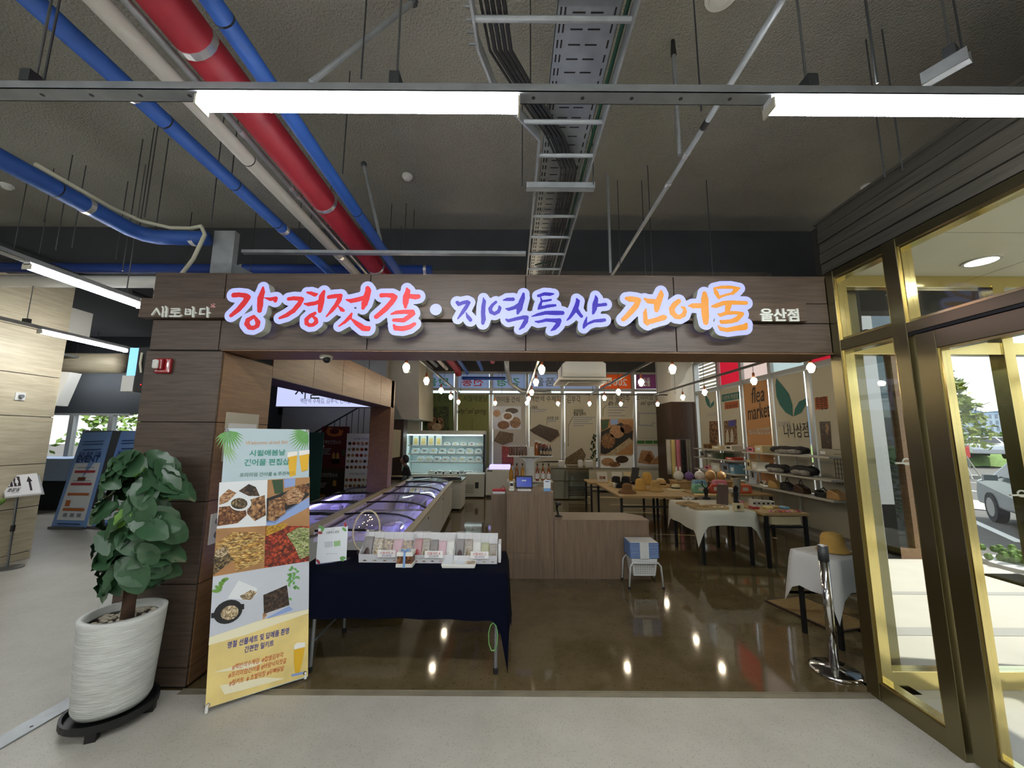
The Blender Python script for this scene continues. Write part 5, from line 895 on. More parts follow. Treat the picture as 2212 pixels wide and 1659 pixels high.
gx = at_t(873, 1226); t = thing('ribbon_gift_box', 'small clear gift box with white lid and blue ribbon on the navy table', 'box', gx); g0, g1 = gx.x-.06, gx.x+.06; gy = gx.y
MB().box(g0-.008, gy-.008, TT+.0005, g1+.008, gy+.11, TT+.028).build('base', 'pvc', t, bevel=.004); MB().box(g0, gy, TT+.028, g1, gy+.1, TT+.085).build('contents', 'f_nuts', t); MB().box(g0-.006, gy-.006, TT+.085, g1+.006, gy+.106, TT+.115).build('lid', 'pvc', t, bevel=.004)
MB().box(gx.x-.009, gy-.0095, TT+.0, gx.x+.009, gy-.0085, TT+.117).box(gx.x-.009, gy-.0095, TT+.1155, gx.x+.009, gy+.108, TT+.117).build('ribbon', 'ribbon', t); m = MB()
for s_ in (-1, 1): m.tube([(gx.x, gy+.03, TT+.118), (gx.x+s_*.03, gy+.02, TT+.135), (gx.x+s_*.04, gy+.03, TT+.122), (gx.x, gy+.03, TT+.118)], .004, 6)
m.build('bow', 'ribbon', t)
s0 = at_t(952, 1228); s1 = at_t(1028, 1228); t = thing('sample_tray', 'white three part tasting tray on the navy table', 'tray', (s0+s1)/2); w3 = (s1.x-s0.x)/3
MB().prism([(s0.x+.01, TT+.0005), (s1.x-.01, TT+.0005), (s1.x, TT+.03), (s0.x, TT+.03)], 'y', s0.y-.0, s0.y+.11).build('tray', 'pvc', t, bevel=.006)
for k in range(3): MB().box(s0.x+k*w3+.012, s0.y+.015, TT+.0302, s0.x+(k+1)*w3-.012, s0.y+.095, TT+.031).build('compartment', 'ban_white' if k < 2 else 'f_cream', t)
sv = at_t(765, 1205); t = thing('ring_lamp_stand', 'round wooden hoop with tiny lights on the navy table', 'decoration', sv); c_ = sv+Vector((.05, .12, .2)); ring = [c_+Vector((math.cos(a)*.12, math.sin(a)*.03, math.sin(a)*.17)) for a in [i*2*math.pi/24 for i in range(25)]]
MB().tube(ring, .008, 6).build('hoop', 'w_pale', t, smooth=True); MB().lathe([(.07, .001), (.07, .02), (.02, .03)], Vector((c_.x, c_.y, TT)), 16).build('foot', 'w_brown', t); mat('fairy', 'ffd9a0', emit=8)
for k in range(14): MB().ball(c_+Vector((rg.gauss(.02, .04), rg.gauss(-.02, .01), rg.gauss(.07, .03))), .003, 5, 4).build('tiny_bulb', 'fairy', t)
t = thing('cable_coil', 'green and white cable coil hung on the right table leg', 'cable', (-.12, 3.12, .3)); MB().tube([(-.13+.035*math.sin(i*.7), 3.11+.006*math.cos(i), .27+.1*math.cos(i*.7)) for i in range(32)], .003, 5).build('coil', 'palm', t)
# ---------------------------------------------------------------- counter in the shop
CY0 = 5.1
ct = thing('sales_counter', 'tall narrow timber sales counter in the middle of the shop', 'counter', (.15, CY0, 0)); x0, x1 = at(1094, 1150, Y=CY0).x, at(1196, 1150, Y=CY0).x; zt_ = at(1145, 1063, Y=CY0).z
MB().box(x0, CY0, 0, x1, CY0+.55, zt_-.03).build('body', 'w_counter', ct); MB().box(x0-.005, CY0-.005, zt_-.03, x1+.005, CY0+.56, zt_).build('top_board', 'w_counter', ct); zd = at(1130, 1194, Y=CY0).z
MB().box(x0+.002, CY0-.012, zd, x0+.55*(x1-x0)*1.2, CY0, zt_-.03).build('front_panel', 'w_counter', ct, bevel=.002); MB().box(x0+.66*(x1-x0), CY0-.012, 0, x1, CY0, zt_-.03).build('front_panel', 'w_counter', ct, bevel=.002); MB().box(x0+.002, CY0-.006, 0, x0+.66*(x1-x0), CY0, zd-.004).build('lower_panel', 'w_counter', ct)
xl = at(1060, 1150, Y=CY0+.28).x; zl_ = at(1075, 1068, Y=CY0+.3).z
t = thing('side_cabinet', 'narrow timber cabinet set back at the left of the sales counter', 'cabinet', (xl, CY0+.3, 0)); MB().box(xl, CY0+.28, 0, x0-.006, CY0+.8, zl_-.02).build('body', 'w_counter', t); MB().box(xl-.004, CY0+.275, zl_-.02, x0-.006, CY0+.81, zl_).build('top_board', 'w_counter', t)
xr_ = at(1404, 1200, Y=CY0).x; zlow = at(1300, 1123, Y=CY0).z; lc = thing('low_counter', 'long low timber counter right of the sales counter', 'counter', (1.1, CY0, 0)); yb = at(1300, 1107, Z=zlow).y
MB().prism([(x1+.006, CY0), (xr_, CY0), (xr_, yb-.22), (xr_-.18, yb), (x1+.006, yb)], 'z', 0, zlow-.03).build('body', 'w_counter', lc); MB().prism([(x1+.006, CY0-.006), (xr_+.006, CY0-.006), (xr_+.006, yb-.22), (xr_-.175, yb+.006), (x1+.006, yb+.006)], 'z', zlow-.03, zlow).build('top_board', 'w_counter', lc)
# things on the counters
mat('plastic_red', 'b3202c', .4); mat('screen_blue', '2a3a8c', .2, emit=.5); mat('qr_blue', '7aa8d8', .5)
p = at(1132, 1060, Y=CY0+.2); tb = thing('pos_tablet', 'black register tablet with a blue screen on the tall counter', 'tablet', (p.x, CY0+.2, zt_)); W2 = .115; H2 = at(1132, 1028, Y=CY0+.2).z-zt_
MB().add([(p.x-W2, CY0+.17, zt_+.025), (p.x+W2, CY0+.17, zt_+.025), (p.x+W2, CY0+.22, zt_+H2), (p.x-W2, CY0+.22, zt_+H2), (p.x-W2, CY0+.19, zt_+.02), (p.x+W2, CY0+.19, zt_+.02), (p.x+W2, CY0+.24, zt_+H2), (p.x-W2, CY0+.24, zt_+H2)], [(0, 1, 2, 3), (7, 6, 5, 4), (0, 4, 5, 1), (1, 5, 6, 2), (2, 6, 7, 3), (3, 7, 4, 0)]).build('frame', 'black', tb, bevel=.008)
pq = Print((p.x, CY0+.168, zt_+.025), (1, 0, 0), (0, .05, H2-.025), tb, .001); k = lambda a, b: (p.x+a, CY0+.17+.05*(b/(H2-.025)), zt_+.025+b); MB().poly([Vector(k(a, b))+pq.n*.003 for a, b in ((-W2+.015, .018), (W2-.015, .018), (W2-.015, H2-.045), (-W2+.015, H2-.045))]).build('screen', 'screen_blue', tb); MB().poly([Vector(k(a, b))+pq.n*.004 for a, b in ((-.03, .09), (.03, .09), (.03, .105), (-.03, .105))]).build('screen_logo', 'ban_white', tb); MB().box(p.x-.09, CY0+.1, zt_+.0005, p.x+.09, CY0+.27, zt_+.02).build('stand_base', 'pvc', tb)
p = at(1105, 1060, Y=CY0+.15); t = thing('card_reader', 'small white card reader beside the register tablet', 'card reader', (p.x, CY0+.15, zt_)); MB().box(p.x-.035, CY0+.1, zt_+.0005, p.x+.035, CY0+.22, zt_+.03).build('body', 'pvc', t, bevel=.006); MB().box(p.x-.025, CY0+.19, zt_+.03, p.x+.03, CY0+.23, zt_+.11).build('printer_head', 'pvc', t, bevel=.006); MB().box(p.x-.02, CY0+.188, zt_+.05, p.x+.022, CY0+.19, zt_+.09).build('keypad', 'black', t)
p = at(1078, 1066, Y=CY0+.45); t = thing('coin_tray', 'red plastic tray on the narrow cabinet', 'tray', (p.x, CY0+.45, zl_)); MB().box(p.x-.085, CY0+.36, zl_+.0005, p.x+.085, CY0+.5, zl_+.03).build('tray_base', 'ban_white', t); MB().box(p.x-.09, CY0+.355, zl_+.03, p.x+.09, CY0+.505, zl_+.06).build('tray_rim', 'plastic_red', t, bevel=.008); MB().tube([(p.x+.03, CY0+.42, zl_+.06), (p.x+.06, CY0+.42, zl_+.1), (p.x+.085, CY0+.42, zl_+.06)], .006, 6).build('handle', 'plastic_red', t)
p = at(1182, 1063, Y=CY0+.08); t = thing('payment_sign', 'small white and blue payment sign at the right end of the tall counter', 'sign', (p.x, CY0+.08, zt_)); MB().box(p.x-.045, CY0+.08, zt_+.0005, p.x+.045, CY0+.085, zt_+.145).build('plate', 'ban_white', t); MB().box(p.x-.045, CY0+.079, zt_+.002, p.x+.045, CY0+.08, zt_+.04).build('blue_band', 'qr_blue', t); MB().box(p.x-.025, CY0+.079, zt_+.12, p.x+.025, CY0+.08, zt_+.13).build('text_line', 'violet_ink', t); MB().box(p.x-.04, CY0+.07, zt_+.0005, p.x+.04, CY0+.11, zt_+.004).build('foot', 'acrylic', t)
p = at(1203, 1108, Y=CY0+.2); t = thing('barcode_scanner', 'black barcode scanner on a stand on the low counter', 'scanner', (p.x, CY0+.2, zlow)); MB().lathe([(.05, .0005), (.05, .01), (.012, .02)], (p.x+.02, CY0+.2, zlow), 14).build('base', 'black', t); MB().tube([(p.x+.02, CY0+.2, zlow+.01), (p.x+.0, CY0+.22, zlow+.1), (p.x+.01, CY0+.2, zlow+.16)], [.012, .014, .02], 8).build('handle', 'black', t); MB().box(p.x-.02, CY0+.13, zlow+.15, p.x+.05, CY0+.22, zlow+.19).build('head', 'black', t, bevel=.01)
# ---------------------------------------------------------------- white bottle rack behind the counter
RY = 6.25; rk = thing('bottle_rack', 'white two tier bottle rack standing behind the sales counter', 'rack', (.3, RY, 0)); xa, xb_ = at(1136.5, 1000, Y=RY).x, at(1155, 1000, Y=RY).x; xs0, xs1 = at(1096, 1000, Y=RY).x, at(1193, 1000, Y=RY).x; zk = [at(1145, 984, Y=RY).z, at(1145, 1038, Y=RY).z]
MB().box(xa, RY+.1, 0, xb_, RY+.16, at(1145, 966, Y=RY).z).build('post', 'pvc', rk)
for i in range(4): MB().box(xa+.012+i*.03, RY+.096, .1, xa+.026+i*.03, RY+.1, at(1145, 966, Y=RY).z-.02).build('post_rib', 'ban_white', rk)
for z in zk:
    MB().box(xs0, RY-.1, z-.018, xs1, RY+.2, z).build('shelf', 'pvc', rk, bevel=.003)
    for s_, xe in ((-1, xa), (1, xb_)): MB().prism([(xe, z-.018), (xe+s_*.18, z-.018), (xe+s_*.12, z-.035), (xe+s_*.04, z-.07), (xe, z-.12)], 'y', RY+.05, RY+.1).build('bracket', 'pvc', rk)
MB().box(xs0+.05, RY-.1, .0, xs1-.05, RY+.3, .08).build('foot_plate', 'pvc', rk)
mat('amber', '8a4a12', .15, coat=.4); mat('oil', 'b07a14', .15, coat=.4); mat('soy', '1d120e', .2, coat=.4); mat('jar_brown', '5a3420', .3, coat=.3); mat('rose_tea', '8d4a38', .2, coat=.3); mat('cap_black', '141414', .4); mat('cap_red', '9e1f26', .4); mat('cap_clear', 'c9c9c4', .3)
def bottle(loc, h, r, m, cap, label, group, neck=.35, lab=None):
    t = thing('bottle', label, 'bottle', loc, group=group); l = Vector(loc)+Vector((0, 0, .0008)); MB().lathe([(r*.95, 0), (r, h*.04), (r, h*(1-neck)*.85), (r*.75, h*(1-neck)), (r*.34, h*(1-neck*.55)), (r*.32, h*.9)], l, 14).build('bottle_body', m, t, smooth=True)
    MB().cyl(l+Vector((0, 0, h*.88)), l+Vector((0, 0, h)), r*.4 if neck > .15 else r*.9, n=12).build('cap', cap, t)
    if lab: MB().lathe([(r*1.01, h*.12), (r*1.01, h*.42)], l, 14, cap=False).build('paper_label', lab, t)
O5 = ('first', 'second', 'third', 'fourth', 'fifth', 'sixth', 'seventh')
for i in range(6): bottle((xs0+.05+i*.048, RY-.04, zk[0]), .16, .021, 'jar_brown', 'cap_clear', '%s slim brown spice jar from the left on the upper rack shelf' % O5[i], 'jars on the upper rack shelf', .12)
bottle((xb_+.03, RY-.02, zk[0]), .24, .035, 'amber', 'cap_clear', 'tall amber jar right of the rack post', 'jars on the upper rack shelf', .15)
bottle((xb_+.09, RY+.06, zk[0]), .22, .035, 'jar_brown', 'cap_clear', 'brown jar behind the dark sauce bottles', 'jars on the upper rack shelf', .15); bottle((xb_+.16, RY+.07, zk[0]), .21, .035, 'rose_tea', 'cap_clear', 'reddish jar behind the dark sauce bottles', 'jars on the upper rack shelf', .15)
for i in range(4): bottle((xb_+.1+i*.048, RY-.05, zk[0]), .17, .022, 'soy', 'cap_red', '%s dark sauce bottle with red cap from the rack post' % O5[i], 'dark sauce bottles on the upper rack shelf', .3, 'f_cream')
for i in range(3): bottle((xs0+.06+i*.09, RY-.03, zk[1]), .27, .03, 'oil' if i != 1 else 'amber', 'cap_black', '%s amber oil bottle on the lower rack shelf, left of the post' % O5[i], 'bottles on the lower rack shelf', .4)
for i in range(3): bottle((xb_+.04+i*.09, RY-.03, zk[1]), .27, .03, 'amber' if i else 'rose_tea', 'cap_black', '%s amber bottle on the lower rack shelf, right of the post' % O5[i], 'bottles on the lower rack shelf', .4, 'price')
# ---------------------------------------------------------------- back row: open cooler, chest freezer, stainless unit
KY = 12.1; kx0, kx1 = at(873, 1000, Y=KY).x, at(1047, 1000, Y=KY).x; kz1 = at(960, 930, Y=KY).z; kzl = at(960, 938, Y=KY).z; kz0 = at(960, 1022, Y=KY).z
mat('cooler_frame', 'b9bbb2', .4); mat('cooler_in', 'dfeeee', .5); mat('cool_led', 'e9fbff', emit=9); mat('grille', '8d8b80', .5); mat('freezer_white', 'c9cac6', .4); mat('rail_beige', 'b0a48c', .4); mat('lid_black', '15161a', .3)
ck = thing('open_cooler', 'wide open cooler with lit shelves against the back windows', 'cooler', ((kx0+kx1)/2, KY, 0))
MB().box(kx0, KY, kzl, kx1, KY+.75, kz1).build('canopy', 'cooler_frame', ck, bevel=.01); MB().box(kx0, KY+.7, .0, kx1, KY+.75, kzl).build('back_panel', 'cooler_in', ck); MB().box(kx0, KY, 0, kx0+.05, KY+.7, kzl).build('side_panel', 'cooler_in', ck); MB().box(kx1-.05, KY, 0, kx1, KY+.7, kzl).build('side_panel', 'lid_black', ck)
MB().box(kx0+.05, KY-.02, .0, kx1-.05, KY+.7, kz0-.04).build('base', 'cooler_frame', ck)
for i in range(6): MB().box(kx0+.9*(kx1-kx0)-.7, KY-.026, .1+i*.055, kx0+.9*(kx1-kx0)-.2, KY-.02, .13+i*.055).build('grille_slat', 'grille', ck)
MB().box(kx1-.25, KY-.026, .2, kx1-.12, KY-.02, .36).build('control_panel', 'black', ck)
for z in [kzl-.02]: MB().box(kx0+.08, KY+.03, z-.02, kx1-.08, KY+.06, z).build('lamp_strip', 'cool_led', ck)
kz = [at(960, y, Y=KY+.2).z for y in (962, 980, 998)]
for z in kz: MB().box(kx0+.05, KY+.2, z-.02, kx1-.05, KY+.7, z).build('shelf', 'cooler_in', ck); MB().box(kx0+.05, KY+.19, z-.03, kx1-.05, KY+.2, z+.005).build('price_rail', 'cooler_frame', ck); MB().box(kx0+.08, KY+.22, z-.028, kx1-.08, KY+.24, z-.021).build('lamp_strip', 'cool_led', ck)
mat('pack_yellow', 'd9c680', .4); mat('pack_clear', 'cfdcdc', .25); mat('pack_dark', '6a6f72', .4); mat('pack_brown', 'a58a62', .4)
def packs(z, n, x0_, x1_, y, w, h, ms, where, tall=False):
    for i in range(n):
        x = x0_+(x1_-x0_)*(i+.5)/n; m_ = ms[i % len(ms)]
        t = thing('food_pack', '%s food pack, %s from the left on the %s cooler shelf' % ({'pack_yellow': 'yellow', 'pack_clear': 'clear', 'pack_dark': 'dark', 'pack_brown': 'brown', 'bag_red': 'red'}[m_], O5[i] if i < 7 else 'eighth', where), 'food pack', (x, y, z), group='food packs in the open cooler')
        if tall: MB().prism([(-w/2, .001), (w/2, .001), (w/2*.9, h*.9), (w/2, h), (-w/2, h), (-w/2*.9, h*.9)], 'y', y, y+.06).xf(Matrix.Translation((x, 0, z))).build('pouch', 'pack_clear', t); MB().box(x-w*.3, y-.003, z+.03, x+w*.3, y, z+h*.75).build('contents_print', m_, t)
        else: MB().prism([(-w/2, .001), (w/2, .001), (w/2*1.1, h*.5), (w*.3, h), (-w*.3, h), (-w/2*1.1, h*.5)], 'y', y, y+.2).xf(Matrix.Translation((x, 0, z))).build('tray', 'pack_clear', t); MB().ball((x, y+.02, z+h*.55), w*.26, 8, 5, (1, .5, .5)).build('contents', m_, t)
kw = kx1-kx0
packs(kz[0], 4, kx0+.15, kx0+.45*kw, KY+.25, .2, .3, ['pack_yellow'], 'top left', True); packs(kz[0], 5, kx0+.46*kw, kx0+.98*kw, KY+.25, .22, .1, ['pack_brown', 'pack_yellow', 'pack_brown', 'bag_red', 'pack_yellow'], 'top right'); packs(kz[1], 8, kx0+.05*kw, kx0+.97*kw, KY+.25, .24, .16, ['pack_brown', 'pack_dark', 'pack_yellow', 'pack_dark'], 'middle'); packs(kz[2], 8, kx0+.12*kw, kx0+.97*kw, KY+.25, .24, .16, ['pack_yellow', 'pack_yellow', 'pack_dark', 'pack_brown'], 'third'); packs(kz0-.04, 7, kx0+.3*kw, kx0+.94*kw, KY+.1, .26, .1, ['pack_clear', 'pack_dark', 'pack_clear'], 'bottom')
mat('violet_glow', 'b9b2ff', .4, emit=1.2, ecol='b3aaff'); mat('stainless', 'aaa896', .18, 1, var=(2, .1), bump=(2.5, .12, (1, 1, .2), .05))
fx0, fx1 = at(1049, 1030, Y=11.6).x, at(1108, 1030, Y=11.6).x; fz = at(1080, 1014, Y=11.6).z; t = thing('chest_freezer', 'white chest freezer with a violet lit lid between cooler and rack', 'freezer', (fx0, 11.6, 0)); MB().box(fx0, 11.6, .06, fx1, 12.4, fz).build('body', 'freezer_white', t, bevel=.02); MB().box(fx0+.1, 11.65, fz, fx1-.05, 12.35, fz+.1).build('lit_lid', 'violet_glow', t); MB().box(fx0+.05, 11.595, fz-.06, fx0+.2, 11.6, fz-.03).build('badge', 'black', t); MB().box(fx0+.05, 11.65, 0, fx1-.05, 12.35, .06).build('plinth', 'black', t)
sx0, sx1 = at(1190, 1040, Y=11.2).x, at(1273, 1040, Y=11.2).x; sz = at(1230, 1012, Y=11.2).z; t = thing('stainless_unit', 'stainless steel kitchen unit with vent slots near the back windows', 'appliance', (sx0, 11.2, 0)); sm = at(1230, 1040, Y=11.2).z
MB().box(sx0, 11.2, sm, sx1, 11.9, sz).build('upper_body', 'stainless', t, bevel=.02); MB().box(sx0+.1, 11.25, .03, sx1-.05, 11.9, sm).build('lower_body', 'stainless', t)
for i in range(6): MB().box(sx0+.5, 11.244, .12+i*.045, sx0+.5+.62, 11.25, .14+i*.045).build('vent_slot', 'groove', t)
MB().box(sx0, 11.15, sz, sx1+.1, 11.95, sz+.03).build('worktop', 'stainless', t)
for i, (dx, l_, w_) in enumerate(((.35, .5, .1), (.9, .35, .08), (1.15, .3, .12))): o = thing('glass_vessel', ('long clear vessel on the left of the stainless unit', 'clear vessel in the middle of the stainless unit', 'round clear vessel on the right of the stainless unit')[i], 'vessel', (sx0+dx, 11.5, sz+.03)); MB().lathe([(w_*.9, 0), (w_, .05), (w_, .16), (w_*.6, .2)], (sx0+dx, 11.5, sz+.031), 16).build('vessel_body', 'cap_clear', o); MB().cyl((sx0+dx, 11.5, sz+.22), (sx0+dx, 11.5, sz+.25), w_*.65, n=16).build('vessel_lid', 'steel', o)
# ---------------------------------------------------------------- chest freezer island on the left
mat('freezer_in', 'd6d2f0', .5); mat('fz_led', 'b8a8ff', emit=26, ecol='b9b0ff'); glass('lid_glass', (.86, .86, .95), .06); mat('frost_pack', 'c3bee6', .5, var=(9, .25)); mat('frost_pack2', 'dedaf2', .5, var=(9, .2))
du = Vector((-.0588, .9983, 0)); dv = Vector((-.9983, -.0588, 0)); FO = Vector((-1.075, 4.05, 0)); RZ = math.atan2(-du.x, du.y)
def make_freezer():
    t = thing('chest_freezer', '', 'freezer', (0, 0, 0), 0, 'curved glass chest freezers', local=True); L, W, Hs = 1.7, .95, .72
    MB().box(-W, 0, .09, 0, L, .46).box(-W, 0, .46, -W+.06, L, Hs+.02).box(-.06, 0, .46, 0, L, Hs-.03).box(-W+.06, 0, .46, -.06, .05, Hs-.02).box(-W+.06, L-.05, .46, -.06, L, Hs-.02).build('body', 'freezer_white', t); MB().box(-W+.06, .05, .46, -.06, L-.05, .47).build('inner_floor', 'freezer_in', t)
    MB().box(-W+.05, .05, 0, -.05, L-.05, .09).build('plinth', 'black', t); MB().box(-.075, 0, Hs-.03, .012, L, Hs+.01).build('top_rail', 'rail_beige', t, bevel=.008); MB().box(-W-.01, 0, .77, -W+.06, L, .82).build('top_rail', 'rail_beige', t, bevel=.008)
    MB().box(-.085, .1, Hs-.05, -.076, L-.1, Hs-.035).build('lamp_strip', 'fz_led', t); pass
    prof = [(-W+.05, .805), (-W+.2, .815), (-.42, .81), (-.25, .795), (-.14, .765), (-.06, .725)]
    for k, (a, b) in enumerate(((.02, L*.5+.02), (L*.5-.02, L-.02))):
        o_ = .008*k; ld = MB().grid(lambda u, v: (prof[int(round(u*5))][0], a+(b-a)*v, prof[int(round(u*5))][1]+o_), 5, 1).build('sliding_lid', 'lid_glass', t, smooth=True)
        for y in (a, b): MB().tube([(x, y, z+o_+.004) for x, z in prof], .012, 6).build('lid_frame', 'lid_black', ld, smooth=True)
    MB().box(.0, L-.15, Hs-.12, .003, L-.08, Hs-.09).build('badge', 'black', t)
    return t
fz0 = make_freezer(); k = 0; NM = [('right', 'nearest'), ('right', 'middle'), ('right', 'farthest'), ('left', 'nearest'), ('left', 'middle'), ('left', 'farthest')]
for row in range(2):
    for i in range(3-row):
        loc = FO+du*(i*1.72)+dv*(row*1.94); rz = RZ
        if row: loc = FO+du*(i*1.72+1.7)+dv*1.93; rz = RZ+math.pi
        lab = '%s curved glass chest freezer in the %s row of the island' % (NM[k][1], NM[k][0]); k += 1
        if k == 1: o = fz0; o.location = loc; o.rotation_euler = (0, 0, rz); o['label'] = lab
        else: o = copy_tree(fz0, loc, rz, lab)
pk = [MB().box(-.09, -.06, 0, .09, .06, .05).mesh('frozen_pack', 'frost_pack'), MB().box(-.07, -.09, 0, .07, .09, .07).mesh('frozen_pack', 'frost_pack2')]
rg = random.Random(11)
for row in range(2):
    for i in range(3-row):
        for a in range(3):
            for b in range(6):
                q = FO+du*(i*1.72+.2+b*.26)+dv*(row*.98+.2+a*.25); o = bpy.data.objects.new('frozen_pack', rg.choice(pk)); C.objects.link(o); o.location = (q.x, q.y, .4715); o.rotation_euler = (0, 0, RZ+rg.choice((0, 0, .1, -.08)))
                tag(o, 'frozen pack in the %s %s row freezer, %s along %s line' % (('nearest', 'middle', 'farthest')[i], ('right', 'left')[row], O5[b], ('the first', 'the second', 'the third')[a]), 'food pack', 'frozen packs in the freezer island'); o.scale = (1, 1, .8+rg.random()*1.6)
# white counter and dark trays beyond the island
CB = at(990, 1103, Z=0); t = thing('white_counter', 'white service counter beyond the freezer island', 'counter', (-2.2, 9.6, 0)); zc1 = at(985, 1037, Y=9.55).z; MB().box(-3.4, 9.5, .05, -1.2, 10.3, zc1-.04).build('body', 'freezer_white', t); MB().box(-3.42, 9.46, zc1-.04, -1.18, 10.32, zc1).build('worktop', 'stainless', t); MB().box(-3.35, 9.55, 0, -1.25, 10.25, .05).build('plinth', 'black', t)
for i in range(3): t = thing('food_tray', ('left dark food tray on the service counter', 'middle dark food tray on the service counter', 'right dark food tray on the service counter')[i], 'tray', (-3.0+i*.75, 9.8, zc1)); MB().prism([(-.25, .001), (.25, .001), (.3, .05), (-.3, .05)], 'y', 9.65, 10.05).xf(Matrix.Translation((-2.95+i*.7, 0, zc1))).build('tray', 'lid_black', t); MB().box(-3.15+i*.7, 9.7, zc1+.05, -2.75+i*.7, 10.0, zc1+.06).build('contents', 'f_cream', t)
t = thing('ice_cabinet', 'beige cabinet with slatted vent beside the open cooler', 'appliance', (-1.15, 11.4, 0)); ax0, ax1 = at(1003, 1045, Y=11.5).x, at(1046, 1045, Y=11.5).x; az = at(1025, 1024, Y=11.5).z; MB().box(ax0, 11.45, .04, ax1, 12.05, az).build('body', 'cooler_frame', t)
for i in range(5): MB().box(ax0+.03, 11.444, .15+i*.05, ax0+.28, 11.45, .175+i*.05).build('vent_slat', 'grille', t)
MB().box(ax0+.32, 11.444, .28, ax0+.42, 11.45, .45).build('display', 'black', t)
# ---------------------------------------------------------------- posters in the back windows
for n_, c_ in (('po_white', 'bdb8a8'), ('po_green', '7f8358'), ('po_green2', '5f6c4a'), ('po_grey', 'b3b1a6'), ('po_tan', 'b98f68'), ('po_teal', '4b7672'), ('po_orange', 'b0694a')): paper(n_, c_, .12)
for n_, c_ in (('tr_white', 'c9d6ee'), ('tr_orange', 'f0884c'), ('tr_mauve', 'a06a90'), ('tr_pink', 'd8506f'), ('tr_pale', 'e6dcdc'), ('tr_blue', 'd3e0e4')): paper(n_, c_, .6)
mat('po_ink', '1f1f1c', .7); mat('po_dkgreen', '26331d', .7); mat('tr_green', '55a878', .7); mat('tr_red', 'c94a55', .7); mat('tr_grey', '7d8896', .7); mat('po_pill', '2f6a32', .6); food('f_leafy', ['1d2a14', '35491f', '4e6a2c', '121a0d'], 22); food('f_hand', ['6b4f3a', 'a98a6a', '8d6a4c'], 14)
PYw = BW-.07; ML = [907, 983.5, 1060, 1138.5, 1215.5, 1292, 1370, 1449]
A4 = lambda x, y: (820+x/5.53, 750+y/5.53); A5 = lambda x, y: (1150+x/5.53, 750+y/5.53)
LB = ['green poster with a photo of hands and leaves, leftmost in the back windows', 'plain green poster with dark script, second in the back windows', 'pale poster with a plate of snacks, third in the back windows', 'pale poster with a dark seaweed block, fourth in the back windows', 'pale poster with text lines and hanging ivy, fifth in the back windows', 'poster with a large snack platter photo, sixth in the back windows', 'poster with green buttons and a box drawing, rightmost in the back windows']
BGM = ['po_green2', 'po_green', 'po_grey', 'po_white', 'po_white', 'po_white', 'po_grey']
def sheet(pr, q, m, th=.004, name='printed_sheet'):
    c = [pr.pt(*p) for p in q]; MB().add(c+[p-pr.n*th for p in c], [(0, 1, 2, 3), (7, 6, 5, 4), (0, 4, 5, 1), (1, 5, 6, 2), (2, 6, 7, 3), (3, 7, 4, 0)]).build(name, m, pr.p)
PP = []
for i in range(7):
    x0, x1 = ML[i]+5.5, ML[i+1]-3.5; t = thing('window_poster', LB[i], 'poster', (at((x0+x1)/2, 950, Y=PYw).x, PYw, 2), group='posters in the back windows'); pr = Print((0, PYw, 0), (1, 0, 0), (0, 0, 1), t, .003); sheet(pr, ((x0, 1012), (x1, 1012), (x1, 849), (x0, 849)), BGM[i]); PP.append(pr)
pr = PP[0]; pr.poly([A4(530, 1400), A4(830, 1400), A4(825, 705), A4(535, 705)], 'f_leafy', 'photo_print'); pr.ell(*A4(640, 930), 12, 18, 'f_hand', 'hand_print'); pr.ell(*A4(720, 920), 9, 15, 'f_hand', 'hand_print'); pr.ell(*A4(685, 950), 11, 8, 'f_cream', 'seed_print', 3); pr.text('자연이 준 선물', A4(505, 612), A4(870, 612), 'po_dkgreen', h=.2)
pr = PP[1]; pr.text('시월애봄날', A4(1000, 612), A4(1290, 612), 'po_dkgreen', h=.22); pr.text('why? sel spring', A4(925, 770), A4(1280, 770), 'po_ink', shear=.4, h=.24); pr.poly([A4(1104, 1000), A4(1108, 1000), A4(1108, 850), A4(1104, 850)], 'po_dkgreen', 'line_print')
pr = PP[2]; pr.text('아이들 간식', A4(1400, 625), A4(1670, 625), 'po_ink', h=.2); pr.poly([A4(1350, 980), A4(1690, 980), A4(1690, 705), A4(1350, 705)], 'xb_grey', 'photo_print'); pr.ell(*A4(1530, 830), 13, 10.5, 'xb_plate', 'plate_print', 3); pr.ell(*A4(1530, 825), 9, 7, 'f_brown', 'food_print', 4); pr.ell(*A4(1480, 930), 13, 9, 'f_nuts', 'food_print', 2); pr.ell(*A4(1620, 900), 12, 12, 'f_brown', 'food_print', 2); pr.ell(*A4(1580, 760), 14, 6, 'f_dark', 'food_print', 2); pr.ell(*A4(1400, 790), 8, 8, 'f_squid', 'food_print', 2)
pr.poly([A4(1360, 1120), A4(1430, 1000), A4(1600, 1030), A4(1590, 1130), A4(1470, 1170)], 'f_weed', 'food_print', 2); pr.poly([A4(1460, 1410), A4(1600, 1410), A4(1600, 1200), A4(1460, 1180)], 'f_red', 'food_print', 2)
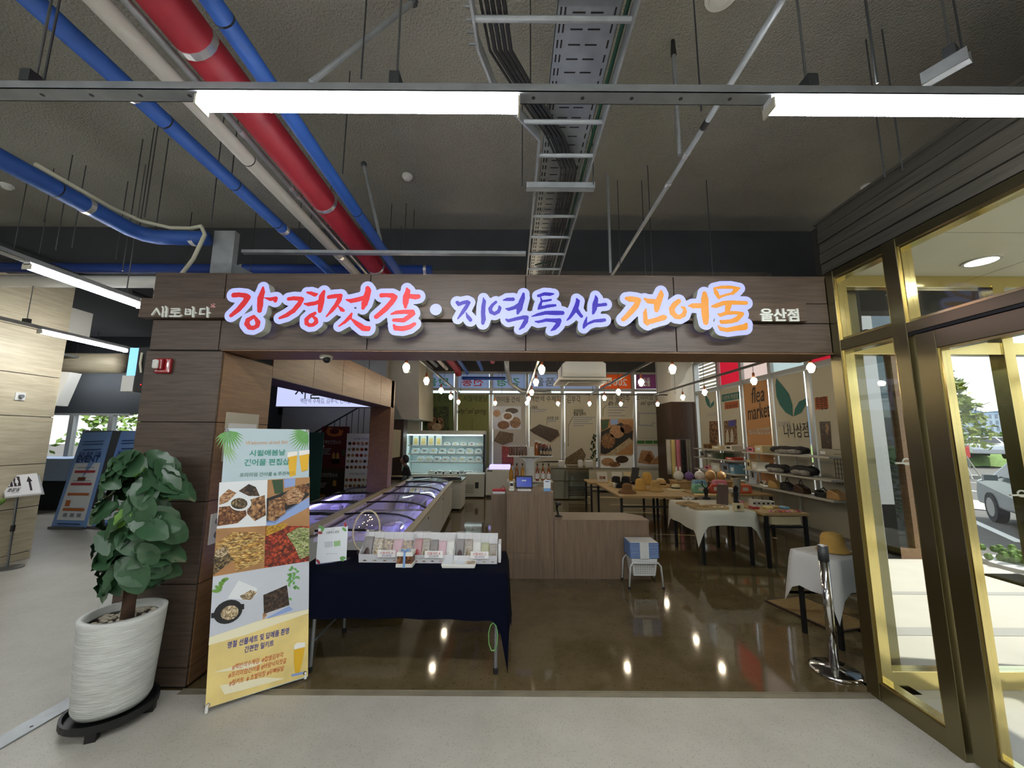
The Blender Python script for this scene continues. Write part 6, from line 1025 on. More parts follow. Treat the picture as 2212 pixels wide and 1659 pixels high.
pr = PP[3]; pr.text('맥반석 수제김', A4(1800, 615), A4(2160, 615), 'po_ink', h=.2); pr.poly([A4(1790, 990), A4(1910, 920), A4(2130, 990), A4(2150, 1050), A4(2040, 1135), A4(1840, 1030)], 'f_dark', 'food_print', 2); pr.poly([A4(2040, 1135), A4(2155, 1050), A4(2160, 1065), A4(2050, 1150)], 'f_cream', 'food_print', 2); pr.poly([A4(1793, 930), A4(1797, 930), A4(1797, 715), A4(1793, 715)], 'po_ink', 'line_print'); pr.poly([A4(1998, 930), A4(2002, 930), A4(2002, 845), A4(1998, 845)], 'po_ink', 'line_print'); pr.text('고밀도', A4(1805, 718), A4(1890, 718), 'po_ink', bold=.02, h=.11); pr.text('바삭한 식감', A4(2005, 845), A4(2140, 845), 'po_ink', bold=.02, h=.1)
def lines(pr, A, x, ys, w_, m='grey_ink'):
    for k, y in enumerate(ys): ww = w_*(1, .85, .7, .9, .5, .8)[k % 6]; pr.poly([A(x, y+3), A(x+ww, y+3), A(x+ww, y-8), A(x, y-8)], m, 'text_line', 2)
lines(pr, A4, 1805, (750, 772), 200); lines(pr, A4, 2005, (870, 890), 120); pr.poly([A4(1805, 1375), A4(2160, 1375), A4(2160, 1360), A4(2010, 1360)], 'po_ink', 'text_line', 2)
pr = PP[4]; pr.text('김부각', A5(410, 622), A5(575, 622), 'po_ink', h=.26); pr.text('프리미엄', A5(492, 762), A5(605, 762), 'po_ink', bold=.02, h=.12); pr.text('찹쌀 김부각', A5(492, 800), A5(640, 800), 'po_ink', bold=.02, h=.12); lines(pr, A5, 490, (842, 866, 890, 915, 940), 260)
pr.poly([A5(426, 1170), A5(430, 1170), A5(432, 940), A5(490, 825), A5(486, 822), A5(427, 938)], 'po_ink', 'line_print'); pr.ell(*A5(427, 1172), 1.2, 1.2, 'po_ink', 'dot_print'); pr.poly([A5(390, 1400), A5(390, 1330), A5(590, 1200), A5(640, 1290), A5(600, 1400)], 'f_weed', 'food_print', 2)
rg = random.Random(3)
for k in range(30): pr.ell(*A5(735+rg.gauss(0, 18), 1050+k*11), 2.8, 1.9, 'po_dkgreen', 'ivy_print', 2, 7, rot=rg.random()*3)
pr = PP[5]; pr.text('안 술안주', A5(910, 618), A5(1165, 612), 'po_ink', h=.24); pr.text('불향 안주', A5(905, 678), A5(1045, 678), 'po_ink', bold=.015, h=.12); lines(pr, A5, 905, (722, 755, 788, 822), 230); pr.poly([A5(840, 830), A5(844, 830), A5(845, 740), A5(895, 690), A5(892, 687), A5(840, 738)], 'po_ink', 'line_print')
pr.poly([A5(812, 1285), A5(1205, 1285), A5(1205, 858), A5(812, 858)], 'wood_print', 'photo_print'); pr.poly([A5(820, 1010), A5(1060, 900), A5(1200, 1000), A5(1195, 1120), A5(870, 1280), A5(815, 1270)], 'pan', 'tray_print', 2); pr.ell(*A5(905, 1120), 15, 17, 'f_brown', 'food_print', 3); pr.ell(*A5(1010, 1010), 16, 14, 'f_squid', 'food_print', 3); pr.ell(*A5(1120, 975), 13, 10, 'f_nuts', 'food_print', 3); pr.poly([A5(880, 1285), A5(1160, 1080), A5(1205, 1130), A5(990, 1285)], 'f_cream', 'food_print', 3); pr.poly([A5(815, 870), A5(920, 860), A5(900, 960), A5(830, 1000)], 'bottle_g', 'bottle_print', 2); pr.poly([A5(930, 860), A5(1025, 860), A5(1020, 920), A5(935, 930)], 'can', 'can_print', 2)
pr.poly([A5(812, 1440), A5(1205, 1440), A5(1205, 1300), A5(812, 1300)], 'xb_plate', 'photo_print'); pr.ell(*A5(900, 1370), 14, 9, 'f_squid', 'food_print', 2); pr.ell(*A5(1070, 1340), 14, 8, 'f_dark', 'food_print', 3); pr.ell(*A5(980, 1400), 13, 6, 'f_brown', 'food_print', 3)
pr = PP[6]; pr.text('프리미엄 선물', A5(1235, 600), A5(1560, 590), 'po_ink', h=.2); pr.text('sel spring', A5(1290, 672), A5(1510, 670), 'po_ink', shear=.4, h=.2); pr.poly([A5(1275, 1092), A5(1590, 1092), A5(1590, 1088), A5(1275, 1088)], 'grey_ink', 'line_print')
for x0, x1 in ((1265, 1440), (1380, 1520), (1480, 1585)): pr.poly([A5(x0, 940 if x0 < 1300 else 910), A5(x1, 945 if x0 < 1300 else 910), A5(x1, 790), A5(x0, 780)], 'grey_ink', 'box_outline_print', 2+int(x0 < 1300)); pr.poly([A5(x0+12, 925 if x0 < 1300 else 900), A5(x1-12, 930 if x0 < 1300 else 900), A5(x1-12, 803), A5(x0+12, 795)], 'po_grey', 'box_print', 4+int(x0 < 1300))
for k in range(4): pr.poly([A5(1250+k*98, 1152), A5(1340+k*98, 1152), A5(1340+k*98, 1115), A5(1250+k*98, 1115)], 'po_pill', 'green_button_print', 2)
pr.poly([A5(1252, 1420), A5(1650, 1420), A5(1650, 1180), A5(1252, 1180)], 'xb_grey', 'photo_print'); pr.poly([A5(1260, 1380), A5(1300, 1230), A5(1420, 1240), A5(1470, 1330), A5(1560, 1230), A5(1650, 1300), A5(1645, 1400), A5(1400, 1400)], 'f_squid', 'food_print', 2); pr.poly([A5(1330, 1350), A5(1390, 1250), A5(1440, 1330), A5(1400, 1390)], 'f_nuts', 'food_print', 3)
# back lit strips above them, printed to be read from outside (so mirrored here)
TRM = ['tr_white', 'tr_white', 'tr_white', 'tr_white', 'tr_white', 'tr_orange', 'tr_mauve']; TRT = [('맛을', 'tr_green'), ('전통', 'tr_red'), ('강경', 'tr_green'), ('품을', 'tr_grey'), ('의전통', 'tr_red'), ('200년', 'paint_w'), ('울산점', 'paint_w')]
for i in range(7):
    t = thing('window_strip_print', '%s back lit strip over the %s back window poster' % (('pale blue white', 'pale blue white', 'pale blue white', 'pale blue white', 'pale blue white', 'orange', 'mauve')[i], O5[i]), 'poster', (0, PYw, 3.6), group='strips over the back posters'); pr = Print((0, BW+.03, 0), (1, 0, 0), (0, 0, 1), t, .003); x0, x1 = ML[i]+4, ML[i+1]-3.5
    sheet(pr, ((x0, 840), (x1, 840), (x1, 806), (x0, 806)), TRM[i], .003); pr.text(TRT[i][0], (x0+10, 825), (x1-12 if i != 6 else x0+30, 825), TRT[i][1], h=.3, bold=.02, mirror=True)
# ---------------------------------------------------------------- posters along the right wall
PX = RX-.06; A6b = lambda x, y: (1450+x/5.53, 750+y/5.53)
LR = ['pale poster with a small leaf emblem, farthest on the right wall', 'poster with teal and orange labels and a bottle photo on the right wall', 'tan flea market poster on the right wall', 'pale poster with two large teal leaves on the right wall', 'pale poster with an orange label, nearest on the right wall']; RM_ = ['po_white', 'po_white', 'po_tan', 'po_white', 'po_white']
RP = []
for i in range(5):
    y1, y0 = ys[i]-.12-(.15 if i == 0 else 0), ys[i+1]+.06; t = thing('window_poster', LR[i], 'poster', (PX, (y0+y1)/2, 2), group='posters on the right wall'); pr = Print((PX, 0, 0), (0, -1, 0), (0, 0, 1), t, .003)
    c = [Vector((PX, y1, .8)), Vector((PX, y0, .8)), Vector((PX, y0, zrt-.05)), Vector((PX, y1, zrt-.05))]; MB().add(c+[p+Vector((.004, 0, 0)) for p in c], [(0, 1, 2, 3), (7, 6, 5, 4), (0, 4, 5, 1), (1, 5, 6, 2), (2, 6, 7, 3), (3, 7, 4, 0)]).build('printed_sheet', RM_[i], t); RP.append(pr)
def leaf_print(pr, pts): pr.poly([A6b(*p) for p in pts], 'po_teal', 'leaf_print', 2)
pr = RP[0]; leaf_print(pr, [(405, 560), (440, 610), (465, 670), (468, 730), (430, 690), (410, 630)]); leaf_print(pr, [(470, 730), (475, 680), (515, 635), (512, 690)]); pr.text('나나상점', A6b(430, 810), A6b(535, 795), 'grey_ink', h=.1); pr.poly([A6b(460, 1160), A6b(560, 1155), A6b(558, 880), A6b(452, 885)], 'f_hand', 'photo_print')
pr = RP[1]; pr.poly([A6b(605, 655), A6b(818, 615), A6b(815, 530), A6b(603, 570)], 'po_teal', 'teal_label'); pr.text('나만의 특별함', A6b(620, 610), A6b(805, 578), 'po_white', 3, h=.12); pr.poly([A6b(640, 745), A6b(805, 720), A6b(803, 640), A6b(637, 660)], 'po_orange', 'orange_label'); pr.text('악세사리', A6b(655, 712), A6b(795, 690), 'po_ink', 3, h=.1); pr.poly([A6b(640, 1175), A6b(795, 1160), A6b(780, 860), A6b(628, 885)], 'f_hand', 'photo_print'); pr.poly([A6b(690, 950), A6b(768, 940), A6b(766, 868), A6b(684, 880)], 'violet_ink', 'photo_print', 2)
for x in (670, 725): pr.poly([A6b(x-15, 1140), A6b(x+25, 1135), A6b(x+22, 1040), A6b(x+8, 980), A6b(x-5, 982), A6b(x-14, 1045)], 'po_white', 'bottle_print', 3)
pr = RP[2]; pr.text('flea', A6b(960, 580), A6b(1110, 545), 'po_ink', h=.36, shear=.25); pr.text('market', A6b(915, 790), A6b(1180, 735), 'po_ink', h=.34, shear=.2); pr.poly([A6b(930, 1040), A6b(1200, 1035), A6b(1196, 955), A6b(926, 985)], 'po_white', 'text_band', 1); pr.text('나만의 악세사리', A6b(935, 1010), A6b(1195, 998), 'po_orange', 3, h=.12)
pr = RP[3]; leaf_print(pr, [(1255, 370), (1340, 470), (1410, 560), (1450, 690), (1455, 828), (1370, 780), (1300, 690), (1260, 590), (1248, 460)]); leaf_print(pr, [(1465, 828), (1480, 740), (1530, 650), (1615, 610), (1610, 690), (1560, 780)]); pr.text('감성편집', A6b(1280, 915), A6b(1420, 915), 'grey_ink', h=.1); pr.text('나나상점', A6b(1350, 1000), A6b(1640, 985), 'po_ink', h=.28)
pr = RP[4]; pr.poly([A6b(1725, 745), A6b(1880, 735), A6b(1868, 585), A6b(1715, 605)], 'po_orange', 'orange_label'); pr.text('특별함', A6b(1735, 675), A6b(1865, 660), 'po_ink', 3, h=.24); pr.poly([A6b(1800, 1210), A6b(1925, 1215), A6b(1900, 885), A6b(1770, 890)], 'f_dark', 'photo_print'); pr.ell(*A6b(1865, 980), 4, 14, 'f_hand', 'photo_print', 2)
for i in range(5):
    if i == 0:
        t = thing('window_louvre', 'white slatted louvre in the farthest upper right window', 'louvre', (RX, 10.9, zrt+.5), group=None)
        for k in range(8): MB().box(RX-.02, ys[1]+.06, zrt+.1+k*.1, RX+.03, ys[0]-.3, zrt+.15+k*.1).build('slat', 'white_paint', t)
    else:
        t = thing('window_strip_print', ('', 'pink upper pane on the right wall, next to the louvre', 'pale upper pane on the right wall, second from the louvre', 'pale blue upper pane on the right wall, third from the louvre', 'bright pink upper pane on the right wall, nearest the glass entrance')[i], 'poster', (RX, (ys[i]+ys[i+1])/2, zrt+.5), group='upper panes on the right wall'); MB().box(RX+.03, ys[i+1]+.06, zrt+.08, RX+.034, ys[i]-.06, zr1-.06).build('tinted_sheet', ('', 'tr_pink', 'tr_pale', 'tr_blue', 'tr_pink')[i], t)
# ---------------------------------------------------------------- pendant bulbs on their tracks
mat('bulb', 'fff3dd', emit=BULB, ecol='ffeccb'); mat('copper', '9a5b3c', .3, .9); glass('globe', (.96, .96, .95), .03); mat('track', '5b5a56', .35, .7); mat('cord', '1a1a1a', .7)
ZBu, ZTr = 2.75, 3.0
def make_pendant():
    t = thing('pendant_bulb', '', 'light', (0, 0, 0), 0, 'glass pendant bulbs', local=True)
    MB().cyl((0, 0, .13), (0, 0, ZTr-ZBu), .004, n=6).build('cord', 'cord', t); MB().lathe([(.012, .14), (.02, .13), (.02, .07), (.016, .06)], (0, 0, 0), 12).build('socket', 'copper', t); MB().ball((0, 0, 0), .05, 12, 8).build('bulb', 'bulb', t, smooth=True)
    MB().lathe([(.022, .07), (.05, .045), (.066, 0), (.062, -.04), (.045, -.075)], (0, 0, 0), 16, cap=False).build('glass_shade', 'globe', t, smooth=True); return t
pd = make_pendant(); first = True
TRK = {'left': [(880, 793), (922, 822), (952, 843), (973, 857), (990, 868)], 'middle': [(1169, 797), (1157, 825), (1150, 847), (1142, 861), (1137, 872)], 'cross': [(1070, 871), (1203, 873), (1282, 868), (1348, 870), (1432, 870)], 'right': [(1447, 796), (1385, 825), (1338, 846), (1307, 859)], 'far right': [(1735, 793), (1625, 822), (1532, 847), (1478, 858)]}
for tr, L_ in TRK.items():
    ps = [at(x, y, Z=ZBu) for x, y in L_]; ps = [Vector((p.x, min(p.y, 11.15), p.z)) for p in ps] if tr != 'cross' else ps; mxx = sum(p.x for p in ps)/len(ps)
    for i, p in enumerate(ps):
        q = Vector((mxx if tr != 'cross' else p.x, p.y if tr != 'cross' else 11.3, ZBu)); lab = 'glowing glass pendant bulb, %s from the %s on the %s track' % (O5[i], 'left' if tr == 'cross' else 'front', tr)
        if first: pd.location = q; pd['label'] = lab; first = False
        else: copy_tree(pd, q, None, lab)
    t = thing('light_track', 'dark light track carrying the %s pendant bulbs' % tr, 'track', (mxx, 8, ZTr), group='light tracks')
    if tr == 'cross': MB().bar((-1.5, 11.3, ZTr+.02), (4.6, 11.3, ZTr+.02), .035, .04).build('track_bar', 'track', t)
    else: MB().bar((mxx, 4.4, ZTr+.02), (mxx, 11.25, ZTr+.02), .035, .04).build('track_bar', 'track', t)
    for y in (5.3, 8.3, 11.0): 
        if tr != 'cross': MB().cyl((mxx+(.06 if tr == 'left' else 0), y, ZTr+.04), (mxx+(.06 if tr == 'left' else 0), y, 3.598 if tr == 'middle' else ZC-.1), .005, n=6).build('hanger', 'steel_d', t)
        else: MB().cyl((mxx+(y-8)*.9, 11.3, ZTr+.04), (mxx+(y-8)*.9, 11.3, ZC-.1), .005, n=6).build('hanger', 'steel_d', t)
# ceiling cassette air conditioner
AY = 7.4; c_ = at(1264, 818, Y=AY); ac = thing('air_conditioner', 'suspended white cassette air conditioner near the middle track', 'air conditioner', (c_.x, AY+.4, c_.z)); xw = .47; z0 = at(1264, 824, Y=AY).z; z1 = at(1264, 779, Y=AY).z
MB().prism([(c_.x-xw*.9, z0+.1), (c_.x+xw*.9, z0+.1), (c_.x+xw*.9, z1-.05), (c_.x+xw*.75, z1), (c_.x-xw*.75, z1), (c_.x-xw*.9, z1-.05)], 'y', AY+.05, AY+.9).build('body', 'pot_white', ac); MB().box(c_.x-xw*1.1, AY, z0+.03, c_.x+xw*1.1, AY+.95, z0+.08).build('panel', 'pvc', ac, bevel=.01); MB().box(c_.x-xw*.9, AY+.06, z0+.08, c_.x+xw*.9, AY+.88, z0+.1).build('gap_band', 'steel', ac); MB().box(c_.x-xw*.6, AY+.2, z0+.015, c_.x+xw*.6, AY+.75, z0+.03).build('intake_grille', 'white_paint', ac)
for i in range(4): MB().box(c_.x-xw*1.0, AY+.06+i*.03, z0+.02, c_.x+xw*1.0, AY+.07+i*.03, z0+.03).build('vane', 'steel', ac)
for sx in (-1, 1):
    for y in (AY+.12, AY+.8): MB().cyl((c_.x+sx*xw*.95, y, z0+.1), (c_.x+sx*xw*.95, y, ZC-.1), .006, n=6).build('hanger', 'steel_d', ac)
p = at(718, 763, Y=3.2); t = thing('dome_camera', 'white dome camera under the sign beam at the left', 'camera', (p.x, 3.1, ZB)); MB().lathe([(.05, 0), (.05, -.02), (.04, -.03)], (p.x, 3.1, ZB), 16).build('base', 'pvc', t); MB().ball((p.x+.015, 3.08, ZB-.035), .03, 12, 8).build('lens_dome', 'black', t, smooth=True)
# ---------------------------------------------------------------- stair recess: lit sign, stairs, banners
mat('light_box', 'c6ccec', .4, emit=.85, ecol='c4ccf4'); LY = 9.0
t = thing('light_box_sign', 'white light box sign under the timber lintel in the stair recess', 'sign', (-4.2, LY, 2.6)); A, B = at(602, 812, Y=LY), at(818, 879, Y=LY); zt = at(815, 812, Y=LY).z
MB().box(A.x, LY, B.z, B.x, LY+.12, zt).build('lit_panel', 'light_box', t); MB().box(A.x-.02, LY+.005, B.z-.02, B.x+.02, LY+.13, B.z).build('frame', 'alu', t); pr = Print((0, LY-.002, 0), (1, 0, 0), (0, 0, 1), t, .002); A3 = lambda x, y: (470+x/5.144, 750+y/5.144)
pr.text('맥반석 수제김, 김부각, 건어물', A3(922, 598), A3(1485, 598), 'grey_board', h=.13); pr.text('시월애봄날', A3(865, 470), A3(1600, 470), 'grey_board', h=.45)
MB().cyl((A.x+.3, LY+.06, zt), (A.x+.3, LY+.06, ZC-.1), .01, n=6).build('hanger', 'steel', t); MB().cyl((B.x-.3, LY+.06, zt), (B.x-.3, LY+.06, ZC-.1), .01, n=6).build('hanger', 'steel', t)
mat('stair_side', '8c8468', .8); mat('rail_black', '0e0e0f', .5)
sr = thing('staircase', 'beige staircase rising behind the light box with a black railing', 'stairs', (-5, 9.5, 0)); P0, P1 = at(560, 930, Y=9.5), at(740, 872, Y=9.5); n = 11; X0, Z0 = -6.15, .0; dx = .29; dz = .175
for k in range(n): MB().box(X0+k*dx, 9.45, max(0, (k-3)*dz), X0+(k+1)*dx, 10.35, (k+1)*dz).build('step', 'stair_side', sr)
pts = [Vector((X0+k*dx, 9.46, (k+1)*dz+.85)) for k in range(n)]; MB().tube([pts[0], pts[-1]], .022, 8).build('handrail', 'rail_black', sr)
for k in range(n):
    for h_ in (.07, .2): MB().cyl((X0+k*dx+h_, 9.46, (k+1)*dz), (X0+k*dx+h_, 9.46, (k+1)*dz+.85+h_*.5), .009, n=6).build('baluster', 'rail_black', sr)
mat('burgundy', '5c1f2a', .6); mat('brown_sheet', '3b2c22', .6); mat('gold_ink', 'b98a4a', .6); mat('po_dot', 'cfd3d6', .6)
BYn = 8.8
t = thing('standing_banner', 'burgundy and brown sauce banner standing in the stair recess', 'banner', (-3.4, BYn, 0)); pr = Print((0, BYn, 0), (1, -.08, 0), (0, 0, 1), t, .002); sheet(pr, (A3(1105, 1790), A3(1415, 1790), A3(1470, 882), A3(1160, 880)), 'burgundy'); pr.poly([A3(1107, 1785), A3(1413, 1785), A3(1425, 1345), A3(1115, 1340)], 'brown_sheet', 'brown_ground'); pr.poly([A3(1205, 940), A3(1230, 890), A3(1330, 905), A3(1400, 930), A3(1380, 980), A3(1300, 995), A3(1230, 980)], 'orange_ink', 'crab_print', 2); pr.ell(*A3(1300, 935), 10, 6, 'burgundy', 'crab_print', 3)
pr.text('대게맛간장소스', A3(1160, 1055), A3(1375, 1055), 'po_dot', h=.09); pr.text('표고맛간장소스', A3(1122, 1420), A3(1335, 1420), 'po_dot', h=.09)
for y in (1100, 1485): pr.ell(*A3(1175 if y < 1200 else 1128, y), 3, 3, 'po_dot', 'badge_print', 2)
for x in (1290, 1335): pr.poly([A3(x-17, 1240), A3(x+17, 1240), A3(x+15, 1190), A3(x, 1165), A3(x-15, 1190)], 'gold_ink', 'bottle_print', 2); pr.poly([A3(x-22, 1295), A3(x+22, 1295), A3(x+20, 1240), A3(x-20, 1240)], 'soy', 'bottle_print', 3)
pr.poly([A3(1385, 1205), A3(1415, 1205), A3(1413, 1140), A3(1388, 1140)], 'bottle_g', 'bottle_print', 2); pr.poly([A3(1280, 1542), A3(1320, 1542), A3(1318, 1480), A3(1283, 1480)], 'gold_ink', 'bottle_print', 2); lines(pr, A3, 1155, (1130, 1150, 1170, 1188), 110, 'grey_ink'); lines(pr, A3, 1115, (1515, 1535, 1555), 100, 'grey_ink'); pr.ell(*A3(1150, 1680), 14, 9, 'f_squid', 'mushroom_print', 2); pr.ell(*A3(1200, 1720), 16, 8, 'f_cream', 'mushroom_print', 2)
MB().bar(pr.pt(*A3(1105, 1790)), pr.pt(*A3(1415, 1790)), .2, .05).build('foot_bar', 'steel', t); q = pr.pt(*A3(1260, 1790)); MB().cyl((q.x, q.y+.03, 0), (q.x, q.y+.03, 1.9), .01, n=6).build('pole', 'steel', t)
t = thing('standing_banner', 'white banner with a grid of small dish photos in the stair recess', 'banner', (-2.9, BYn-.45, 0)); pr = Print((0, BYn-.45, 0), (1, -.05, 0), (0, 0, 1), t, .002); sheet(pr, (A3(1388, 1860), A3(1704, 1860), A3(1752, 962), A3(1440, 958)), 'ban_white'); rg = random.Random(9); fm = ['f_nuts', 'f_brown', 'f_squid', 'f_dark', 'f_red', 'f_cream']
for r_ in range(8):
    y = 1070+r_*66 + (0 if r_ < 5 else 75)
    for c in range(6): x = 1470-r_*7+c*47; pr.ell(*A3(x, y), 3.6, 3.6, rg.choice(fm), 'dish_print', 2, 10)
pr.text('건어물 편집샵', A3(1510, 1018), A3(1680, 1018), 'navy_ink', h=.04); pr.text('프리미엄 건어물 & 주전부리', A3(1460, 1408), A3(1640, 1408), 'navy_ink', h=.05); fr_ = [(1445, 970), (1745, 972)]
for x, y in fr_:
    for k in range(5): pr.poly([A3(x, y), A3(x+(25 if x < 1500 else -25)-k*4*(1 if x < 1500 else -1), y+20+k*9), A3(x+(30 if x < 1500 else -30)-k*5*(1 if x < 1500 else -1), y+26+k*9)], 'palm', 'palm_frond_print', 2)
MB().bar(pr.pt(*A3(1388, 1860)), pr.pt(*A3(1704, 1860)), .2, .05).build('foot_bar', 'steel', t); q = pr.pt(*A3(1545, 1860)); MB().cyl((q.x, q.y+.03, 0), (q.x, q.y+.03, 1.85), .01, n=6).build('pole', 'steel', t)
t = thing('standing_banner', 'dark teal banner half hidden behind the food banner', 'banner', (-4.6, 8.6, 0)); A, B = at(668, 934, Y=8.6), at(688, 1100, Y=8.6); MB().box(A.x-.35, 8.6, .05, B.x, 8.61, A.z).build('printed_sheet', 'po_teal', t); MB().box(A.x-.35, 8.57, 0, B.x, 8.66, .05).build('foot_bar', 'steel', t)
dp = struct(MB().box(-2.249, 3.03, 1.55, -2.243, 3.42, at(525, 893, X=-2.249).z).build('door_3', 'wall_beige')); MB().box(-2.243, 3.06, 1.58, -2.238, 3.39, at(525, 900, X=-2.249).z-.06).build('door_leaf', 'pot_white', dp)
# ---------------------------------------------------------------- two people at the back
mat('hair', '0d0b0a', .6); mat('skin', '8c6552', .6); mat('cloth_dark', '15151a', .9); mat('cloth_pale', 'b7aca0', .9, var=(12, .12)); mat('trousers', '23252c', .9)
def person(loc, rz, top, label, lean=.1, arm='table'):
    root = thing('person', label, 'person', loc, rz, local=True)
    V = [(0, 0, .52), (0, -.02-lean*.3, .72), (0, -.04-lean*.6, .9), (0, -.05-lean*.8, 1.0), (0, -.06-lean, 1.08), (.17, -.05-lean*.8, .99), (-.17, -.05-lean*.8, .99), (.22, -.12-lean, .78), (-.22, -.12-lean, .78), (.16, -.36-lean, .72), (-.16, -.36-lean, .72), (.1, -.02, .5), (-.1, -.02, .5), (.13, -.42, .5), (-.13, -.42, .5), (.13, -.42, .1), (-.13, -.42, .1), (.13, -.54, .06), (-.13, -.54, .06)]
    Ed = [(0, 1), (1, 2), (2, 3), (3, 4), (3, 5), (3, 6), (5, 7), (6, 8), (7, 9), (8, 10), (0, 11), (0, 12), (11, 13), (12, 14), (13, 15), (14, 16), (15, 17), (16, 18)]
    R_ = [(.16, .12), (.15, .11), (.17, .12), (.11, .09), (.055, .055), (.075, .075), (.075, .075), (.05, .05), (.05, .05), (.036, .036), (.036, .036), (.1, .1), (.1, .1), (.075, .075), (.075, .075), (.05, .05), (.05, .05), (.045, .04), (.045, .04)]
    me = bpy.data.meshes.new('body'); me.from_pydata(V, Ed, []); me.materials.append(M(top)); b = bpy.data.objects.new('body', me); link(b, root); b.modifiers.new('k', 'SKIN')
    for i, r in enumerate(R_): me.skin_vertices[0].data[i].radius = r
    me.skin_vertices[0].data[0].use_root = True; sb = b.modifiers.new('u', 'SUBSURF'); sb.levels = 2; sb.render_levels = 2
    hc = Vector((0, -.085-lean, 1.2)); h = MB().ball(hc, .1, 20, 14, (.78, .95, 1.18)); h.v = [(x, y-(.02*max(0, 1-abs(z-hc.z)/.05) if y < hc.y-.06 and abs(x) < .025 else 0), z) for x, y, z in h.v]; h.cyl(hc+Vector((0, .03, -.16)), hc+Vector((0, .02, -.06)), .05, n=12); hd = h.build('head', 'skin', root, smooth=True)
    for s in (-1, 1): MB().ball(hc+Vector((s*.078, .01, -.005)), .022, 8, 6, (.4, .8, 1.2)).build('ear', 'skin', hd, smooth=True); MB().ball(hc+Vector((s*.03, -.088, .01)), .009, 8, 6).build('eye', 'hair', hd)
    MB().ball(hc+Vector((0, -.088, -.05)), .02, 8, 4, (1, .4, .25)).build('mouth', 'bag_red', hd)
    hr = MB().ball(hc+Vector((0, .022, .03)), .112, 18, 12, (.86, .95, 1.1)); hr.v = [(x, max(y, hc.y-.075+(.06 if z < hc.z+.05 else 0)), max(z, hc.z-.07)) for x, y, z in hr.v]; hr.build('hair', 'hair', root, smooth=True)
    for s in (-1, 1):
        w_ = Vector((s*.16, -.36-lean, .72)); hm = MB().ball(w_+Vector((0, -.05, 0)), .04, 10, 6, (.9, 1.1, .45))
        for f in range(4): x = w_.x+(f-1.5)*.019; hm.tube([(x, w_.y-.08, .722), (x, w_.y-.115-.01*(f in (1, 2)), .716), (x, w_.y-.135-.012*(f in (1, 2)), .705)], [.009, .0085, .007], 6)
        hm.tube([w_+Vector((-s*.03, -.04, 0)), w_+Vector((-s*.055, -.075, -.006)), w_+Vector((-s*.058, -.095, -.01))], [.011, .01, .008], 6); hm.build('hand', 'skin', root, smooth=True)
    return root
pz = at(888, 984, Y=10.7); person((pz.x, 10.75, pz.z-1.33), -1.35, 'cloth_dark', 'person with short dark hair in dark clothes sitting in front of the open cooler')
st_ = thing('stool', 'plain stool under the seated person near the cooler', 'stool', (pz.x, 10.75, 0)); zs0 = pz.z-1.33+.37; MB().cyl((pz.x, 10.75, zs0-.03), (pz.x, 10.75, zs0), .16, n=16).build('seat', 'black', st_)
for a in (.8, 2.4, 3.9, 5.5): MB().cyl((pz.x+math.cos(a)*.12, 10.75+math.sin(a)*.12, zs0-.03), (pz.x+math.cos(a)*.15, 10.75+math.sin(a)*.15, 0), .012, n=6).build('leg', 'steel', st_)
pz = at(806, 985, Y=9.05); person((pz.x, 9.05, pz.z-1.3), .9, 'cloth_pale', 'person in a pale top bending behind the white dish banner', lean=.05)
st_ = thing('stool', 'plain stool under the person in the pale top', 'stool', (pz.x, 9.05, 0)); zs0 = pz.z-1.3+.37; MB().cyl((pz.x, 9.05, zs0-.03), (pz.x, 9.05, zs0), .16, n=16).build('seat', 'black', st_)
for a in (.8, 2.4, 3.9, 5.5): MB().cyl((pz.x+math.cos(a)*.12, 9.05+math.sin(a)*.12, zs0-.03), (pz.x+math.cos(a)*.15, 9.05+math.sin(a)*.15, 0), .012, n=6).build('leg', 'steel', st_)
# ---------------------------------------------------------------- tables with hats, jewellery and toys
mat('w_table', 'a98c5e', .5, var=(4, .08, (12, 1, 1))); mat('leg_black', '121314', .45); mat('linen', 'c6c3b4', .9, bump=(90, .15)); mat('linen_white', 'c9c9c6', .9, bump=(90, .15)); mat('straw', 'b9985f', .85, bump=(160, .5), var=(30, .12)); mat('straw_y', 'c79f52', .85, bump=(160, .5)); mat('straw_c', 'd3c59a', .85, bump=(160, .5)); mat('straw_b', '7d5c38', .85, bump=(160, .5)); mat('felt_black', '161619', .9); mat('paper_w', 'c9c6ba', .7)
def table(x0, x1, y0, y1, z, label, drawer=False, m='w_table'):
    t = thing('display_table', label, 'table', ((x0+x1)/2, (y0+y1)/2, 0), group='display tables'); MB().box(x0, y0, z-.035, x1, y1, z).build('tabletop', m, t, bevel=.003)
    for x in (x0+.02, x1-.06):
        for y in (y0+.02, y1-.06): MB().box(x, y, 0, x+.04, y+.04, z-.035).build('leg', 'leg_black', t)
    MB().box(x0+.06, y0+.025, z-.2, x1-.06, y0+.05, z-.175).build('rail', 'leg_black', t); MB().box(x0+.06, y1-.05, z-.2, x1-.06, y1-.025, z-.175).build('rail', 'leg_black', t)
    if drawer: MB().box(x0+.1, y0+.01, z-.15, x1-.12, y0+.35, z-.045).build('drawer', 'straw_c', t)
    return t
TZ2 = .73
table(2.66, 3.42, 5.62, 6.6, TZ2, 'display table under the white cloth right of the low counter', True); cloth('tablecloth', 2.65, 3.43, 5.61, 6.61, TZ2+.006, [.19, .22, .2, .28], 'linen', 'pale linen cloth on the jewellery table', fold=.012, corner=.24, seed=4)
table(3.5, 4.12, 5.5, 6.45, TZ2, 'bare wooden display table right of the linen covered one', True)
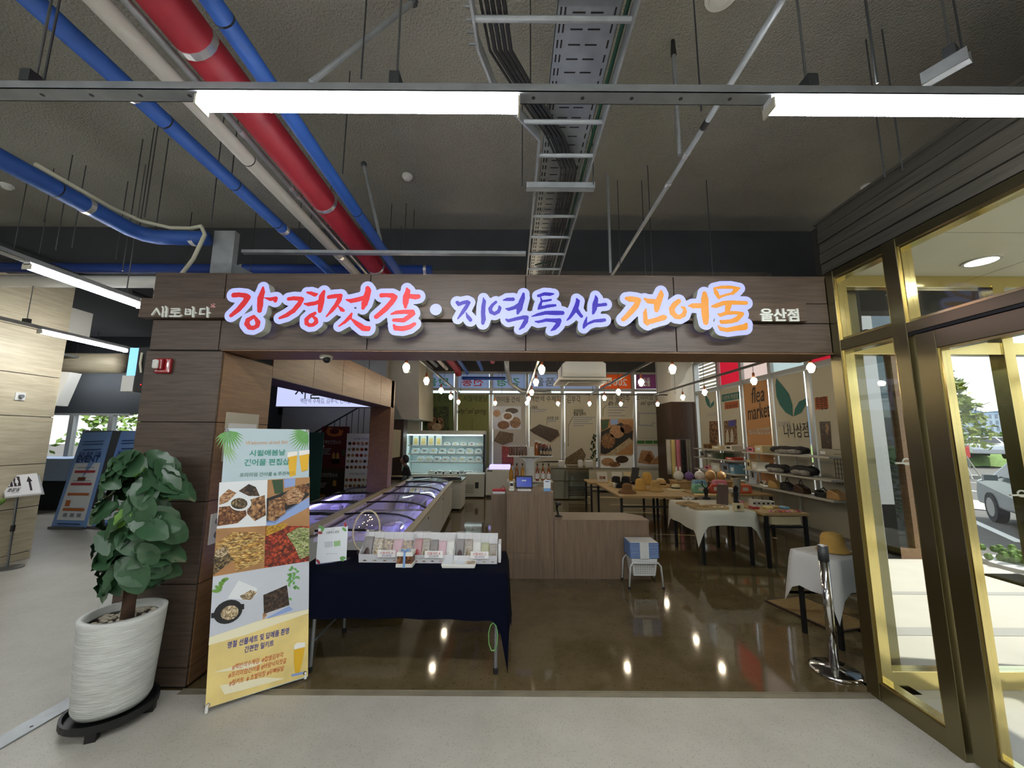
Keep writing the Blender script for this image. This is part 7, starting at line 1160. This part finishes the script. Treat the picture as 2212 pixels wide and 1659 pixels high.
table(1.92, 3.32, 7.02, 8.95, TZ2, 'long wooden display table carrying the straw hats'); table(1.8, 3.3, 9.05, 9.8, TZ2, 'wooden display table behind the hat table'); table(3.38, 4.85, 7.3, 8.9, TZ2, 'wooden display table carrying the toys and bags')
def hat(px, py, m, label, crown=.12, rc=.085, brim=.16, droop=.04, ribbon=None, Zb=TZ2, tall=0):
    p = at(px, py, Z=Zb); p = at(px, py, Y=8.8) if p.y > 8.8 else p; t = thing('hat', label, 'hat', (p.x, p.y, Zb), group='hats on the display table'); z = Zb+droop+.002
    pr_ = [(brim, -droop), (brim*.85, -droop*.45), (rc*1.08, 0), (rc, .02), (rc*.97, crown*.6), (rc*.8, crown*.9), (rc*.4, crown), (.002, crown*1.01)]; MB().lathe([(r, h_) for r, h_ in pr_], (p.x, p.y, z), 24, cap=False).build('hat_body', m, t, smooth=True, solid=.004)
    if ribbon: MB().lathe([(rc*1.06, .008), (rc*1.03, .035)], (p.x, p.y, z), 24, cap=False).build('ribbon', ribbon, t)
    return t
A1 = lambda x, y: (1250+x/7.373, 950+y/7.373)
for x, y, m_, l_, kw_ in ((775, 845, 'straw_b', 'brown straw hat at the front left corner of the hat table', dict(crown=.11, rc=.09, brim=.17, droop=.06)), (985, 800, 'straw_y', 'yellow cloche hat in the front row of the hat table', dict(crown=.15, rc=.095, brim=.13, droop=.07)), (1225, 815, 'straw', 'beige cloche hat with flared brim in the front row', dict(crown=.14, rc=.09, brim=.15, droop=.06)), (1550, 800, 'straw_c', 'cream boater with a black ribbon at the right of the hat row', dict(crown=.09, rc=.085, brim=.19, droop=.02, ribbon='felt_black')), (1325, 745, 'straw', 'beige hat with a black bow in the second row', dict(crown=.11, rc=.09, brim=.17, droop=.03, ribbon='felt_black')), (1090, 690, 'straw_y', 'tall stacked tan hat in the second row', dict(crown=.2, rc=.1, brim=.13, droop=.06)), (595, 690, 'felt_black', 'black bucket hat at the left of the hat table', dict(crown=.12, rc=.09, brim=.12, droop=.05)), (750, 690, 'felt_black', 'second black bucket hat beside the brown straw hat', dict(crown=.12, rc=.09, brim=.12, droop=.05)), (1300, 600, 'straw_c', 'pale straw hat at the back of the hat table', dict(crown=.1, rc=.09, brim=.16, droop=.03, ribbon='felt_black')), (915, 560, 'felt_black', 'wide black sun hat behind the tall tan hat', dict(crown=.12, rc=.09, brim=.13, droop=.05))): hat(*A1(x, y), m_, l_, **kw_)
for i, (x, y, m_, l_) in enumerate(((540, 740, 'straw_c', 'cream folded visor at the left edge of the hat table'), (615, 760, 'paper_w', 'white folded visor beside the cream one'), (660, 770, 'felt_black', 'black folded visor in front of the black hats'))):
    p = at(*A1(x, y), Z=TZ2); p.x = max(p.x, 2.02); t = thing('visor', l_, 'hat', (p.x, p.y, TZ2)); MB().prism([(-.08, .001), (.08, .001), (.06, .07), (-.05, .09)], 'y', p.y, p.y+.07).xf(Matrix.Translation((p.x, 0, TZ2))).build('visor_body', m_, t, bevel=.01)
# toys and bags on the toy table
for n_, c_ in (('toy_white', 'd2d0c8'), ('toy_purple', '6a4f8c'), ('toy_green', '6fa88c'), ('toy_pink', 'cc7c90'), ('toy_orange', 'd86a48'), ('toy_blue', '6c9cb8'), ('toy_tan', 'b08a58'), ('toy_red', 'b84a38')): mat(n_, c_, .45)
A2 = lambda x, y: (1420+x/6.506, 1000+y/6.506); ZT2 = TZ2; ZRi = at(1470, 1038, Y=8.3).z; t = thing('display_riser', 'low wooden riser at the back of the toy table', 'riser', (4.1, 8.3, TZ2)); MB().box(3.42, 8.12, TZ2+.0005, 4.8, 8.5, ZRi-.02).build('riser_body', 'w_table', t); MB().box(3.4, 8.1, ZRi-.02, 4.82, 8.52, ZRi).build('riser_top', 'w_table', t)
def toy(px, py, m_, r, label, sc=(1, 1, 1), ears=False, Yd=7.6):
    p = Vector((TX[px], 8.3, 0)); t = thing('toy', label, 'toy', (p.x, p.y, ZRi), group='toys on the toy table'); ZT2 = ZRi; MB().ball((p.x, p.y, ZT2+r*sc[2]+.001), r, 14, 10, sc).build('body', m_, t, smooth=True)
    if ears:
        for s in (-.4, .4): MB().ball((p.x+s*r, p.y, ZT2+r*sc[2]*2.2), r*.4, 8, 8, (.6, .6, 1.9)).build('ear', m_, t, smooth=True)
    else: MB().cyl((p.x, p.y, ZT2+r*sc[2]*1.85), (p.x, p.y, ZT2+r*sc[2]*2.3), r*.18, n=8).build('knob', m_, t)
TX = (3.53, 3.75, 3.97, 4.2, 4.43)
toy(0, 160, 'toy_white', .1, 'white rounded toy with ears on the toy table', ears=True); toy(2, 215, 'toy_white', .1, 'white round toy beside the purple one'); toy(1, 205, 'toy_purple', .09, 'purple round toy on the toy table'); toy(3, 210, 'toy_tan', .1, 'tan pointed toy in the middle of the toy table', (1, 1, 1.1)); toy(4, 205, 'toy_tan', .09, 'second tan toy near the blue bag', (1, 1, 1.1))
def bag(px, py, m_, w_, h_, label, Z=TZ2, d=.14, cat='bag', grp='bags on the toy table'):
    p = Vector((px, py, Z)); t = thing('soft_bag', label, cat, (p.x, p.y, Z), group=grp); MB().prism([(-w_/2, .001), (w_/2, .001), (w_*.55, h_*.5), (w_*.42, h_), (-w_*.42, h_), (-w_*.55, h_*.5)], 'y', p.y, p.y+d).xf(Matrix.Translation((p.x, 0, Z))).build('bag_body', m_, t, bevel=.02); MB().box(p.x-w_*.2, p.y-.002, Z+h_*.3, p.x+w_*.2, p.y, Z+h_*.7).build('bag_label', 'paper_w', t)
for x, y, m_, w_, h_, l_ in ((3.56, 7.4, 'toy_green', .26, .16, 'mint green bag at the front of the toy table'), (3.86, 7.45, 'toy_red', .2, .16, 'red bag between the mint and pink bags'), (3.75, 7.8, 'toy_blue', .26, .2, 'light blue bag at the back of the toy table'), (4.15, 7.8, 'toy_pink', .26, .2, 'pink bag beside the dark figure'), (4.4, 7.42, 'toy_orange', .26, .16, 'orange bag at the right front of the toy table'), (4.12, 7.4, 'toy_white', .24, .1, 'clear white packet at the front of the toy table'), (4.55, 7.8, 'toy_tan', .24, .14, 'tan bag at the right end of the toy table')): bag(x, y, m_, w_, h_, l_)
# jewellery table
def tray(px, py, w_, d, label, rz=0, z=TZ2+.012):
    p = at(px, py, Z=z); t = thing('jewellery_tray', label, 'tray', (p.x, p.y, z), rz, 'jewellery trays', local=True); MB().box(-w_/2, 0, 0, w_/2, d, .012).box(-w_/2, 0, .012, w_/2, .012, .03).box(-w_/2, d-.012, .012, w_/2, d, .03).box(-w_/2, .012, .012, -w_/2+.012, d-.012, .03).box(w_/2-.012, .012, .012, w_/2, d-.012, .03).build('tray', 'w_table', t)
    m = MB(); r_ = random.Random(int(px))
    for k in range(40): m.lathe([(.006, 0), (.009, .003), (.006, .006)], (r_.uniform(-w_/2+.025, w_/2-.025), r_.uniform(.025, d-.025), .0125), 8, cap=False)
    o = m.build('small_jewellery', 'chrome', t); o['kind'] = 'stuff'
tray(*A2(490, 600), .26, .2, 'wooden jewellery tray at the left of the linen table', .3); tray(*A2(680, 655), .3, .2, 'wooden jewellery tray at the front edge of the linen table', .05); tray(*A2(880, 650), .26, .2, 'wooden jewellery tray beside the standing board', -.1)
p = at(*A2(690, 510), Z=TZ2+.012); t = thing('deer_figure', 'black antlered figure holding jewellery on the linen table', 'figure', (p.x, p.y, TZ2)); z = TZ2+.0125
MB().lathe([(.06, 0), (.06, .02), (.025, .04), (.03, .1), (.045, .14), (.02, .19)], (p.x, p.y, z), 14).build('bust', 'felt_black', t, smooth=True)
for s in (-1, 1): MB().tube([(p.x+s*.01, p.y, z+.17), (p.x+s*.05, p.y, z+.22), (p.x+s*.06, p.y, z+.3)], .007, 6).build('antler', 'felt_black', t); MB().tube([(p.x+s*.05, p.y, z+.22), (p.x+s*.09, p.y, z+.26)], .006, 6).build('antler', 'felt_black', t)
p = at(*A2(650, 300), Z=TZ2+.2); q = at(*A2(680, 400), Z=TZ2+.012); t = thing('patterned_holder', 'tall grey patterned holder behind the black antlered figure', 'decoration', (q.x, q.y+.1, TZ2)); MB().lathe([(.05, 0), (.03, .02), (.03, .1), (.05, .2), (.06, .36)], (q.x-.02, min(q.y+.25, 6.5), TZ2+.0125), 14).build('holder', 'grille', t)
p = at(*A2(930, 590), Z=TZ2+.012); t = thing('display_board', 'dark slotted display board leaning on the linen table', 'board', (p.x, p.y, TZ2)); MB().bar((p.x-.02, p.y, TZ2+.02), (p.x+.06, p.y+.1, TZ2+.3), .16, .012).build('board', 'w_brown', t); MB().bar((p.x+.14, p.y+.02, TZ2+.02), (p.x+.1, p.y+.12, TZ2+.28), .1, .01).build('back_board', 'w_table', t)
p = at(*A2(1110, 570), Z=TZ2+.012); t = thing('hand_display', 'dark hand shaped ring display on the linen table', 'figure', (p.x, p.y, TZ2)); z = TZ2+.0125; MB().lathe([(.05, 0), (.045, .02), (.03, .05), (.035, .12), (.045, .17)], (p.x, p.y, z), 12).build('palm', 'felt_black', t, smooth=True)
for k in range(5): a = (k-2)*.25; MB().tube([(p.x+math.sin(a)*.035, p.y, z+.16), (p.x+math.sin(a)*.06, p.y-.005, z+.21+.012*(2-abs(k-2))), (p.x+math.sin(a)*.07, p.y-.02, z+.25+.015*(2-abs(k-2)))], [.01, .009, .007], 6).build('finger', 'felt_black', t)
p = at(*A2(1160, 680), Z=TZ2+.012); t = thing('small_frame', 'small wooden frame with a dark opening on the linen table edge', 'frame', (p.x, p.y, TZ2)); t.name = 'frame_ornament'; INV[t.name] = INV['small_frame']; MB().box(p.x-.065, p.y+.01, TZ2+.0125, p.x-.03, p.y+.06, TZ2+.115).box(p.x+.03, p.y+.01, TZ2+.0125, p.x+.065, p.y+.06, TZ2+.115).box(p.x-.03, p.y+.01, TZ2+.0125, p.x+.03, p.y+.06, TZ2+.04).box(p.x-.03, p.y+.01, TZ2+.09, p.x+.03, p.y+.06, TZ2+.115).build('frame', 'straw_c', t); MB().box(p.x-.03, p.y+.05, TZ2+.04, p.x+.03, p.y+.06, TZ2+.09).build('backing', 'black', t)
for i in range(5):
    p = at(*A2(370+i*32, 510+(i % 2)*12), Z=TZ2+.012); t = thing('tiny_cup', 'tiny white cup, %s of the row at the left of the linen table' % O5[i], 'cup', (p.x, p.y, TZ2), group='tiny white cups'); MB().lathe([(.014, 0), (.02, .012), (.022, .04), (.018, .04), (.015, .015)], (p.x, p.y, TZ2+.0125), 12, cap=False).build('cup_body', 'paper_w', t); MB().tube([(p.x+.02, p.y, TZ2+.045), (p.x+.034, p.y, TZ2+.035), (p.x+.02, p.y, TZ2+.022)], .003, 5).build('handle', 'paper_w', t)
# goods on the bare wooden table
for i in range(7): x = 3.62+i*.065; t = thing('keyring_card', '%s card of the row along the front of the bare wooden table' % O5[i], 'card', (x, 5.54, TZ2), group='cards on the wooden table'); MB().bar((x, 5.53, TZ2+.012), (x+.01, 5.6, TZ2+.03), .05, .004).build('card', ('toy_pink', 'toy_tan', 'bag_red', 'toy_red', 'toy_pink', 'toy_tan', 'bag_red')[i], t); MB().ball((x, 5.545, TZ2+.022), .01, 6, 5).build('charm', 'chrome', t)
for i in range(5): x = 3.68+i*.07; t = thing('small_carton', '%s small white carton in the back row of the wooden table' % O5[i], 'box', (x, 6.1, TZ2), group='small cartons'); MB().box(x, 6.05, TZ2+.0005, x+.055, 6.15, TZ2+.1-.006*i).build('carton', 'paper_w', t); MB().box(x+.01, 6.048, TZ2+.03, x+.045, 6.05, TZ2+.06).build('printed_mark', 'ink', t)
for i, (x, y, m_, l_) in enumerate(((3.58, 5.8, 'bag_red', 'red flat packet at the left of the wooden table'), (3.78, 5.8, 'pack_yellow', 'yellow flat packet in the middle of the wooden table'), (3.9, 5.85, 'toy_tan', 'tan flat packet on the wooden table'), (4.02, 5.8, 'toy_blue', 'blue flat packet at the right of the wooden table'), (3.65, 6.3, 'toy_pink', 'pink clear packet at the back of the wooden table'))): t = thing('flat_packet', l_, 'packet', (x, y, TZ2)); MB().box(x-.05, y, TZ2+.0005, x+.05, y+.12, TZ2+.035).build('packet', m_, t, bevel=.01); MB().box(x-.02, y+.03, TZ2+.0352, x+.02, y+.08, TZ2+.037).build('packet_label', 'paper_w', t)
# goods on the table behind the hats
for i, (x, m_) in enumerate(((2.15, 'paper_w'), (2.5, 'paper_w'), (2.8, 'straw_c'))): t = thing('display_card', ('white printed card standing left on the rear table', 'white printed card standing in the middle of the rear table', 'cream card standing right on the rear table')[i], 'card', (x, 9.3, TZ2), group='cards on the rear table'); MB().bar((x, 9.3, TZ2+.0), (x, 9.36, TZ2+.22), .24, .008).build('card', m_, t); MB().bar((x, 9.29, TZ2+.06), (x, 9.31, TZ2+.12), .14, .006).build('printed_mark', 'f_brown', t)
t = thing('phone_stand', 'tilted tablet on a white stand at the end of the rear table', 'tablet', (2.95, 8.2, TZ2)); p = at(1372, 1030, Y=8.25); MB().bar((p.x-.05, 8.2, TZ2+.12), (p.x+.03, 8.28, TZ2+.4), .16, .012).build('tablet', 'black', t); MB().cyl((p.x+.03, 8.25, TZ2+.001), (p.x+.01, 8.25, TZ2+.25), .012, n=8).build('stand_pole', 'pvc', t); MB().cyl((p.x+.03, 8.25, TZ2+.0005), (p.x+.03, 8.25, TZ2+.01), .07, n=16).build('stand_foot', 'pvc', t)
# ---------------------------------------------------------------- wall shelving on the right
mat('shelf_white', 'b9b8b0', .5); mat('cloth_bw', '2a2a2e', .9, var=(14, .9)); mat('cloth_grey', '8c8a86', .9, var=(12, .3))
SXa, SXb = 5.08, 5.44
def shelf_run(y0, y1, zs__, label, back=True):
    t = thing('wall_shelving', label, 'shelving', (SXb, (y0+y1)/2, 0), group='white wall shelving')
    for z in zs__: MB().box(SXa, y0, z-.03, SXb, y1, z).build('shelf', 'shelf_white', t, bevel=.003)
    for y in (y0, (y0+y1)/2, y1-.03): MB().box(SXb-.03, y, 0, SXb, y+.03, max(zs__)+.1).build('upright', 'shelf_white', t)
    return t
z1_, z2_, z3_ = at(1790, 987, X=SXa).z, at(1790, 1037, X=SXa).z, at(1790, 1080, X=SXa).z
shelf_run(6.25, 8.6, (z1_, z2_), 'white wall shelving near the glass entrance'); l1, l2, l3 = at(1575, 972, X=SXa).z, at(1575, 994, X=SXa).z, at(1575, 1023, X=SXa).z
shelf_run(8.9, 10.9, (l1, l2, l3), 'white wall shelving farther back beside the corner column'); shelf_run(6.25, 9.6, (z3_-.0,), 'long low white shelf bench under the right windows')
def roll(y, z, L, r, m_, label): t = thing('fabric_roll', label, 'scarf', (5.25, y, z), group='folded scarves on the right shelves'); MB().tube([(5.24+.02*math.sin(k), y+L*k/5, z+r+.002+.004*math.sin(k*2)) for k in range(6)], [r*.7, r, r*.9, r, r*.85, r*.6], 12).build('cloth_roll', m_, t, smooth=True); MB().tube([(5.13+.02*math.cos(k), y+.05+L*k/6, z+r*.6+.002) for k in range(5)], [r*.4, r*.6, r*.5, r*.6, r*.3], 10).build('cloth_fold', 'cloth_grey', t, smooth=True)
roll(6.9, z1_, .9, .075, 'cloth_bw', 'black and white scarf pile on the upper right shelf'); roll(6.75, z2_, .55, .09, 'cloth_bw', 'black scarf pile near the end of the lower right shelf'); roll(7.4, z2_, .6, .08, 'cloth_bw', 'patterned scarf pile in the middle of the lower right shelf')
bi = 0
for y, z, w_, h_, m_, l_ in ((8.0, z1_, .25, .14, 'straw_c', 'cream box on the upper right shelf'), (8.3, z1_, .22, .1, 'toy_pink', 'pinkish box on the upper right shelf'), (8.2, z2_, .2, .16, 'paper_w', 'white lettered box on the lower right shelf'), (8.45, z2_, .12, .2, 'straw_c', 'tall cream box on the lower right shelf'), (6.35, z1_, .2, .12, 'acrylic', 'clear box at the near end of the upper right shelf'), (9.1, l1, .3, .1, 'paper_w', 'white box on the top far shelf'), (9.6, l1, .4, .08, 'straw_c', 'flat cream box on the top far shelf'), (10.2, l1, .25, .12, 'straw_b', 'brown box on the top far shelf'), (9.1, l2, .3, .06, 'toy_red', 'red and white box on the middle far shelf'), (9.5, l2, .35, .14, 'bottle_g', 'dark green box on the middle far shelf'), (10.0, l2, .3, .12, 'grille', 'grey box on the middle far shelf'), (10.4, l2, .25, .16, 'cloth_grey', 'mottled box on the middle far shelf'), (9.05, l3, .2, .2, 'toy_blue', 'blue grey box on the low far shelf'), (9.3, l3, .3, .22, 'tr_grey', 'slate box on the low far shelf'), (9.7, l3, .4, .2, 'paper_w', 'wide white box on the low far shelf'), (10.2, l3, .25, .1, 'toy_pink', 'small pink box on the low far shelf')):
    t = thing('shelf_box', l_, 'box', (5.2, y, z), group='boxes on the right shelves'); MB().box(5.15, y, z+.0005, 5.4, y+w_, z+h_).build('carton', m_, t); MB().box(5.148, y+w_*.25, z+h_*.3, 5.15, y+w_*.75, z+h_*.7).build('carton_label', 'ink' if bi % 2 else 'ban_white', t); bi += 1
for i, (y, h_, w_, m_, l_) in enumerate(((9.2, .12, .3, 'straw_c', 'cream framed card at the far end of the low bench'), (8.5, .3, .16, 'ban_white', 'white photo stand on the low bench'), (8.2, .1, .12, 'paper_w', 'small white card right of the photo stand'))): t = thing('card_stand', l_, 'card', (5.2, y, z3_), group='cards on the low bench'); MB().bar((5.2, y, z3_+.001), (5.26, y, z3_+h_), w_, .01).xf(Matrix.Identity(4)).build('card', m_, t); MB().box(5.2, y-w_*.3, z3_+h_*.45, 5.206, y+w_*.3, z3_+h_*.8).build('picture', 'f_dark', t)
for i, (y, m_, l_) in enumerate(((7.8, 'straw', 'tan knitted bag on the low bench'), (7.45, 'cloth_bw', 'dark bag on the low bench'), (7.1, 'w_brown', 'dark brown handbag on the low bench'), (6.6, 'cloth_bw', 'dark scarf at the near end of the low bench'), (6.35, 'toy_tan', 'tan pouch at the near end of the low bench'))):
    t = thing('handbag', l_, 'bag', (5.25, y, z3_), group='bags on the low bench'); MB().prism([(y-.14, z3_+.001), (y+.14, z3_+.001), (y+.12, z3_+.12), (y+.05, z3_+.16 if i != 3 else z3_+.07), (y-.11, z3_+.1)], 'x', 5.15, 5.3).build('bag_body', m_, t, bevel=.02); MB().tube([(5.22, y-.07, z3_+.1), (5.22, y, z3_+.24 if i < 3 else z3_+.16), (5.22, y+.07, z3_+.12)], .008, 6).build('strap', m_, t)
t = thing('clothes_stand', 'stand with hanging coloured scarves beside the corner column', 'stand', (4.66, 10.9, 0)); MB().cyl((4.66, 10.9, .02), (4.66, 10.9, 1.75), .012, n=8).build('pole', 'steel', t); MB().cyl((4.66, 10.9, 0), (4.66, 10.9, .02), .2, n=20).build('base', 'steel', t); MB().cyl((4.3, 10.9, 1.72), (5.02, 10.9, 1.72), .01, n=8).build('crossbar', 'steel', t)
for k, m_ in enumerate(('paper_w', 'pack_yellow', 'toy_pink', 'cloth_bw', 'grille')): MB().grid(lambda u, v: (4.32+k*.14+u*.12, 10.87+.02*math.sin(u*6+k), 1.71-v*(.95+.1*(k % 2))), 6, 4).build('scarf', m_, t, smooth=True, solid=.006)
t = thing('mesh_rack', 'black wire mesh rack at the near end of the right wall', 'rack', (5.35, 6.3, 0)); A = Vector((5.46, 6.24, 0))
for k in range(7): MB().cyl((5.46, 6.25+k*.06, 1.0), (5.46, 6.25+k*.06, z1_-.05), .004, n=5).build('vertical_wire', 'black', t)
for k in range(8): MB().cyl((5.46, 6.25, 1.02+k*.08), (5.46, 6.61, 1.02+k*.08), .004, n=5).build('cross_wire', 'black', t)
# ---------------------------------------------------------------- basket stool in front of the low counter
mat('basket_blue', '3b76c6', .4); mat('basket_white', 'd2d4d2', .45); mat('stool_leg', 'c9cccb', .35, .2)
bxc, byc = at(1381, 1255, Z=0).x, 4.93; bs = thing('basket_stool', 'white legged basket stand in front of the low counter', 'stand', (bxc, byc, 0)); w2, d2 = .18, .15
for sy in (-1, 1): MB().tube([(bxc-w2-.02, byc+sy*d2, 0), (bxc-w2, byc+sy*d2, .25), (bxc-w2+.03, byc+sy*d2, .29), (bxc+w2-.03, byc+sy*d2, .29), (bxc+w2, byc+sy*d2, .25), (bxc+w2+.02, byc+sy*d2, 0)], .011, 8).build('leg_hoop', 'stool_leg', bs, smooth=True)
for sx in (-1, 1):
    for sy in (-1, 1): MB().cyl((bxc+sx*(w2+.02), byc+sy*d2, 0), (bxc+sx*(w2+.02), byc+sy*d2, .025), .015, n=8).build('foot', 'rubber', bs)
def basket_mesh(h, wt, dt, wb, db, name, m_):
    b = MB(); ti = .006; R0 = [(-wt, -dt), (wt, -dt), (wt, dt), (-wt, dt)]; R1 = [(-wb, -db), (wb, -db), (wb, db), (-wb, db)]
    vs = [(x, y, h) for x, y in R0]+[(x, y, 0) for x, y in R1]+[(x*(1-ti/wt*1.0), y*(1-ti/dt), h) for x, y in R0]+[(x*.96, y*.96, .006) for x, y in R1]
    b.add(vs, [(i, (i+1) % 4, 4+(i+1) % 4, 4+i) for i in range(4)]+[(8+i, 12+i, 12+(i+1) % 4, 8+(i+1) % 4) for i in range(4)]+[(i, 8+i, 8+(i+1) % 4, (i+1) % 4) for i in range(4)]+[(7, 6, 5, 4), (12, 13, 14, 15)]); return b
bw = MB()
lower = thing('shopping_basket', 'white slotted basket hanging in the stand, lowest of the stack', 'basket', (bxc, byc, .13), group='nested shopping baskets'); bm = basket_mesh(.2, .155, .117, .13, .1, 'b', None); bm.xf(Matrix.Translation((bxc, byc, .13))); bm.build('basket_shell', 'basket_white', lower, bevel=.012)
for r_ in range(6):
    for c in range(9): MB().box(bxc-.115+c*.027, byc-.1275+.0033*(5-r_)*1.0-.002, .16+r_*.024, bxc-.1+c*.027, byc-.115, .168+r_*.024).build('slot', 'grille', lower)
for k in range(10):
    z = .335+k*.018; t = thing('shopping_basket', 'blue and white nested basket, %s from the bottom of the stack' % ('first', 'second', 'third', 'fourth', 'fifth', 'sixth', 'seventh', 'eighth', 'ninth', 'topmost')[k], 'basket', (bxc, byc, z), group='nested shopping baskets'); m_ = 'basket_white' if k == 9 else 'basket_blue'
    MB().add(*(lambda b: (b.v, b.f))(basket_mesh(.012, .174, .134, .168, .128, 'b', None).xf(Matrix.Translation((bxc, byc, z))))).build('basket_rim', 'basket_blue', t, bevel=.003); MB().box(bxc-.166, byc-.126, z+.0125, bxc+.166, byc+.126, z+.0175).build('nested_body', 'basket_white', t); MB().box(bxc-.055, byc-.137, z-.001, bxc+.05, byc-.131, z+.0165).build('front_panel', 'basket_white', t)
# ---------------------------------------------------------------- barrier post, small clothed table, mat
sp_ = Vector((2.475, 3.2, 0)); t = thing('barrier_post', 'chrome barrier post on a round base inside the entrance', 'post', sp_); MB().lathe([(.165, 0), (.165, .012), (.15, .022), (.05, .035), (.04, .04)], sp_, 32).build('base', 'chrome', t, smooth=True); MB().cyl(sp_+Vector((0,0,.03)), sp_+Vector((0,0,.8)), .032, n=20).build('tube', 'chrome', t, smooth=True); MB().cyl(sp_+Vector((0,0,.8)), sp_+Vector((0,0,.91)), .036, n=20).build('belt_head', 'steel_d', t, smooth=True); MB().cyl(sp_+Vector((0,0,.91)), sp_+Vector((0,0,.915)), .034, n=20).build('cap', 'chrome', t)
d1 = Vector((.32, -.95, 0)).normalized(); d2 = Vector((.95, .32, 0)).normalized(); Lc = Vector((2.65, 3.8, 0)); Lx, Ly = .46, .36; cc = Lc+d2*Lx/2+d1*Ly/2; rz = math.atan2(d2.y, d2.x)
t = thing('side_table', 'small black legged table under the white cloth behind the barrier post', 'table', cc, rz, local=True); MB().box(-Lx/2, -Ly/2, .69, Lx/2, Ly/2, .72).build('tabletop', 'w_table', t)
for sx in (-1, 1):
    for sy in (-1, 1): MB().box(sx*(Lx/2-.03)-.016, sy*(Ly/2-.03)-.016, 0, sx*(Lx/2-.03)+.016, sy*(Ly/2-.03)+.016, .69).build('leg', 'leg_black', t)
cloth('tablecloth', -Lx/2-.005, Lx/2+.005, -Ly/2-.005, Ly/2+.005, .726, [.26, .2, .2, .3], 'linen_white', 'white cloth over the small table behind the barrier post', fold=.02, corner=.22, seed=6, rz=rz, loc=cc)
p = at(1800, 1185, Z=.73); hat(1800, 1190, 'straw_y', 'orange straw hat on the small white clothed table', crown=.12, rc=.09, brim=.13, droop=.04, Zb=.731)
mp_ = [Vector((2.768, 4.461, 0)), Vector((3.243, 4.578, 0)), Vector((3.436, 3.893, 0)), Vector((2.961, 3.776, 0))]; mat('coir', '96784a', .95, var=(60, .25), bump=(200, .6))
t = thing('door_mat', 'tan coir mat on the glossy floor beside the small table', 'mat', (3.1, 4.2, 0)); MB().prism([(p.x, p.y) for p in mp_], 'z', .001, .014).build('mat_pile', 'coir', t); m = MB()
for i in range(4): m.bar(mp_[i]+Vector((0,0,.008)), mp_[(i+1) % 4]+Vector((0,0,.008)), .02, .015)
m.build('mat_border', 'w_brown', t)
